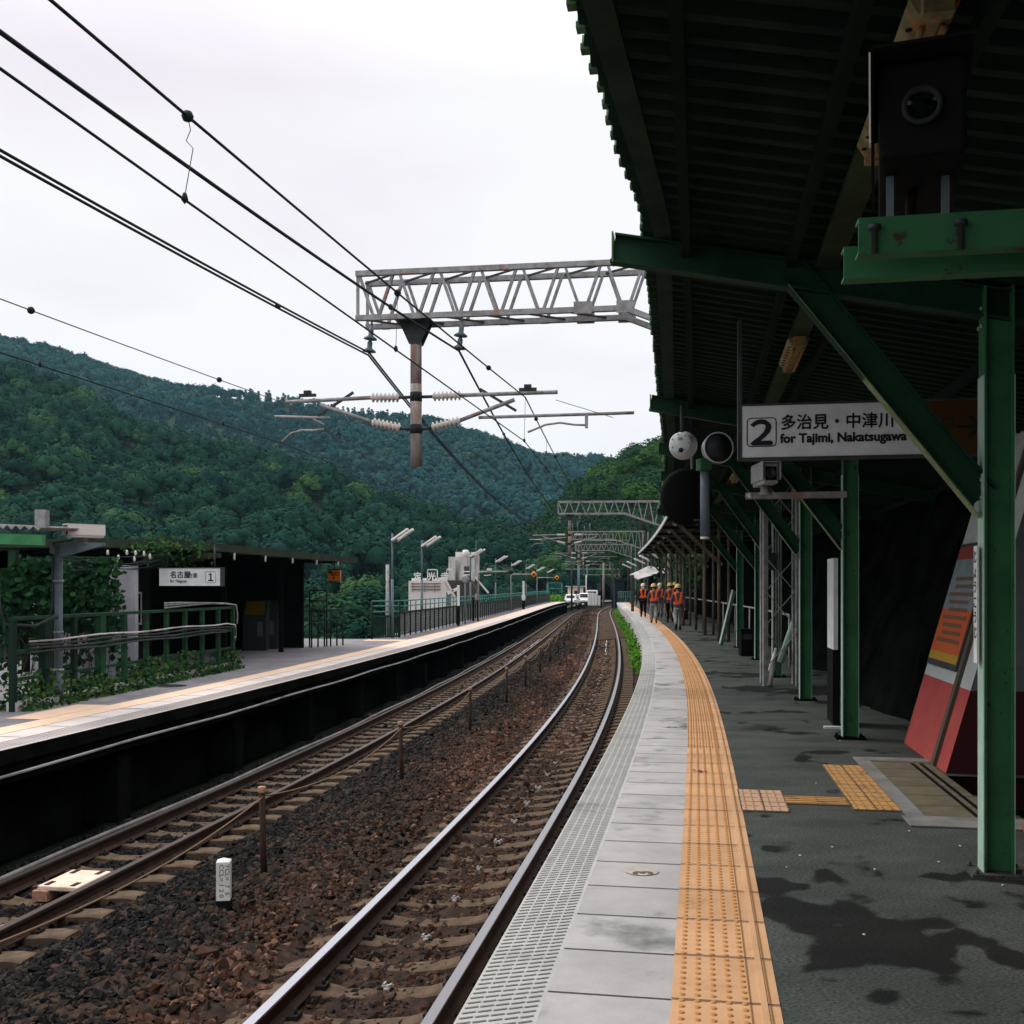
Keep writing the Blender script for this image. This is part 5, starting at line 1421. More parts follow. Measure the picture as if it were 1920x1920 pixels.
# slim utility pole by the first lamp
root = thing('utility_pole', 'slim concrete pole with a small cross clamp behind the start of the long fence', 'pole', PL(39.0, 2.6, -1.5))
mb = MB(); mb.tube([(0, 0, 0), (0, 0, 3.95)], [.085, .065], 8); mb.build('pole', M['steel'], root)
mb = MB(); mb.box((0, 0, 3.3), (.32, .1, .06)); mb.box((.1, 0, 3.55), (.12, .05, .05)); mb.build('clamp', M['steel_dark'], root)
# mirror post
root = thing('mirror_post', 'post with a small round mirror by the long fence', 'mirror', PL(52.0, 1.55))
mb = MB(); mb.tube([(0, 0, 0), (0, 0, 2.15)], .04, 8); mb.build('pole', M['steel_blue'], root)
mb = MB(); mb.lathe([(.0, -.03), (.16, -.03), (.2, 0), (.17, .02), (0, .03)], (0, -.03, 2.2), 16, axis='Y'); mb.build('mirror', M['steel'], root)
# white arrow post
root = thing('arrow_post', 'white square post with a slanting white arm and black lower half beside the long fence', 'signal post', PL(49.0, 1.45))
mb = MB(); mb.box((0, 0, 1.42), (.12, .12, .96)); mb.build('post', M['white'], root)
mb = MB(); mb.box((0, 0, .47), (.125, .125, .94)); mb.build('base', M['black'], root)
mb = MB(); mb.bar((-.04, -.07, 1.74), (-.50, -.07, 1.52), .03, .14, up=(0, 0, 1)); mb.build('arm', M['white'], root)
mb = MB(); mb.bar((-.22, -.088, 1.655), (-.30, -.088, 1.617), .004, .06); mb.build('mark', M['ink'], root)
root = thing('arrow_post', 'smaller white post with black base farther along the long fence', 'signal post', PL(86.0, 1.35))
mb = MB(); mb.box((0, 0, 1.5), (.16, .16, 1.6)); mb.box((0, 0, .95), (.3, .2, .35)); mb.build('post', M['white'], root)
mb = MB(); mb.box((0, 0, .35), (.2, .2, .7)); mb.build('base', M['black'], root)
# dark posts and arms with stop signs
def arm_sign(u, d, h, reach, m, label, dark=False, r=.16):
    root = thing('stop_sign', label, 'sign', PL(u, d), heading(u) + R(-8))
    mb = MB(); mb.tube([(0, 0, 0), (0, 0, h - .15), (.04, 0, h - .04), (.15, 0, h), (reach, 0, h)], .045, 8); mb.build('arm', M['steel'], root)
    mb = MB(); mb.lathe([(0, -.02), (r, -.02), (r, .02), (0, .02)], (reach + r * .8, 0, h), 4 if m is M['sign_orange'] else 6, axis='Y'); s_ = mb.build('sign_plate', m, root)
    mb = MB(); mb.lathe([(0, -.025), (r * .45, -.025), (r * .45, -.021)], (reach + r * .8, 0, h), 10, axis='Y'); mb.build('mark', M['ink'], s_)
    if dark:
        mb = MB(); mb.box((-.02, 0, .55), (.09, .09, 1.1)); mb.box((-.25, -.1, .62), (.10, .10, 1.25)); mb.build('base', M['black'], root)
        mb = MB(); mb.box((-.12, 0, 1.32), (.12, .1, .3)); mb.build('box', M['steel'], root)
        mb = MB(); mb.box((.6, 0, h + .12), (.24, .14, .12)); mb.tube([(.3, 0, h - .2), (.7, 0, h - .17)], .02, 6); mb.build('camera', M['white'], root)
arm_sign(56.0, 1.40, 2.62, 1.62, M['steel_dark'], 'grey pipe arm with a dark hexagonal plate reaching over the far platform', True, .17)
arm_sign(79.0, 1.75, 2.75, 1.55, M['sign_orange'], 'thin arm with an orange diamond stop sign, the nearer of the two', False, .24)
arm_sign(108.0, 1.75, 2.75, 1.85, M['sign_orange'], 'thin arm with a small orange diamond stop sign, the farther of the two', False, .25)
# fence end panel frame
root = railing('end_frame', 'teal square frame standing at the far end of the platform', PL(127, 2.2), PL(127.5, .6), 2.3, (1.6, 2.28), 2, M['teal'], rail_r=.04, post_r=.05, cat='frame')
# ------------------------------------------------------------------ things on the near (right) platform
# platform number sign
p0 = W(1391, 810, 7.5); hz = heading(7.8)
root = thing('platform_sign', 'hanging platform sign with a boxed number 2 for Tajimi and Nakatsugawa, yellow exit end', 'sign', p0, hz)
Ls, Hs, Lw = 1.70, .36, 1.215
mb = MB(); mb.box((Lw / 2, .06, 0), (Lw, .12, Hs)); mb.build('board', M['sign_white'], root)
mb = MB(); mb.box((Lw + (Ls - Lw) / 2, .06, 0), (Ls - Lw, .12, Hs)); mb.build('exit_board', M['sign_yellow_shaded'], root)
mb = MB(); mb.box((-.014, .06, .30), (.028, .13, .98)); mb.box((Ls + .014, .06, .2), (.028, .13, .8)); mb.box((Ls / 2, .06, Hs / 2 + .008), (Ls, .13, .014)); mb.box((Ls / 2, .06, -Hs / 2 - .008), (Ls, .13, .014)); mb.build('frame', M['steel_dark'], root)
y = -.003
ring('number_frame', root, .135, -.005, .205, .205, .007, y, M['ink'], .03)
text('２', .225, M['ink'], 'number', root, (.135, y, -.090), X, 'CENTER', bold=.0075, sx=1.15)
text('多治見・中津川', .112, M['ink'], 'lettering', root, (.262, y, .018), X, bold=.0028, sx=.975)
text('方面', .076, M['ink'], 'lettering', root, (1.055, y, .022), X, bold=.0012)
text('for Tajimi, Nakatsugawa', .0875, M['ink'], 'lettering', root, (.262, y, -.082), X, bold=.0036, sx=.985)
text('出口', .085, M['ink'], 'lettering', root, (Lw + .03, y, .0), X, bold=.001)
mb = MB(); mb.box((Lw + .285, y, .0), (.15, .006, .020)); mb.prism([(Lw + .375, y - .004, 0), (Lw + .305, y - .004, .075), (Lw + .280, y - .004, .075), (Lw + .348, y - .004, 0), (Lw + .280, y - .004, -.075), (Lw + .305, y - .004, -.075)], (0, .003, 0)); mb.build('arrow', M['ink'], root)

# camera on a double channel bracket near the viewer
h0 = heading(2.6)
pa = Vector((.815, 2.52, 0)); R0 = Matrix.Rotation(h0, 3, 'Z')
root = thing('camera_bracket', 'green double channel bracket with hanging bolts holding the nearest camera', 'bracket', (pa.x, pa.y, 2.42), h0)
mb = MB(); mb.chan((0, 0, .02), (1.12, 0, .02), .05, .085, .007, side=1); mb.build('channel', M['green'], root)
mb = MB(); mb.chan((-.015, 0, .0), (1.12, 0, .0), .05, .08, .007, side=1)
for v in range(len(mb.v)): mb.v[v] = (mb.v[v][0], mb.v[v][1] + .14, mb.v[v][2])
mb.build('channel', M['green'], root)
mb = MB()
for x in (.035, .225, .6): mb.lathe([(.007, -.055), (.007, .0), (.015, .0), (.015, .012), (0, .012)], (x, -.030, .03), 8)
split(mb, 'bolt', M['steel_dark'], root)
c1_ = pa + R0 @ Vector((.165, .02, 0))
cr = thing('security_camera', 'large dark security camera under the canopy nearest the viewer, lens toward the viewer', 'camera', (c1_.x + .06, c1_.y + .22, 2.635), R(-19))
mbh = MB(); mbh.box((0, 0, .115), (.195, .46, .225)); mbh.build('housing', M['black'], cr, bevel=.012)
mbh = MB(); mbh.box((0, -.03, .236), (.225, .56, .008)); mbh.prism([(-.108, -.31, .236), (-.108, .24, .236), (-.108, .24, .03), (-.108, -.16, .03)], (-.006, 0, 0)); mbh.build('sunshield', M['black'], cr)
mbh = MB(); mbh.prism([(-.1145, -.31, .225), (-.1145, -.285, .225), (-.1145, -.20, .045), (-.1145, -.235, .045)], (-.004, 0, 0)); mbh.build('edge', M['white'], cr)
mbh = MB(); mbh.lathe([(.046, 0), (.046, -.015), (.034, -.015), (.034, .002)], (.0, -.232, .115), 24, axis='Y'); mbh.build('lens_ring', mat('lens_ring_dark', (.022, .024, .026), .6), cr)
mbh = MB(); mbh.lathe([(0, -.004), (.034, -.004)], (.0, -.2325, .115), 24, axis='Y'); mbh.build('lens', M['glass_dark'], cr)
mbh = MB(); mbh.bar((-.07, -.1, -.16), (-.07, -.1, .01), .018, .035); mbh.bar((.06, -.06, -.16), (.06, -.06, .01), .018, .035); split(mbh, 'leg', M['steel_blue'], cr)
mbh = MB(); mbh.tube([(-.015, 0, .0), (-.02, 0, -.05), (0, 0, -.12)], .013, 8); mbh.build('cable', M['black'], cr)

# second camera on its grey arm below the sign
c_ = W(1437, 905, 11.1); hh = heading(11.6)
root = thing('camera_bracket', 'grey horizontal arm on the second column carrying a camera under the platform sign', 'bracket', (W(1400, 928, 11.2).x, 11.2, W(1400, 930, 11.2).z), hh)
mb = MB(); mb.box((.50, 0, 0), (1.02, .10, .065)); mb.build('arm', M['steel'], root, bevel=.006)
mb = MB(); mb.lathe([(.03, 0), (.03, .02), (0, .02)], (.03, -.055, 0), 10, axis='Y'); mb.build('bolt', M['porcelain'], root)
cr = thing('security_camera', 'grey security camera standing on the arm just below the platform number sign', 'camera', (c_.x, 11.15, W(0, 910, 11.1).z), R(0))
cctv_box(cr, .48, .155, .21, M['camera_grey'])
mb = MB(); mb.lathe([(.075, -.10), (.075, -.075), (.05, -.06), (.05, 0)], n=12); mb.build('mount', M['steel'], cr)
# speakers
q = W(1278, 833, 11.3)
root = thing('loudspeaker', 'round white loudspeaker with a flat back facing the viewer under the canopy eave', 'loudspeaker', q, R(-18))
mb = MB(); mb.lathe([(.0, -.10), (.105, -.10), (.115, -.085), (.125, .02), (.150, .10), (.152, .12), (0, .12)], n=24, axis='Y'); mb.build('bell', M['sign_white'], root)
mb = MB()
for k in range(7): a = k * 2 * math.pi / 7; mb.lathe([(.007, -.106), (.007, -.10)], (.088 * math.cos(a), 0, .095 * math.sin(a)), 6, axis='Y')
mb.lathe([(.026, -.115), (.026, -.10)], (.01, 0, -.075), 10, axis='Y'); mb.build('screw', M['ink'], root)
mb = MB(); mb.box((0, -.102, .045), (.05, .003, .035)); mb.build('label_plate', M['steel'], root)
mb = MB(); mb.tube([(0, .02, .13), (0, .02, .42)], .02, 6); mb.build('bracket', M['steel_dark'], root)
q = W(1345, 840, 11.3)
root = thing('loudspeaker', 'oval loudspeaker with dark grille and pale rim beside the platform sign', 'loudspeaker', q, R(12))
mb = MB(); mb.lathe([(.150, -.03), (.163, -.05), (.168, -.03), (.14, .10), (.06, .16), (0, .16)], n=24, axis='Y'); bl = mb.build('bell', M['sign_white'], root); 
mb = MB(); mb.lathe([(0, -.046), (.152, -.040)], n=24, axis='Y'); mb.build('grille', M['steel_dark'], root)
mb = MB(); mb.box((-.12, .08, -.17), (.12, .14, .12)); mb.build('bracket', M['green'], root)
q = W(1322, 866, 11.4)
root = thing('hanging_pipe', 'grey pipe hanging straight down under the loudspeakers', 'pipe', q)
mb = MB(); mb.tube([(0, 0, .02), (0, 0, -.80)], .052, 12); mb.build('pipe', M['steel_blue'], root)
mb = MB(); mb.tube([(0, 0, -.80), (0, 0, -.825)], .05, 12); mb.build('cap', M['white'], root)
mb = MB(); mb.box((0, .04, -.62), (.22, .02, .018)); mb.build('clamp', M['steel_dark'], root)
q = W(1289, 932, 12.4)
root = thing('round_mirror', 'large black backed round mirror hanging below the canopy eave', 'mirror', q, R(20))
mb = MB(); mb.lathe([(0, -.03), (.30, -.02), (.335, .01), (.335, .04), (0, .05)], n=28, axis='Y'); mb.build('mirror', M['black'], root)
mb = MB(); mb.tube([(.1, .06, -.2), (.1, .06, .55)], .025, 8); mb.build('bracket', M['steel_dark'], root)

# notice board seen edge on by the second column
q = W(1561, 1350, 12.6); 
root = thing('notice_board', 'pale notice board on a dark panel, standing edge on beside the second green column', 'notice board', (q.x, 12.6, 0), heading(12.6))
mb = MB(); mb.box((0, 0, 1.42), (.05, .55, 1.06)); mb.build('board', M['sign_white'], root)
mb = MB(); mb.box((.01, 0, .46), (.08, .5, .86)); mb.build('panel', M['black'], root)
mb = MB(); mb.box((0, -.42, .012), (.30, .08, .024)); mb.build('foot', M['sign_white'], root)
# conduits and a rolled white sheet by the lattice leg
root = thing('rolled_sheet', 'white rolled sheet leaning at the foot of the fourth column', 'roll', W(1446, 1283, 17.4) * 1.0)
root.location.z = 0
mb = MB(); mb.tube([(-.06, 0, .02), (.0, 0, .25), (.075, 0, .62)], [.075, .055, .02], 10); mb.build('sheet', M['white'], root)
root = thing('drain_pipe', 'pale green drain pipe slanting behind the grey lattice leg', 'pipe', (W(1478, 0, 17.9).x, 17.9, 0))
mb = MB(); mb.tube([(-.14, 0, .35), (.1, .05, 1.0), (.3, .1, 1.35), (.34, .1, 2.0)], .055, 10); mb.build('pipe', M['green_edge'], root)
root = thing('conduit_bundle', 'thin pale conduits running up beside the fourth column', 'conduit', (W(1450, 0, 18.3).x, 18.3, 0))
mb = MB()
for k in range(4): mb.tube([(k * .045, 0, .05 + .1 * k), (k * .045 + .01, .02, 1.4), (k * .045, 0, 3.0)], .014, 6)
mb.build('conduit', M['steel'], root)
mb = MB(); mb.box((-.05, -.04, 2.05), (.14, .12, .30)); mb.build('box', M['steel_dark'], root)
root = thing('fire_box', 'dark low box standing beside the fifth column', 'box', (W(1399, 0, 25.0).x, 25.0, 0))
mb = MB(); mb.box((0, 0, .30), (.30, .3, .6)); mb.build('cabinet', M['black'], root, bevel=.02)
mb = MB(); mb.box((0, -.16, .45), (.2, .01, .12)); mb.build('label_plate', M['steel_dark'], root)
mb = MB(); mb.box((0, 0, .615), (.33, .33, .03)); mb.build('lid', M['black'], root)

# name plate on the first column
u1_, d1_ = COL_UD[1]; q = P(u1_, EDGE + d1_, 0)
root = thing('name_plate', 'narrow white plate with vertical station name on the nearest green column', 'sign', q, heading(u1_))
mb = MB(); mb.box((-.109, 0, 1.52), (.006, .075, .66)); mb.build('plate', M['white'], root)
for k, ch in enumerate('じょうこうじ'):
    text(ch, .075, M['ink'], 'lettering', root, (-.1135, .037, 1.76 - k * .085), (R(90), 0, R(-90)), bold=.002)

# station building with leaning red and white walls
LEAN = .28
def bpt(u, d, z, t=0): return P(u, EDGE + d + LEAN * z + t, z)
def block(root, ua, ub, d0, names):
    zm, zt = .72, 3.4
    dk = 5.5
    for nm, za, zb, mt in (('lower_wall', -.3, zm, M['red']), ('upper_wall', zm, zt, M['wall_white'])):
        mb = at(root)
        A = [bpt(ua, d0, za), bpt(ua, d0, zb), bpt(ub, d0, zb), bpt(ub, d0, za)]
        Bq = [P(ua, EDGE + dk + 2, za), P(ua, EDGE + dk + 2, zb), P(ub, EDGE + dk + 2, zb), P(ub, EDGE + dk + 2, za)]
        mb.add(A, [(0, 1, 2, 3)]); w = mb.build(nm, mt, root, normals=False)
        mb = at(root)
        mb.add(A + Bq, [(0, 4, 5, 1), (3, 2, 6, 7), (1, 5, 6, 2)] if zb == zt else [(0, 4, 5, 1), (3, 2, 6, 7)])
        mb.build('side_wall', M['red_shaded'] if zb == zm else M['wall_grey'], w, normals=False)  # side faces get darker red and grey, their shade put into the colour
ua, oa = inv(3.71, 9.26); ub, ob_ = inv(4.12, 11.06)
dA = (oa + ob_) / 2 - EDGE
stn = thing('station_entrance', 'station stair entrance with leaning walls painted white above and red below', 'entrance', P(10, EDGE + dA, 0))
block(stn, ua, ub, dA, None)
uc, oc = inv(3.36, 7.12)
block(stn, 3.0, uc, dA, None)
mb = at(stn)
for za, zb in ((-.02, 3.3),):
    mb.prism([bpt(ua + .36, dA - .035, za), bpt(ua + .36, dA - .035, zb), bpt(ua + .46, dA - .035, zb), bpt(ua + .46, dA - .035, za)], P(9, .035, 0) - P(9, 0, 0))
mb.build('drain_pipe', mat('brown_pipe', (.085, .075, .055), .7), stn)
mb = at(stn); h_ = heading(9.3)
qh = P(ua - .03, EDGE + dA + .42, .55); mb.tube([qh, qh + Vector((0, 0, .20))], .013, 8); mb.lathe([(0, -.0), (.018, .005), (.018, .03), (0, .035)], qh + Vector((0, 0, .2)), 8); mb.build('handle', M['white'], stn)
mb = at(stn); mb.prism([P(ua - .012, EDGE + dA + 1.25, 1.25), P(ua - .012, EDGE + dA + 1.42, 1.25), P(ua - .012, EDGE + dA + 1.42, 1.78), P(ua - .012, EDGE + dA + 1.25, 1.78)], P(0, 0, 0) - P(.01, 0, 0)); mb.build('notice', M['sign_white'], stn)
mb = at(stn); mb.prism([P(6.6, EDGE + 8.0, -2.2), P(12.0, EDGE + 8.0, -2.2), P(12.0, EDGE + 8.0, 4), P(6.6, EDGE + 8.0, 4)], P(0, .1, 0) - P(0, 0, 0)); mb.build('back_wall', M['wall_grey'], stn)
# poster on the leaning face
pu0, pu1 = ua + .58, ub - .12
pr = thing('poster_frame', 'framed orange and grey poster on the leaning white wall of the station entrance', 'poster', P((pu0 + pu1) / 2, EDGE + dA + .3, 1.4))
def pq(name, a0, a1, z0_, z1_, mt, off):
    mb = at(pr); mb.prism([bpt(a0, dA - off, z0_), bpt(a0, dA - off, z1_), bpt(a1, dA - off, z1_), bpt(a1, dA - off, z0_)], P(9, off * .6, 0) - P(9, 0, 0)); return mb.build(name, mt, pr)
zp0, zp1 = .88, 2.02
pq('frame', pu0 - .03, pu1 + .03, zp0 - .04, zp1 + .03, M['steel_dark'], .03)
pq('poster', pu0, pu1, zp0 + .10, zp0 + .52, mat('poster_orange', (.50, .10, .025), .6), .036)
pq('poster', pu0, pu1, zp0 + .02, zp0 + .10, mat('poster_gold', (.42, .25, .03), .6), .036)
pq('poster', pu0, pu1, zp0 + .52, zp1 - .13, mat('poster_grey', (.20, .24, .26), .6, (.15, .19, .21), 6, 4), .036)
pq('poster', pu0, pu1, zp1 - .13, zp1, mat('poster_red', (.24, .045, .035), .6), .036)
mb = at(pr)
for k in range(9):
    zz_ = zp0 + .20 + k * .075; a0 = pu0 + .1 + .05 * (k % 3); a1 = pu1 - .12 - .07 * ((k * 2) % 3)
    if a1 > a0: mb.prism([bpt(a0, dA - .040, zz_), bpt(a0, dA - .040, zz_ + .035), bpt(a1, dA - .040, zz_ + .035), bpt(a1, dA - .040, zz_)], P(9, .003, 0) - P(9, 0, 0))
split(mb, 'printed_line', mat('poster_print', (.16, .09, .06), .7), pr)

# rock cutting behind the columns
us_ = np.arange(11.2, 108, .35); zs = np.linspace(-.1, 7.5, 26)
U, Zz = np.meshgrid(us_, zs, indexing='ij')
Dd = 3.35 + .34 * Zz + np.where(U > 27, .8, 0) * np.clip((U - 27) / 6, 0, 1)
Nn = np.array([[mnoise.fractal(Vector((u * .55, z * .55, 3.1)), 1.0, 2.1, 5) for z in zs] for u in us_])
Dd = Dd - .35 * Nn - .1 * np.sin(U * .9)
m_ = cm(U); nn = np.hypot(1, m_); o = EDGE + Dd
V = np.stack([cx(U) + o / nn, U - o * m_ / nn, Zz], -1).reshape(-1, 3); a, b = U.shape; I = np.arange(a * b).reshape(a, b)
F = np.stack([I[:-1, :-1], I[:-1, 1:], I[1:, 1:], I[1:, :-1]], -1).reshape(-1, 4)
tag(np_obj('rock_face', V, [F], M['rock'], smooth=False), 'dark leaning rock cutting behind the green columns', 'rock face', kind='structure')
mb = MB()     # unseen wall added beside and behind the viewer to block light from the right
mb.prism([P(-12, EDGE + 5.4, -.2), P(3.0, EDGE + 5.4, -.2), P(3.0, EDGE + 5.4, 4), P(-12, EDGE + 5.4, 4)], P(0, .2, 0) - P(0, 0, 0))
tag(mb.build('light_block_wall', M['wall_grey']), 'unseen grey wall added along the back of the near platform to block light', 'wall', kind='structure')
# low equipment rail between rock and platform under the far canopy
root = thing('handrail', 'thin pale rail along the rock face under the far canopy', 'rail', P(30, EDGE + 2.9, 0))
mb = at(root)
for z in (1.05,): mb.tube([P(u, EDGE + 2.95, z) for u in np.arange(22, 62, 2)], .025, 6)
for u in np.arange(22, 62, 4): mb.tube([P(u, EDGE + 2.95, 0), P(u, EDGE + 2.95, 1.05)], .02, 6)
mb.build('rail', M['concrete_stained'], root)
root = thing('leaning_plank', 'pale green board leaning against the rock under the far canopy', 'board', P(29.8, EDGE + 2.5, 0))
mb = at(root); mb.bar(P(29.8, EDGE + 2.15, 0.02), P(30.4, EDGE + 2.55, 1.5), .05, .16); mb.build('plank', M['green_edge'], root)

# platform end: lamps, shelter roofs, teal cage
def lamp2(u, d, lab):
    root = thing('platform_lamp', lab, 'lamp post', P(u, EDGE + d, 0), heading(u) + R(200), group='lamp posts at the far end of the near platform')
    mb = MB(); mb.tube([(0, 0, 0), (0, 0, 3.6)], .05, 8); mb.build('pole', M['steel_dark'], root)
    mb = MB(); mb.box(Vector((.45, 0, 3.62)), (.95, .26, .10), mat=Matrix.Rotation(R(-24), 3, 'Y')); mb.build('lamp_head', M['white'], root, bevel=.02)
for k, (u, d) in enumerate(((69, 2.3), (76, 2.0), (84, 1.9), (94, 1.6), (105, 1.4))):
    lamp2(u, d, 'white headed lamp post past the far canopy, %s in line walking away' % ordn[k])
root = thing('waiting_shelter', 'pale translucent roofed shelter beyond the workers at the far end of the near platform', 'shelter', P(74, EDGE + 2.4, 0))
mb = at(root)
def sp(px, py, Y): return W(px, py, Y)
ridge = [sp(1216, 1061, 76), sp(1247, 1066, 80)]
mb.add([sp(1197, 1070, 72), ridge[0], ridge[1], sp(1252, 1074, 78), sp(1224, 1076, 71), sp(1208, 1077, 71)], [(0, 1, 5), (1, 2, 3, 4, 5)])
mb.add([sp(1181, 1077, 70), sp(1196, 1070.5, 73), sp(1206, 1073, 72), sp(1224, 1077.5, 70.5), sp(1196, 1086, 69)], [(0, 1, 2, 4), (2, 3, 4)])
rf = mb.build('roof', M['roof_pale'], root); sm = rf.modifiers.new('thickness', 'SOLIDIFY'); sm.thickness = .05
mb = at(root)
for px, Y in ((1186, 69.6), (1203, 71), (1217, 71), (1234, 73)):
    q = W(px, 1078, Y); mb.box((q.x, q.y, q.z / 2), (.18, .18, q.z), 0)
split(mb, 'column', M['steel_dark'], root)
mb = at(root); mb.prism([sp(1228, 1078, 72.2), sp(1250, 1078, 77), W(1250, 0, 77) * 1.0, W(1228, 0, 72.2) * 1.0], (0, .1, 0)) if False else None
q = W(1177, 1128, 108.5); root = thing('metal_cage', 'turquoise wire cage fence at the far end of the near platform', 'fence', (q.x, 110.5, 0))
mb = MB()
for x in np.linspace(-.7, .7, 7): mb.tube([(x, 0, 0), (x, 0, 1.1)], .03, 6)
mb.build('bar', M['teal'], root)
mb = MB()
for z in (.05, .55, 1.1): mb.tube([(-.72, 0, z), (.72, 0, z)], .03, 6)
mb.build('rail', M['teal'], root)
root = thing('blue_shed', 'dark blue shed behind the turquoise cage', 'shed', (W(1160, 0, 124).x, 124, -1.0))
mb = MB(); mb.box((0, 0, 1.7), (1.1, 2, 3.4)); mb.build('wall', M['blue_sheet'], root)
mb = MB(); mb.box((0, 0, 3.46), (1.3, 2.3, .12)); mb.build('roof', M['roof_dark'], root)
mb = MB(); mb.box((.1, -1.02, 1.1), (.7, .04, 2.0)); mb.build('door', M['steel_dark'], root)
root = thing('platform_pole', 'dark pole standing between the workers and the shelter roof', 'pole', P(63, EDGE + 1.9, 0))
mb = MB(); mb.tube([(0, 0, 0), (0, 0, 3.5)], .09, 10); mb.build('pole', M['steel_dark'], root)
mb = MB(); mb.box((-.05, 0, 2.3), (.2, .2, .3)); mb.build('box', M['black'], root)
root = thing('steel_column', 'blue grey riveted steel column behind the group of workers', 'column', P(60, EDGE + 3.0, 0))
mb = MB(); mb.box((0, 0, 1.7), (.34, .34, 3.4)); mb.build('column', M['steel_blue'], root)
mb = MB()
for k in range(9): mb.box((-.19, -.1, .4 + k * .34), (.05, .12, .09))
mb.build('bracket', M['steel_blue'], root)
root = thing('trackside_post', 'slim dark signal post on the platform end behind the workers', 'post', P(66.5, EDGE + 1.55, 0))
mb = MB(); mb.tube([(0, 0, 0), (0, 0, 2.2)], .07, 8); mb.build('pole', M['black'], root)
mb = MB(); mb.box((0, -.05, 2.0), (.26, .2, .5)); mb.build('signal_head', M['black'], root)

# ------------------------------------------------------------------ far end: cars, hut, tunnel, cabinets, masts
GZ = -.95
def car(x, y, rz, label, scale=1.0, tall=0.0):
    root = thing('parked_car', label, 'car', (x, y, GZ), rz, group='white cars parked near the tunnel')
    root.scale = (scale,) * 3
    prof = [(-1.75, .35), (-1.78, .62), (-1.7, .80), (-1.45, .86), (-1.25, 1.42 + tall), (-.9, 1.50 + tall), (.35, 1.48 + tall), (.95, .92), (1.6, .80), (1.75, .62), (1.75, .35)]
    rings = []
    for (a, z) in prof: pass
    mb = MB(); hw = .74
    def w(z): return hw if z < .9 else hw - (z - .9) * .26
    L_ = [(-w(z), a, z) for a, z in prof]; R_ = [(w(z), a, z) for a, z in prof]
    n = len(prof); mb.add(L_ + R_, [tuple(range(n)), tuple(reversed(range(n, 2 * n)))] + [(i, n + i, n + (i + 1) % n, (i + 1) % n) for i in range(n)])
    mb.build('body', M['car_white'], root, bevel=.03)
    mb = MB()
    mb.prism([(-.52, -1.395, 1.0), (.52, -1.395, 1.0), (.47, -1.275, 1.38 + tall), (-.47, -1.275, 1.38 + tall)], (0, -.012, .004))
    for s in (-1, 1):
        mb.prism([(s * .735, -1.2, .95), (s * .735, .72, .95), (s * .60, .30, 1.40 + tall), (s * .60, -1.02, 1.40 + tall)], (s * .008, 0, 0))
    mb.prism([(-.55, .93, .98), (.55, .93, .98), (.5, .42, 1.44 + tall), (-.5, .42, 1.44 + tall)], (0, .01, .01)); mb.build('window', M['glass_dark'], root)
    for sx in (-1, 1):
        for a in (-1.1, 1.1):
            mb = MB(); mb.lathe([(.14, -.09), (.29, -.09), (.30, -.06), (.30, .06), (.29, .09), (.14, .09)], (sx * .68, a, .30), 14, axis='X'); wh = mb.build('wheel', M['tyre'], root)
            mb = MB(); mb.lathe([(0, -.095), (.15, -.095), (.15, .095), (0, .095)], (sx * .68, a, .30), 10, axis='X'); mb.build('rim', M['steel'], wh)
        mb = MB(); mb.box((sx * .62, -1.77, .72), (.14, .04, .2)); mb.build('tail_light', M['lens_red'], root)
    mb = MB(); mb.box((0, -1.79, .40), (1.45, .06, .18)); mb.build('bumper', M['steel_dark'], root)
    mb = MB(); mb.box((0, -1.795, .62), (.32, .02, .14)); mb.build('number_plate', M['sign_white'], root)
car(W(1073, 0, 141).x, 141, R(-12), 'white estate car parked closest to the end of the far platform', 1.08, -.05)
car(W(1084.5, 0, 150).x, 150, R(-20), 'white car half hidden between two other parked white cars')
car(W(1096, 0, 148).x, 148.5, R(-6), 'white van like car parked on the right, in front of the pale cabinets', 1.05, .12)
root = thing('equipment_hut', 'small cream equipment hut with a flat overhanging roof beyond the cars', 'hut', (W(1079, 0, 172).x, 172, -.9))
mb = MB(); mb.box((0, 0, 1.25), (2.35, 2.6, 2.5)); mb.build('wall', M['cream'], root)
mb = MB(); mb.box((0, 0, 2.56), (3.0, 3.2, .14)); mb.build('roof', M['concrete_stained'], root)
mb = MB(); mb.box((.15, -1.31, .95), (.85, .04, 1.9)); mb.build('door', M['rust_post'], root)
root = thing('white_cabinets', 'row of tall pale relay cabinets standing in front of the tunnel', 'cabinet', (W(1112, 0, 146).x, 146, GZ))
for k, (x, h) in enumerate(((-.5, 1.72), (-.05, 1.72), (.38, 1.62), (.88, 1.32))):
    mb = MB(); mb.box((x, 0, h / 2), (.40, .5, h)); cb = mb.build('cabinet', M['white'], root, bevel=.02)
    mb = MB(); mb.box((x, -.255, h / 2), (.012, .01, h * .9)); mb.box((x + .13, -.255, h * .55), (.03, .02, .12)); mb.build('handle', M['steel'], cb)
root = thing('parked_van', 'white van roof showing behind the pale relay cabinets', 'van', (W(1110, 0, 156).x, 156, GZ), R(-5))
mb = MB(); mb.prism([(-.8, -1.8, .3), (-.8, -1.85, 1.2), (-.72, -1.7, 2.05), (-.72, 1.2, 2.05), (-.8, 1.8, 1.1), (-.8, 1.9, .3)], (1.6, 0, 0)); mb.build('body', M['car_white'], root, bevel=.06)
mb = MB(); mb.box((0, -1.80, 1.62), (1.2, .04, .55)); mb.build('window', M['glass_dark'], root)
for sx in (-1, 1):
    for a in (-1.1, 1.1): mb = MB(); mb.lathe([(.0, -.09), (.31, -.09), (.31, .09), (0, .09)], (sx * .72, a, .31), 14, axis='X'); mb.build('wheel', M['tyre'], root)
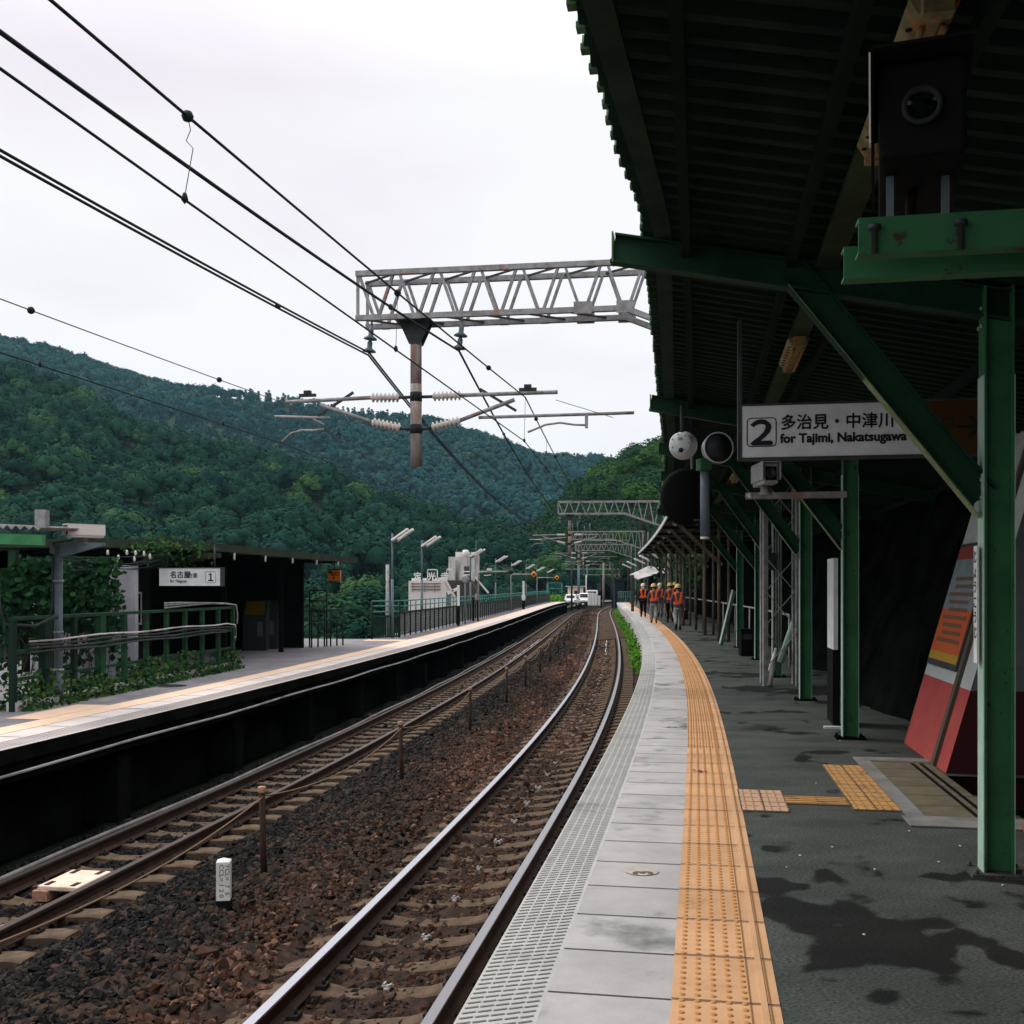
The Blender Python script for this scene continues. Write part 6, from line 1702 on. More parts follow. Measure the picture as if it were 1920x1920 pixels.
# tunnel portal
tx = W(1123, 0, 222).x
root = thing('tunnel', 'dark arched tunnel mouth in the foot of the wooded hill', 'tunnel', (tx, 222, -2.0))
mb = MB(); ar = [(2.5 * math.cos(a), 2.3 + 2.5 * math.sin(a)) for a in np.linspace(0, math.pi, 17)]; inn = [(2.5, 0)] + ar + [(-2.5, 0)]
out_ = [(3.6, 0)] + [(3.6 if i < 3 else (-3.6 if i > 13 else x * 1.5), 5.6 if 2 < i < 14 else max(0.1, z)) for i, (x, z) in enumerate(ar)] + [(-3.6, 0)]
n = len(inn); vs = [(x, 0, z) for x, z in inn] + [(x, 0, z) for x, z in out_]
mb.add(vs, [(i, i + 1, n + i + 1, n + i) for i in range(n - 1)]); mb.build('portal', mat('portal_stone', (.022, .024, .022), .9, (.013, .015, .013), 1.5, 6), root)
mb = MB(); vs = [(x, 0.0, z) for x, z in inn] + [(x, 30, z) for x, z in inn]; mb.add(vs, [(i, i + 1, n + i + 1, n + i) for i in range(n - 1)] + [tuple(range(n, 2 * n))]); mb.build('lining', M['concrete_dark'], root)
# masts beyond the platforms
def mast(x, y, z0, h, r, m, label, extra=None, name='mast'):
    root = thing(name, label, 'mast', (x, y, z0)); mb = MB(); mb.tube([(0, 0, 0), (0, 0, h)], [r, r * .8], 8); mb.build('pole', m, root)
    if extra: mb = MB(); [mb.box(c, d) for c, d in extra]; split(mb, 'crossarm' if r == .15 else 'equipment', M['steel'] if r == .15 else M['steel_dark'], root)
    return root
mast(W(1072, 0, 131).x, 131, -1.2, 7.6, .13, M['steel_dark'], 'tall dark mast standing among the parked cars', [((-.1, -.1, 5.4), (.8, .1, .12))])
mast(W(1127, 0, 140).x, 140, -1.2, 3.4, .10, M['black'], 'dark railway signal post in front of the tunnel mouth', [((-.25, -.1, 2.8), (.5, .3, 1.0)), ((-.2, -.3, 2.2), (.7, .6, .05))], 'railway_signal')
mast(W(1131.5, 0, 150).x, 150, -1.2, 6.2, .15, M['steel_pole'], 'rust streaked mast with pale crossarms to the right of the railway signal', [((-1.6, 0, 5.3), (7.5, .08, .11)), ((-.3, 0, 4.5), (5.2, .07, .08)), ((-2.3, 0, 4.9), (.14, .14, 1.5)), ((.9, 0, 5.7), (.10, .10, 1.2)), ((2.2, 0, 4.6), (.08, .08, 1.0))])
mast(W(1085, 0, 165).x, 165, -1.2, 6.5, .22, M['steel_blue'], 'thick blue grey pole behind the equipment hut')
mast(W(1148.5, 0, 128).x, 128, -1.2, 5.5, .12, M['bark'], 'leaning bare pole wrapped in creeper beside the tunnel')
mast(W(1099, 0, 158).x, 158, -1.0, 4.4, .09, M['porcelain'], 'pale slim pole between the hut and the tunnel')
# more brackets and wires beyond the fourth gantry
mb = MB()
for (x0, y0_, x1, y1_, Y) in ((1000, 1012, 1062, 1008, 104), (1018, 1006, 1060, 1022, 104), (1071, 1022, 1098, 1010, 104)):
    mb.tube([W(x0, y0_, Y), W(x1, y1_, Y)], .05, 6)
tag(mb.build('bracket_arm', M['steel']), 'pale bracket arms reaching over the far track by the third gantry', 'bracket')
# pump house and tower across the river
def bx(px0, px1, py0, py1, Y, dep): 
    a, b = W(px0, py1, Y), W(px1, py0, Y); return (a.x + b.x) / 2, Y + dep / 2, (a.z + b.z) / 2, abs(b.x - a.x), dep, abs(b.z - a.z)
YB = 118.0
root = thing('pump_house', 'pale stained concrete building with sloping side and roof lettering across the river', 'building', (W(812, 0, YB).x, YB, -6))
mb = at(root)
q = [W(766, 1089, YB), W(838, 1089, YB), W(868, 1160, YB), W(868, 1200, YB), W(766, 1200, YB)]
mb.prism(q, (0, 6, 0)); mb.build('wall', M['concrete_pale'], root)
mb = at(root); x, y, z, dx, dy, dz = bx(837, 845.5, 1110, 1135, YB, .1); mb.box((x, YB - .03, z), (dx, .06, dz)); mb.build('door', M['steel_blue'], root)
mb = at(root)
for yy_ in (1094, 1099.5, 1105): mb.tube([W(771, yy_, YB - .1), W(826, yy_, YB - .1)], .05, 6)
for xx_ in (774, 796, 815): mb.tube([W(xx_, 1092, YB - .1), W(xx_, 1110, YB - .1)], .03, 5)
split(mb, 'pipe', mat('rusty_pipe', (.20, .15, .11), .9), root)
mb = at(root); mb.prism([W(838.5, 1088, YB + .2), W(884, 1088, YB + .2), W(916, 1160, YB + .2), W(868, 1160, YB + .2)], (0, 5, 0)); mb.build('slope', M['slope_brown'], root)
mb = at(root); mb.bar(W(836, 1088, YB - .05), W(862, 1136, YB - .05), .3, .2); mb.bar(W(891, 1082, YB - .05), W(916, 1112, YB - .05), .25, .2); mb.build('coping', M['concrete_pale'], root)
mb = at(root)
for (x0, x1, y0_, y1_) in ((801, 821, 1067, 1069), (801, 802.5, 1067, 1086), (819, 821, 1067, 1086), (837, 851, 1067, 1069), (849, 851, 1067, 1086), (837, 838.5, 1067, 1086), (772, 800, 1084, 1089), (816, 840, 1083, 1089)):
    x, y, z, dx, dy, dz = bx(x0, x1, y0_, y1_, YB + 1, .15); mb.box((x, YB + 1, z), (dx, .15, dz))
mb.build('roof_frame', M['white'], root)
for ch, px in (('定', 775), ('光', 801), ('寺', 826)):
    q = W(px, 1088, YB + .5); text(ch, .98, M['white'], 'lettering', root, Vector((q.x, q.y, q.z + .05)) - root.location, (R(90), 0, 0), bold=.03, depth=.06)
root = thing('concrete_tower', 'tall stained concrete tower with tank and antenna behind the pump house', 'building', (W(869, 0, 126).x, 126, -4))
mb = at(root)
def bb(px0, px1, py0, py1, Y, dep, mt, nm):
    mb = at(root); x, y, z, dx, dy, dz = bx(px0, px1, py0, py1, Y, dep); mb.box((x, y, z), (dx, dy, dz)); return mb.build(nm, mt, root)
bb(841, 890, 1044, 1090, 126, 5, M['concrete_stained'], 'wall'); bb(889, 897.5, 1040, 1084, 126.3, 3, M['concrete_stained'], 'stair_shaft')
bb(854, 893, 1035, 1044.5, 127, 4, M['concrete_pale'], 'parapet'); bb(870, 882, 1062, 1084, 125.95, .2, M['glass_dark'], 'window'); bb(838, 846, 1066, 1068.5, 124, 1, M['white'], 'canopy')
bb(836, 892, 1084, 1110, 126.5, 5, M['slope_brown'], 'base')
mb = at(root); q = W(873, 1043, 126.5); mb.lathe([(0, .0), (.38, .0), (.38, .68), (.2, .76), (0, .78)], q, 14); mb.build('tank', M['white'], root)
mb = at(root); 
for px in (855, 858, 881): mb.tube([W(px, 1050, 125.9), W(px, 1088, 125.9)], .07, 6)
mb.tube([W(892.5, 1036, 126), W(892.5, 1012, 126)], .03, 5); mb.tube([W(856, 1036, 126), W(856, 1030, 126)], .03, 5); split(mb, 'pipe', M['steel'], root)
mb = at(root)
for (x0, y0_, x1, y1_) in ((868, 1072, 884, 1072), (868, 1072, 868, 1084), (884, 1072, 884, 1084), (868, 1078, 884, 1078)): mb.tube([W(x0, y0_, 125), W(x1, y1_, 125)], .06, 5)
mb.build('balcony_rail', M['white'], root)
# ------------------------------------------------------------------ workers walking away along the near platform
SKIN = mat('skin', (.42, .25, .17), .6)
def skin_obj(name, J, E_, m, parent, sub=1):
    """J: dict name -> (pos, radius); E_: edges by name; first vertex is the root"""
    keys = list(J); me = bpy.data.meshes.new(name)
    me.from_pydata([J[k][0] for k in keys], [(keys.index(a), keys.index(b)) for a, b in E_], [])
    me.materials.append(m); o = bpy.data.objects.new(name, me); COL.objects.link(o); o.parent = parent
    md = o.modifiers.new('skin', 'SKIN'); md.use_smooth_shade = True; md.use_x_symmetry = False
    for i, k in enumerate(keys):
        r = J[k][1]; r = r if hasattr(r, '__len__') else (r, r)
        me.skin_vertices[0].data[i].radius = r
    me.skin_vertices[0].data[0].use_root = True
    s = o.modifiers.new('smooth', 'SUBSURF'); s.levels = sub; s.render_levels = sub
    return o
def person(x, y, rz, label, H, step, arm, jacket, trousers, helmet, boots, vest=True, turn=0.0, bag=False, towel=False):
    root = thing('person', label, 'person', (x, y, 0), rz)
    k = H / 1.74
    def V3(a, b, c): return (a * k, b * k, c * k)
    hipz = .90
    def leg(s, fwd):   # fwd: stride of this foot; positive ahead (+y)
        foot_y = fwd * .34; lift = .0 if fwd >= 0 else .13
        kn = V3(s * .095, fwd * .20 + .05, .49); an = V3(s * .09, foot_y, .085 + lift); toe = V3(s * .10, foot_y + (.15 if fwd >= 0 else .11), .045)
        return kn, an, toe
    lk, la, lt = leg(-1, step); rk, ra, rt = leg(1, -step)
    sh_l, sh_r = V3(-.185, .0, 1.40), V3(.185, .0, 1.40)
    def armp(s, fwd):
        el = V3(s * .245, fwd * .10 - .03, 1.13); wr = V3(s * .25, fwd * .22 + .02, .89); hd = V3(s * .25, fwd * .25 + .03, .82)
        return el, wr, hd
    le, lw, lh = armp(-1, -arm * step); re, rw, rh = armp(1, arm * step)
    J = {'pel': (V3(0, 0, hipz + .04), (.085 * k, .07 * k)), 'chest': (V3(0, .015, 1.25), (.095 * k, .07 * k)), 'neck0': (V3(0, .0, 1.43), .075 * k), 'neck': (V3(0, .02, 1.50), .052 * k),
         'head0': (V3(0, .03, 1.57), (.072 * k, .085 * k)), 'head1': (V3(0, .03, 1.68), (.075 * k, .092 * k)),
         'lh0': (V3(-.09, 0, hipz - .04), .055 * k), 'lk': (lk, .042 * k), 'la': (la, .034 * k), 'lt': (lt, .032 * k),
         'rh0': (V3(.09, 0, hipz - .04), .055 * k), 'rk': (rk, .042 * k), 'ra': (ra, .034 * k), 'rt': (rt, .032 * k),
         'ls': (sh_l, .042 * k), 'le': (le, .034 * k), 'lw': (lw, .027 * k), 'lp': (lh, (.036 * k, .02 * k)),
         'rs': (sh_r, .042 * k), 're': (re, .034 * k), 'rw': (rw, .027 * k), 'rp': (rh, (.036 * k, .02 * k))}
    E_ = [('pel', 'chest'), ('chest', 'neck0'), ('neck0', 'neck'), ('neck', 'head0'), ('head0', 'head1'), ('pel', 'lh0'), ('lh0', 'lk'), ('lk', 'la'), ('la', 'lt'), ('pel', 'rh0'), ('rh0', 'rk'), ('rk', 'ra'), ('ra', 'rt'),
          ('neck0', 'ls'), ('ls', 'le'), ('le', 'lw'), ('lw', 'lp'), ('neck0', 'rs'), ('rs', 're'), ('re', 'rw'), ('rw', 'rp')]
    for s, hp in ((-1, lh), (1, rh)):
        c = 'l' if s < 0 else 'r'
        for i in range(4):
            f1 = (hp[0] + (i - 1.5) * .004, hp[1] + (i - 1.5) * .019 * k, hp[2] - (.045 + .006 * (1 - abs(i - 1.4))) * k); f2 = (f1[0] - s * .012, f1[1], f1[2] - .035 * k)
            J[c + 'f%d' % i] = (f1, .0095 * k); J[c + 'g%d' % i] = (f2, .008 * k); E_ += [(c + 'p', c + 'f%d' % i), (c + 'f%d' % i, c + 'g%d' % i)]
        J[c + 't'] = ((hp[0] - s * .015, hp[1] + .045 * k, hp[2] - .01 * k), .010 * k); J[c + 't2'] = ((hp[0] - s * .02, hp[1] + .055 * k, hp[2] - .045 * k), .008 * k)
        E_ += [(c + 'p', c + 't'), (c + 't', c + 't2')]
    skin_obj('body', J, E_, SKIN, root)
    lo2 = lambda a, b, t: tuple(a[i] + (b[i] - a[i]) * t for i in range(3))
    # clothes
    Jj = {'pel': (V3(0, 0, hipz - .01), (.172 * k, .140 * k)), 'waist': (V3(0, .01, 1.10), (.16 * k, .12 * k)), 'chest': (V3(0, .015, 1.27), (.17 * k, .125 * k)), 'neck0': (V3(0, .0, 1.43), .088 * k), 'col': (V3(0, .01, 1.485), .070 * k),
          'ls': (sh_l, .078 * k), 'le': (le, .062 * k), 'lw': (lo2(le, lw, 1.06), .052 * k), 'rs': (sh_r, .078 * k), 're': (re, .062 * k), 'rw': (lo2(re, rw, 1.06), .052 * k)}
    skin_obj('jacket', Jj, [('pel', 'waist'), ('waist', 'chest'), ('chest', 'neck0'), ('neck0', 'col'), ('neck0', 'ls'), ('ls', 'le'), ('le', 'lw'), ('neck0', 'rs'), ('rs', 're'), ('re', 'rw')], jacket, root)
    lo = lambda a, b, t: tuple(a[i] + (b[i] - a[i]) * t for i in range(3))
    Jt = {'pel': (V3(0, 0, hipz + .12), (.160 * k, .128 * k)), 'lh0': (V3(-.092, -.005, hipz - .06), .105 * k), 'lk': (lk, .088 * k), 'lc': (lo(lk, la, .5), .090 * k), 'la': (lo(lk, la, .88), .072 * k),
          'rh0': (V3(.092, -.005, hipz - .06), .105 * k), 'rk': (rk, .088 * k), 'rc': (lo(rk, ra, .5), .090 * k), 'ra': (lo(rk, ra, .88), .072 * k)}
    skin_obj('trousers', Jt, [('pel', 'lh0'), ('lh0', 'lk'), ('lk', 'lc'), ('lc', 'la'), ('pel', 'rh0'), ('rh0', 'rk'), ('rk', 'rc'), ('rc', 'ra')], trousers, root)
    for (kn, an, toe) in ((lk, la, lt), (rk, ra, rt)):
        Jb = {'s': (lo(kn, an, .72), .052 * k), 'a': (an, .054 * k), 'm': (lo(an, toe, .5), (.048 * k, .044 * k)), 't': (toe, (.044 * k, .036 * k))}
        skin_obj('boot', Jb, [('s', 'a'), ('a', 'm'), ('m', 't')], boots, root)
    # head details
    mb = MB(); c = Vector(V3(0, .03, 1.63))
    mb.lathe([(0, -.02), (.088 * k, -.015), (.094 * k, .02), (.092 * k, .06), (0, .07)], c + Vector((0, -.012, -.015)), 12); mb.build('hair', M['black'], root)
    mb = MB(); mb.tube([c + Vector((0, .085 * k, .0)), c + Vector((0, .112 * k, -.03))], .014, 6)
    for s in (-1, 1): mb.lathe([(0, -.03), (.012, -.02), (.012, .02), (0, .03)], c + Vector((s * .088 * k, .01, -.01)), 6)
    mb.build('face', SKIN, root)
    mb = MB()
    for s in (-1, 1): mb.lathe([(0, -.008), (.010, 0), (0, .008)], c + Vector((s * .032, .087 * k, .015)), 6)
    mb.box(c + Vector((0, .082 * k, -.062)), (.04, .012, .008)); mb.build('eyes', M['black'], root)
    mb = MB(); hc = Vector(V3(0, .03, 1.665))
    mb.lathe([(.150 * k, -.004), (.150 * k, .008), (.128 * k, .012), (.126 * k, .05), (.108 * k, .095), (.07 * k, .125), (.03 * k, .136), (0, .138)], hc, 20)
    mb.prism([hc + Vector(V3(-.09, .10, 0)), hc + Vector(V3(.09, .10, 0)), hc + Vector(V3(.06, .185, -.012)), hc + Vector(V3(-.06, .185, -.012))], (0, 0, .010))
    mb.build('helmet', helmet, root)
    if vest:
        ov = mat('vest_orange', (.95, .13, .04), .6); 
        mb = MB()
        for s in (-1, 1):
            pts = [V3(s * .055, -.150, 1.12), V3(s * .085, -.152, 1.25), V3(s * .115, -.125, 1.40), V3(s * .12, -.02, 1.495), V3(s * .11, .12, 1.41), V3(s * .10, .165, 1.2), V3(s * .10, .16, 1.06)]
            for a, b in zip(pts[:-1], pts[1:]): mb.bar(a, b, .075 * k, .012, up=(0, -1, .3) if a[1] < 0 else (0, 1, .3))
            mb.bar(V3(s * .055, -.152, 1.16), V3(s * .17, -.125, 1.09), .085 * k, .012, up=(0, -1, 0))
        rg = []
        for z in (1.03, 1.13): rg.append([V3(.186 * math.cos(a), .01 + .160 * math.sin(a), z) for a in np.linspace(0, 2 * math.pi, 17)[:-1]])
        mb.loft(rg, cap=False); mb.build('safety_vest', ov, root)
    mb = MB(); rg = [[V3(q_ * math.cos(a), .005 + .86 * q_ * math.sin(a), z) for a in np.linspace(0, 2 * math.pi, 17)[:-1]] for z, q_ in ((.90, .170), (.97, .180), (1.05, .178))]
    mb.loft(rg); mb.build('waistband', jacket, root)
    if towel:
        mb = MB(); mb.lathe([(.085 * k, -.16), (.105 * k, -.10), (.108 * k, .02), (.095 * k, .04)], hc, 14); mb.build('neck_cloth', M['white'], root)
    if bag:
        mb = MB(); mb.box(Vector(V3(.30, .0, .62)), (.16, .34, .34)); mb.tube([Vector(V3(.28, -.1, .78)), Vector(V3(.26, 0, .86)), Vector(V3(.28, .1, .78))], .012, 6); mb.build('bag', M['black'], root, bevel=.03)
    return root
JG = mat('jacket_grey', (.075, .085, .10), .8, (.055, .062, .075), 7, 5); JD = mat('jacket_dark', (.014, .014, .018), .8); TG = mat('trousers_grey', (.26, .27, .27), .85, (.18, .19, .195), 8, 6); TB = M['black']
HY = mat('helmet_yellow', (.66, .48, .17), .4); HW = mat('helmet_cream', (.78, .66, .42), .4); BB = mat('boot_black', (.012, .012, .012), .6); BO = mat('boot_brown', (.13, .04, .02), .7)
wd = lambda Y: heading(Y)
person(W(1206, 0, 55.9).x, 55.9, wd(56), 'worker in black trousers and cream helmet, leftmost of the group, orange vest', 1.74, .8, .5, JD, TB, HW, BB, towel=True)
person(W(1226, 0, 46.3).x, 46.3, wd(46) , 'worker in grey jacket and trousers with yellow helmet stepping on the tactile strip', 1.70, .9, -.4, JG, TG, HY, BO)
person(W(1237.5, 0, 54.9).x, 54.9, wd(55), 'worker with cream helmet and white neck cloth, partly hidden behind the grey suited worker', 1.76, -.6, .4, JG, TG, HW, BB, towel=True)
person(W(1256.5, 0, 47.8).x, 47.8, wd(48), 'worker in shade with dull yellow helmet and grey sleeves between two groups', 1.74, .7, .5, JG, TB, HY, BB)
person(W(1266.5, 0, 50.5).x, 50.5, wd(50), 'worker mostly hidden, only yellow helmet and neck visible behind the nearest worker', 1.78, -.7, .5, JD, TB, HY, BB)
person(W(1271.5, 0, 38.8).x, 38.8, wd(39), 'worker nearest the viewer with grey baggy trousers, yellow helmet and a dark bag', 1.66, -.8, .5, JG, TG, HY, BB, bag=True)
# ------------------------------------------------------------------ terrain, hills, woods
def grid_obj(name, V, m, smooth=True, parent=None):
    a, b = V.shape[:2]; I = np.arange(a * b).reshape(a, b)
    F = np.stack([I[:-1, :-1], I[:-1, 1:], I[1:, 1:], I[1:, :-1]], -1).reshape(-1, 4)
    return np_obj(name, V.reshape(-1, 3), [F], m, smooth=smooth, parent=parent)
def sstep(x): x = np.clip(x, 0, 1); return x * x * (3 - 2 * x)
# ground sheet: railway shelf, river valley on the left, rising ground on the right, out to the horizon
gy = np.concatenate([np.arange(-60, 240, 3.0), np.geomspace(240, 2000, 40)]); 
go = np.concatenate([-np.geomspace(1500, 30, 30), np.linspace(-29, 30, 60), np.geomspace(31, 1500, 30)])
Y_, O_ = np.meshgrid(gy, go, indexing='ij')
yc = np.clip(Y_, -60, 230); X_ = cx(yc) + O_ + np.where(Y_ > 230, 0, 0)
lot = sstep((Y_ - 129) / 4)
shoulder = -9.0 - lot * 12
Z_ = -1.85 + .78 * lot * sstep((-O_ - 5.2) / .6) - 11.5 * sstep((shoulder - O_) / 14) + 9.0 * sstep((O_ - 7) / 10) * (1 - sstep((Y_ - 112) / 12)) + 6 * sstep((O_ - 12) / 14) * sstep((Y_ - 112) / 12)
Z_ += .25 * np.sin(X_ * .13) * np.sin(Y_ * .11) * (np.abs(O_) > 14)
tag(grid_obj('ground', np.stack([X_, Y_, Z_], -1), M['soil']), 'ground falling from the railway shelf to the river valley', 'ground', kind='structure')
strip('parking_ground', lambda u: O1(u) - 1.9 - 9.5, lambda u: O1(u) - 1.75, 129, 200, -1.0, M['dirt'])
tag(COL.objects[-1] if False else [o for o in COL.objects if o.name.startswith('parking_ground')][0], 'pale gravel parking ground beyond the far platform', 'ground', kind='structure')

class Hill:
    def __init__(s, ax, ey, Y0, z0, Yr, bump, bs, seed, back=1.6):
        s.ax, s.ey, s.Y0, s.z0, s.Yr, s.bump, s.bs, s.seed, s.back = ax, ey, Y0, z0, Yr, bump, bs, seed, back
    def z(s, x, y):
        a = x / y; yr = np.interp(a, s.ax, s.Yr) if hasattr(s.Yr, '__len__') else s.Yr
        y0 = np.interp(a, s.ax, s.Y0) if hasattr(s.Y0, '__len__') else s.Y0
        zr = EYE + np.interp(a, s.ax, s.ey) * yr
        t = (y - y0) / (yr - y0)
        zz = s.z0 + (zr - s.z0) * np.where(t < 1, np.clip(t, 0, 1) ** .92, 1 - .35 * np.clip(t - 1, 0, 9) ** 1.3)
        w = np.clip(t * 3, 0, 1) * np.where(t > .75, np.clip((1.25 - t) * 2, .25, 1), 1)
        zz = zz + w * s.bump * (np.sin(x / s.bs + s.seed) * np.cos(y / s.bs * 1.3 + s.seed * 2) + .5 * np.sin(x / s.bs * 2.3 + y / s.bs * 1.7))
        return zz, t
    def mesh(s, name, a0, a1, label, m, n=110):
        A, T = np.meshgrid(np.linspace(a0, a1, n), np.concatenate([np.linspace(0, 1.15, 60), np.linspace(1.2, s.back, 6)]), indexing='ij')
        yr = np.interp(A, s.ax, s.Yr) if hasattr(s.Yr, '__len__') else np.full_like(A, s.Yr)
        y0 = np.interp(A, s.ax, s.Y0) if hasattr(s.Y0, '__len__') else np.full_like(A, s.Y0)
        Y = y0 + T * (yr - y0); X = A * Y; Z, _ = s.z(X, Y)
        return tag(grid_obj(name, np.stack([X, Y, Z - 1.0], -1), m), label, 'hill', kind='structure')
    def points(s, a0, a1, spacing, tmax=1.05, tmin=0.0):
        yr = np.max(s.Yr); y0 = np.min(s.Y0)
        ys = np.arange(y0, yr * 1.08, spacing); pts = []
        for y in ys:
            xs = np.arange(a0 * y, a1 * y, spacing)
            x = xs + rng.uniform(-.5, .5, len(xs)) * spacing; yy = y + rng.uniform(-.5, .5, len(xs)) * spacing
            z, t = s.z(x, yy); k = (t > tmin) & (t < tmax); pts.append(np.stack([x[k], yy[k], z[k]], -1))
        return np.concatenate(pts)
px = lambda x: (x - 960) / FPX
ry = lambda y: (HORIZON - y) / FPX
hA = Hill([px(x) for x in (-400, 0, 100, 200, 300, 450, 560, 650, 760, 860, 960, 1020, 1100)], [ry(y) for y in (600, 700, 745, 790, 822, 868, 890, 925, 960, 1000, 1020, 1040, 1060)],
          [150] * 13, -11, [420, 400, 390, 385, 380, 360, 345, 335, 325, 310, 300, 290, 280], 3.2, 19, 1.0)
hB = Hill([px(x) for x in (-400, 0, 100, 200, 270, 330, 400, 500, 600, 700, 800, 870, 950, 1000, 1100, 1160, 1300)], [ry(y) for y in (640, 636, 660, 700, 716, 729, 739, 755, 768, 780, 794, 818, 842, 857, 868, 873, 880)],
          430, -8, [900] * 17, 7, 52, 2.2)
hC = Hill([px(x) for x in (940, 985, 1010, 1050, 1080, 1120, 1160, 1200, 1240, 1400, 1700)], [ry(y) for y in (1075, 1030, 1004, 968, 930, 893, 873, 862, 845, 800, 760)],
          228, -2.5, [300, 310, 320, 325, 330, 335, 335, 330, 320, 320, 320], 2.0, 13, .3)
hA.mesh('hillside', px(-300), px(1090), 'near wooded hillside beyond the river valley', M['soil'])
hB.mesh('far_hill', px(-300), px(1300), 'far bluish wooded ridge', M['soil'])
hC.mesh('tunnel_hill', px(930), px(1700), 'wooded hill above the tunnel', M['soil'])

# crown templates: leaf quads spread over lobes, with darker solid cores inside
def crown_template(nl, leaf, lobes=9, seed=0, conifer=False, core=.72):
    r = np.random.default_rng(seed); C = []; 
    if conifer:
        t = r.random(nl) ** .8; ang = r.uniform(0, 6.283, nl); rad = (.06 + .40 * (1 - t)) * r.uniform(.55, 1.05, nl) * (1 + .25 * np.sin(t * 40))
        Pn = np.stack([np.cos(ang) * rad, np.sin(ang) * rad, -.7 + 2.0 * t], 1); N = np.stack([np.cos(ang), np.sin(ang), np.full(nl, .65)], 1)
        cores = [((0, 0, -.1), .28), ((0, 0, -.5), .34), ((0, 0, .4), .16)]
    else:
        cs = []
        for k in range(lobes):
            a = k * 2.4 + r.uniform(-.4, .4); q = (k + .5) / lobes; z = 1 - 1.45 * q; rr = math.sqrt(max(0, 1 - z * z)) 
            cs.append((np.array([math.cos(a) * rr * .58, math.sin(a) * rr * .58, z * .52 + .05]), r.uniform(.36, .52)))
        w = np.array([c[1] ** 2 for c in cs]); w /= w.sum(); idx = r.choice(len(cs), nl, p=w)
        D = r.normal(0, 1, (nl, 3)); D[:, 2] += .35; D /= np.linalg.norm(D, axis=1)[:, None]
        cc = np.array([c[0] for c in cs])[idx]; rd = np.array([c[1] for c in cs])[idx]
        Pn = cc + D * (rd * r.uniform(.72, 1.08, nl))[:, None]; N = D
        cores = [(tuple(c[0]), c[1] * core) for c in cs]
    N = N + r.normal(0, .24, N.shape); N /= np.linalg.norm(N, axis=1)[:, None]
    up = np.array([0, 0, 1.0]); Tt = np.cross(N, up + r.normal(0, .3, N.shape)); Tt /= np.linalg.norm(Tt, axis=1)[:, None]; Bt = np.cross(N, Tt)
    sz = leaf * r.uniform(.6, 1.35, nl)[:, None]
    v = np.stack([Pn + Tt * sz, Pn + Bt * sz * .6, Pn - Tt * sz * .9, Pn - Bt * sz * .62], 1).reshape(-1, 3)
    fq = np.arange(nl * 4).reshape(nl, 4)
    cv, cf = [], []
    for i, (c, rr) in enumerate(cores):
        cv.append(np.array(c) + ICO_V * rr * .8 * np.array([1, 1, 2.2 if conifer else 1])); cf.append(ICO_F + nl * 4 + i * 11)
    return np.concatenate([v] + cv), fq, np.concatenate(cf)
def forest(name, pts, R0, R1, temps, m, label, squash=(.75, 1.0), tint_f=None, dz=.35, kind='stuff'):
    Vs, Fq, Ft, Ti = [], [], [], []; nb = 0
    n = len(pts); ch = rng.integers(0, len(temps), n); ang = rng.uniform(0, 6.283, n); rr = rng.uniform(R0, R1, n); sq = rng.uniform(*squash, n)
    tn = np.clip(rng.normal(.42, .22, n), 0, 1) if tint_f is None else tint_f(pts)
    for k in range(len(temps)):
        s = np.where(ch == k)[0]
        if not len(s): continue
        v, fq, ft = temps[k]; c, d = np.cos(ang[s]), np.sin(ang[s])
        X = (v[None, :, 0] * c[:, None] - v[None, :, 1] * d[:, None]) * rr[s][:, None] + pts[s, 0][:, None]
        Y = (v[None, :, 0] * d[:, None] + v[None, :, 1] * c[:, None]) * rr[s][:, None] + pts[s, 1][:, None]
        Z = v[None, :, 2] * (rr[s] * sq[s])[:, None] + (pts[s, 2] + rr[s] * dz)[:, None]
        Vs.append(np.stack([X, Y, Z], -1).reshape(-1, 3)); off = (np.arange(len(s)) * len(v))[:, None, None] + nb
        Fq.append((fq[None] + off).reshape(-1, 4)); Ft.append((ft[None] + off).reshape(-1, 3)); Ti.append(np.repeat(tn[s], len(v))); nb += len(s) * len(v)
    o = np_obj(name, np.concatenate(Vs), [np.concatenate(Fq), np.concatenate(Ft)], m, tint=np.concatenate(Ti), smooth=True)
    return tag(o, label, 'forest', kind=kind) if kind else o
TA = [crown_template(1000, .072, 9, s, core=.98) for s in range(5)]
ptsA = hA.points(px(-260), px(1080), 8.6, 1.04)
vis = ptsA[:, 0] / ptsA[:, 1] > -.60; ptsA = ptsA[vis]
forest('forest', ptsA, 3.8, 6.8, TA, M['leaf_near'], 'dense green broadleaf forest covering the near hillside', tint_f=lambda p: np.clip(rng.normal(.38, .20, len(p)) + .12 * np.sin(p[:, 0] / 23) * np.sin(p[:, 1] / 31), 0, 1))
TB_ = [crown_template(130, .15, 8, 20 + s, core=1.0) for s in range(3)]; TC_ = [crown_template(90, .13, seed=30 + s, conifer=True) for s in range(3)]
ptsB = hB.points(px(-200), px(1300), 9.0, 1.03, .05)
cz = np.sin(ptsB[:, 0] / 70 + 1) + np.sin(ptsB[:, 1] / 90 + ptsB[:, 0] / 160) + rng.normal(0, .35, len(ptsB))
forest('far_forest', ptsB[cz < .1], 6.6, 8.4, TC_, M['leaf_far'], 'blue green cedar forest on the far ridge', squash=(.60, .78), dz=.12)
forest('far_forest', ptsB[cz >= .1], 5.0, 8.0, TB_, M['leaf_far'], 'bluish broadleaf forest on the far ridge', tint_f=lambda p: np.clip(rng.normal(.6, .2, len(p)), 0, 1))
TD = [crown_template(900, .085, 11, 50 + s) for s in range(4)]
ptsC = hC.points(px(935), px(1500), 5.6, 1.05)
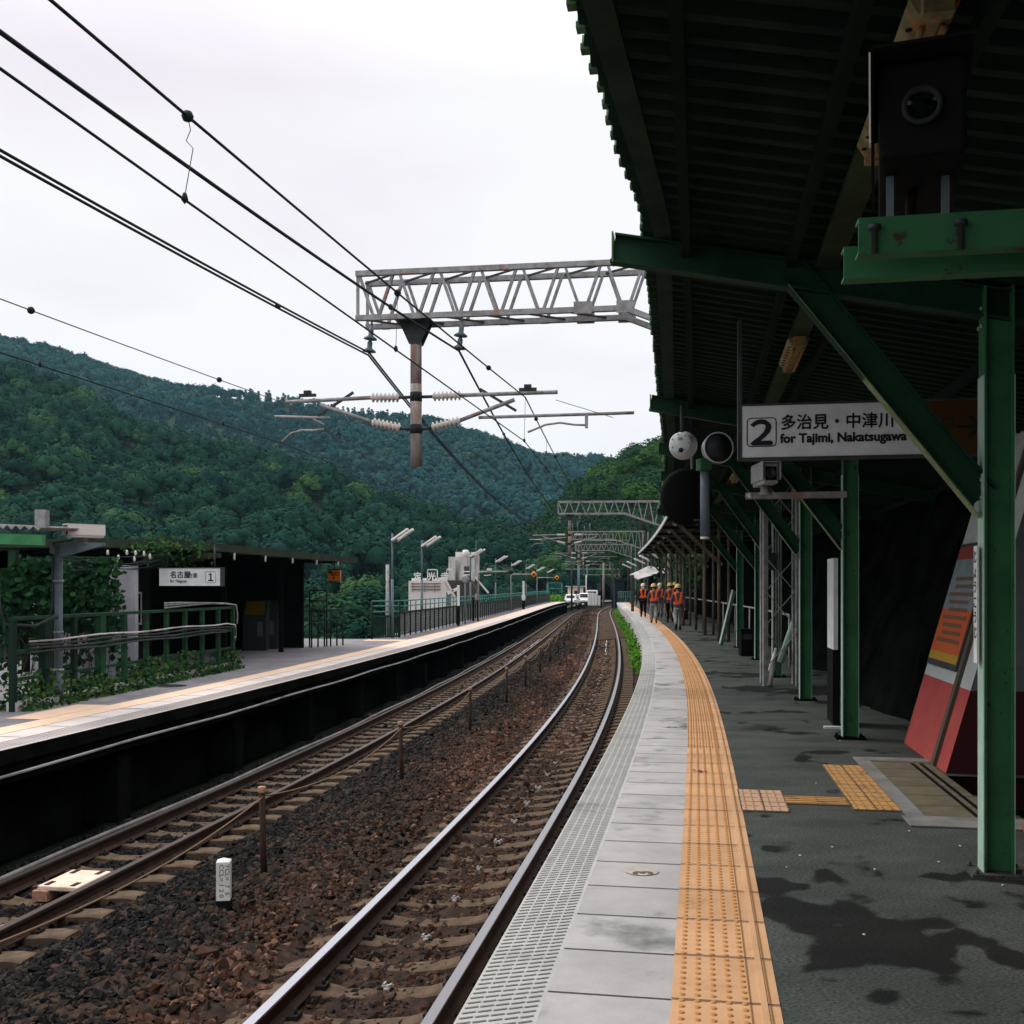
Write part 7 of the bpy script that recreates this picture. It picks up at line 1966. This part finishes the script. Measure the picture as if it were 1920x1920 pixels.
forest('forest', ptsC, 3.4, 5.4, TD, M['leaf_right'], 'bright green forest on the hill above the tunnel', tint_f=lambda p: np.clip(rng.normal(.30, .2, len(p)) + .35 * sstep((p[:, 2] - 12) / 25), 0, 1))
# woods on the slope right of the line, past the far canopy
pr_ = []
for u in np.arange(64, 226, 5.0):
    for o in np.arange(9.0 if u < 112 else 8.5, 34, 5.0):
        q = P(u + random.uniform(-2, 2), o + random.uniform(-2, 2), 0); pr_.append((q.x, q.y, -1 + 9 * min(1, max(0, (o - 7) / 10)) * (1 if u < 112 else .5) + .35 * (o - 9)))
forest('forest', np.array(pr_), 2.6, 4.2, TD, M['leaf_right'], 'green wood on the slope to the right of the tracks')
# single trees one can tell apart
def tree(name, label, base, H, Rc, tm, seed, group=None, tint=.5, lob=11, nl=1300):
    root = thing(name, label, 'tree', base, random.random() * 6, group=group)
    v, fq, ft = crown_template(nl, .082, lob, seed); V = v * np.array([Rc, Rc, Rc * .82]) + np.array([0, 0, H - Rc * .7])
    np_obj('crown', V, [fq, ft], tm, root, tint=np.full(len(V), tint))
    mb = MB(); mb.tube([(0, 0, -.5), (.05, 0, H * .3), (-.04, .05, H * .6), (0, 0, H * .85)], [Rc * .10, Rc * .075, Rc * .05, Rc * .02], 8)
    for k in range(5):
        a = k * 1.3; z = H * (.42 + .07 * k); mb.tube([(0, 0, z), (math.cos(a) * Rc * .35, math.sin(a) * Rc * .35, z + Rc * .25), (math.cos(a) * Rc * .62, math.sin(a) * Rc * .62, z + Rc * .4)], [Rc * .035, Rc * .022, Rc * .01], 6)
    mb.build('trunk', M['bark'], root); return root
def tree_px(name, label, x, y, Y, rpx, zb, tm, seed, **kw):
    c = W(x, y, Y); Rc = rpx * Y / FPX; return tree(name, label, (c.x, c.y, zb), c.z - zb + Rc * .55, Rc, tm, seed, **kw)
for i, (x, y, Y, r, t, lb) in enumerate(((650, 1160, 74, 62, .62, 'bright rounded tree in the gap between the shelter and the gate fence'), (690, 1130, 92, 52, .5, 'darker tree rising behind the gate fence and the slim pole'),
        (610, 1135, 88, 46, .70, 'pale green tree just right of the exit sign'), (668, 1192, 66, 50, .35, 'low shaded tree at the foot of the gap beside the gate fence'),
        (725, 1155, 100, 40, .55, 'tree behind the start of the long teal fence'), (560, 1120, 95, 60, .45, 'tree mostly hidden behind the dark shelter'))):
    tree_px('broadleaf_tree', lb, x, y, Y, r, -13, M['leaf_near'], 70 + i, group='trees in the valley below the far platform', tint=t)
for i, (x, y, Y, r, t, lb) in enumerate(((100, 1075, 46, 70, .2, 'dark tree behind the ivy fence and the camera mast'), (10, 1120, 40, 80, .15, 'dark tree behind the green shelter column'), (200, 1110, 52, 70, .25, 'tree behind the pale wall at the left shelter'), (330, 1125, 60, 60, .4, 'tree seen through the shelter windows'), (60, 1190, 34, 60, .5, 'light green bush behind the lower rails of the green railing'))):
    tree_px('broadleaf_tree', lb, x, y, Y, r, -13, M['leaf_near'], 90 + i, group='trees behind the left shelter', tint=t)
for i, (x, y, Y, r, t, lb) in enumerate(((1178, 878, 210, 26, .75, 'pale feathery tree standing out on the skyline beside the canopy'), (1215, 862, 190, 32, .85, 'bright tree crown against the sky next to the canopy edge'), (1120, 925, 240, 38, .65, 'broad tree crown on the left shoulder of the tunnel hill'), (1200, 930, 180, 44, .8, 'light green tree crown below the skyline beside the canopy'), (1050, 1040, 232, 30, .3, 'dark tree left of the second gantry tube'), (1165, 1010, 150, 24, .8, 'bright leafy tree between the gantries and the far canopy'), (1155, 1040, 132, 18, .75, 'small creeper covered tree near the white lamps'))):
    tree_px('broadleaf_tree', lb, x, y, Y, r, -2, M['leaf_right'], 110 + i, group='trees on the tunnel hill', tint=t)
# leafy ground cover and climbers
def leaves(name, n, posf, size, m, label, cat, kind=None, tint=(.5, .25), parent=None, flat=.5):
    Pn, N = posf(n); N = N + rng.normal(0, flat, N.shape); N /= np.linalg.norm(N, axis=1)[:, None]
    Tt = np.cross(N, rng.normal(0, 1, N.shape)); Tt /= np.linalg.norm(Tt, axis=1)[:, None]; Bt = np.cross(N, Tt); s = size * rng.uniform(.55, 1.35, n)[:, None]
    v = np.stack([Pn + Tt * s, Pn + Bt * s * .7, Pn - Tt * s, Pn - Bt * s * .7], 1).reshape(-1, 3)
    o = np_obj(name, v, [np.arange(n * 4).reshape(n, 4)], m, parent, tint=np.repeat(np.clip(rng.normal(tint[0], tint[1], n), 0, 1), 4))
    if label: tag(o, label, cat, kind=kind)
    return o
def weeds_pos(n):
    u = rng.uniform(33, 100, n); cl = np.clip(np.sin(u * .9) * .5 + .5 + .35 * np.sin(u * 2.7), 0, 1); h = rng.random(n) ** 1.6 * (.10 + .72 * cl)
    o = EDGE - rng.random(n) ** 1.8 * (.06 + .30 * cl); return PN(u, o, -1.15 + h), np.stack([rng.normal(-.6, .4, n), rng.normal(-.5, .4, n), np.full(n, .8)], 1)
leaves('weeds', 8000, weeds_pos, .060, M['leaf_weed'], 'bright green weeds growing along the wall of the near platform at the bend', 'weeds', 'stuff', (.5, .28))
def bush_pos(n):
    u = rng.uniform(128.5, 150, n); k = rng.random(n); c = np.sin(u * .7) * .4 + .6
    return PN(u, OL(u) - 1.2 - rng.random(n) * 3.5, -1 + k * 1.5 * c), np.stack([rng.normal(0, .5, n), rng.normal(-.7, .4, n), np.full(n, .7)], 1)
leaves('bushes', 3500, bush_pos, .20, M['leaf_weed'], 'green bushes at the far end of the far platform in front of the hut', 'bushes', 'stuff', (.55, .25))
FA, FB = np.array([-7.30, 15.6, LZ]), np.array([-6.28, 24.0, LZ])
def fence_weeds(n):
    f = rng.random(n); c = .5 + .5 * np.sin(f * 21) * np.sin(f * 9 + 1); h = rng.random(n) ** 2.2 * (.14 + .45 * c * (f < .75) + .25 * (f > .93)); d = rng.uniform(-.35, .32, n) * (1 - .5 * h)
    Pn = FA + (FB - FA) * f[:, None]; Pn[:, 0] += d; Pn[:, 2] += h + .02; return Pn, np.stack([rng.normal(.4, .4, n), rng.normal(-.6, .4, n), np.full(n, .8)], 1)
leaves('weeds', 3800, fence_weeds, .045, M['leaf_ivy'], 'weeds and creepers along the foot of the green railing', 'weeds', 'stuff', (.62, .28))
def ivy_wall(n):
    x = rng.uniform(-9.6, -7.45, n); z = rng.uniform(-.1, 2.35, n); k = rng.random(n)
    dens = np.where(z > .95, 1, .16 + .35 * np.sin(x * 5) * np.sin(z * 6)); keep = k < dens; keep &= ~((x > -7.62) & (z > .4) & (rng.random(n) < .62))
    x, z = x[keep], z[keep]; y = 20.4 + (x + 8) * .2 + rng.normal(0, .16, len(x)) - .25 * (z > 1.2)
    N = np.stack([rng.normal(.3, .4, len(x)), np.full(len(x), -1.0), np.full(len(x), .5)], 1); return np.stack([x, y, LZ + z], 1), N
def leaves2(name, n, posf, *a, **k):
    Pn, N = posf(n); return leaves(name, len(Pn), lambda m_: (Pn, N), *a, **k)
ivt = thing('ivy', 'dark ivy hanging over the pale wall behind the green railing', 'ivy', (0, 0, 0))
leaves2('foliage', 5200, ivy_wall, .075, M['leaf_ivy'], None, None, tint=(.22, .2), parent=ivt)
mb = MB()
for k in range(26):
    x = random.uniform(-9.4, -7.2); y = 20.2 + (x + 8) * .2; z0_ = random.uniform(-.1, .6)
    mb.tube([(x, y, LZ + z0_), (x + random.uniform(-.2, .2), y - .03, LZ + z0_ + .5), (x + random.uniform(-.4, .4), y, LZ + z0_ + 1.1)], .010, 5)
mb.build('stem', M['bark'], ivt)
ivt = thing('ivy', 'leafy ivy clump spilling over the corner of the dark shelter roof', 'ivy', (0, 0, 0))
def ivy_roof(n):
    c = W(320, 1026, 22.0); k = rng.normal(0, 1, (n, 3)); Pn = np.array([c.x, c.y, c.z]) + k * np.array([.30, .4, .085]); dr = rng.random(n) < .18
    Pn[:, 2] -= np.where(dr, rng.random(n) * .35, 0); return Pn, np.stack([rng.normal(.2, .4, n), np.full(n, -.7), np.full(n, .7)], 1)
leaves2('foliage', 1300, ivy_roof, .045, M['leaf_ivy'], None, None, tint=(.55, .25), parent=ivt)
# sagging cables and small insulators over the ivy beside the shelter roof
root = thing('cable_tangle', 'tangle of dark cables with small white insulators beside the dark shelter roof', 'cables', (0, 0, 0))
mb = MB()
for k, (da, db, sg) in enumerate(((0, 0, .04), (5, 6, .12), (16, 9, .10), (-6, 14, .22), (26, 4, .05))):
    a = W(112 + k * 6, 1044 + da, 19.5); b = W(330 - 6 * k, 1038 + db, 21.6); mb.tube(sagline(a, b, sg, 14), .011, 5)
mb.build('cable', M['wire'], root)
mb = MB()
for x, y in ((202, 1036), (222, 1045), (238, 1036), (254, 1037), (270, 1038), (281, 1043), (205, 1055), (220, 1052), (252, 1048)):
    c = W(x, y, 20.6); mb.lathe([(.012, -.05), (.026, -.03), (.022, .02), (.012, .05)], c, 8)
mb.build('insulator', M['porcelain'], root)
# haze between the viewer and the far ridge
hz = MB(); hz.box((0, 1050, 120), (3700, 2300, 290))
vm = bpy.data.materials.new('haze_air'); vm.use_nodes = True; t = vm.node_tree
for n_ in list(t.nodes): t.nodes.remove(n_)
ou = nd(t, 'ShaderNodeOutputMaterial'); pv = nd(t, 'ShaderNodeVolumePrincipled')
pv.inputs['Color'].default_value = (.42, .78, .95, 1); pv.inputs['Density'].default_value = .00008; pv.inputs['Anisotropy'].default_value = .1
t.links.new(pv.outputs[0], ou.inputs['Volume'])
tag(hz.build('haze', vm), 'thin blue haze of damp air over the valley', 'haze', kind='stuff')
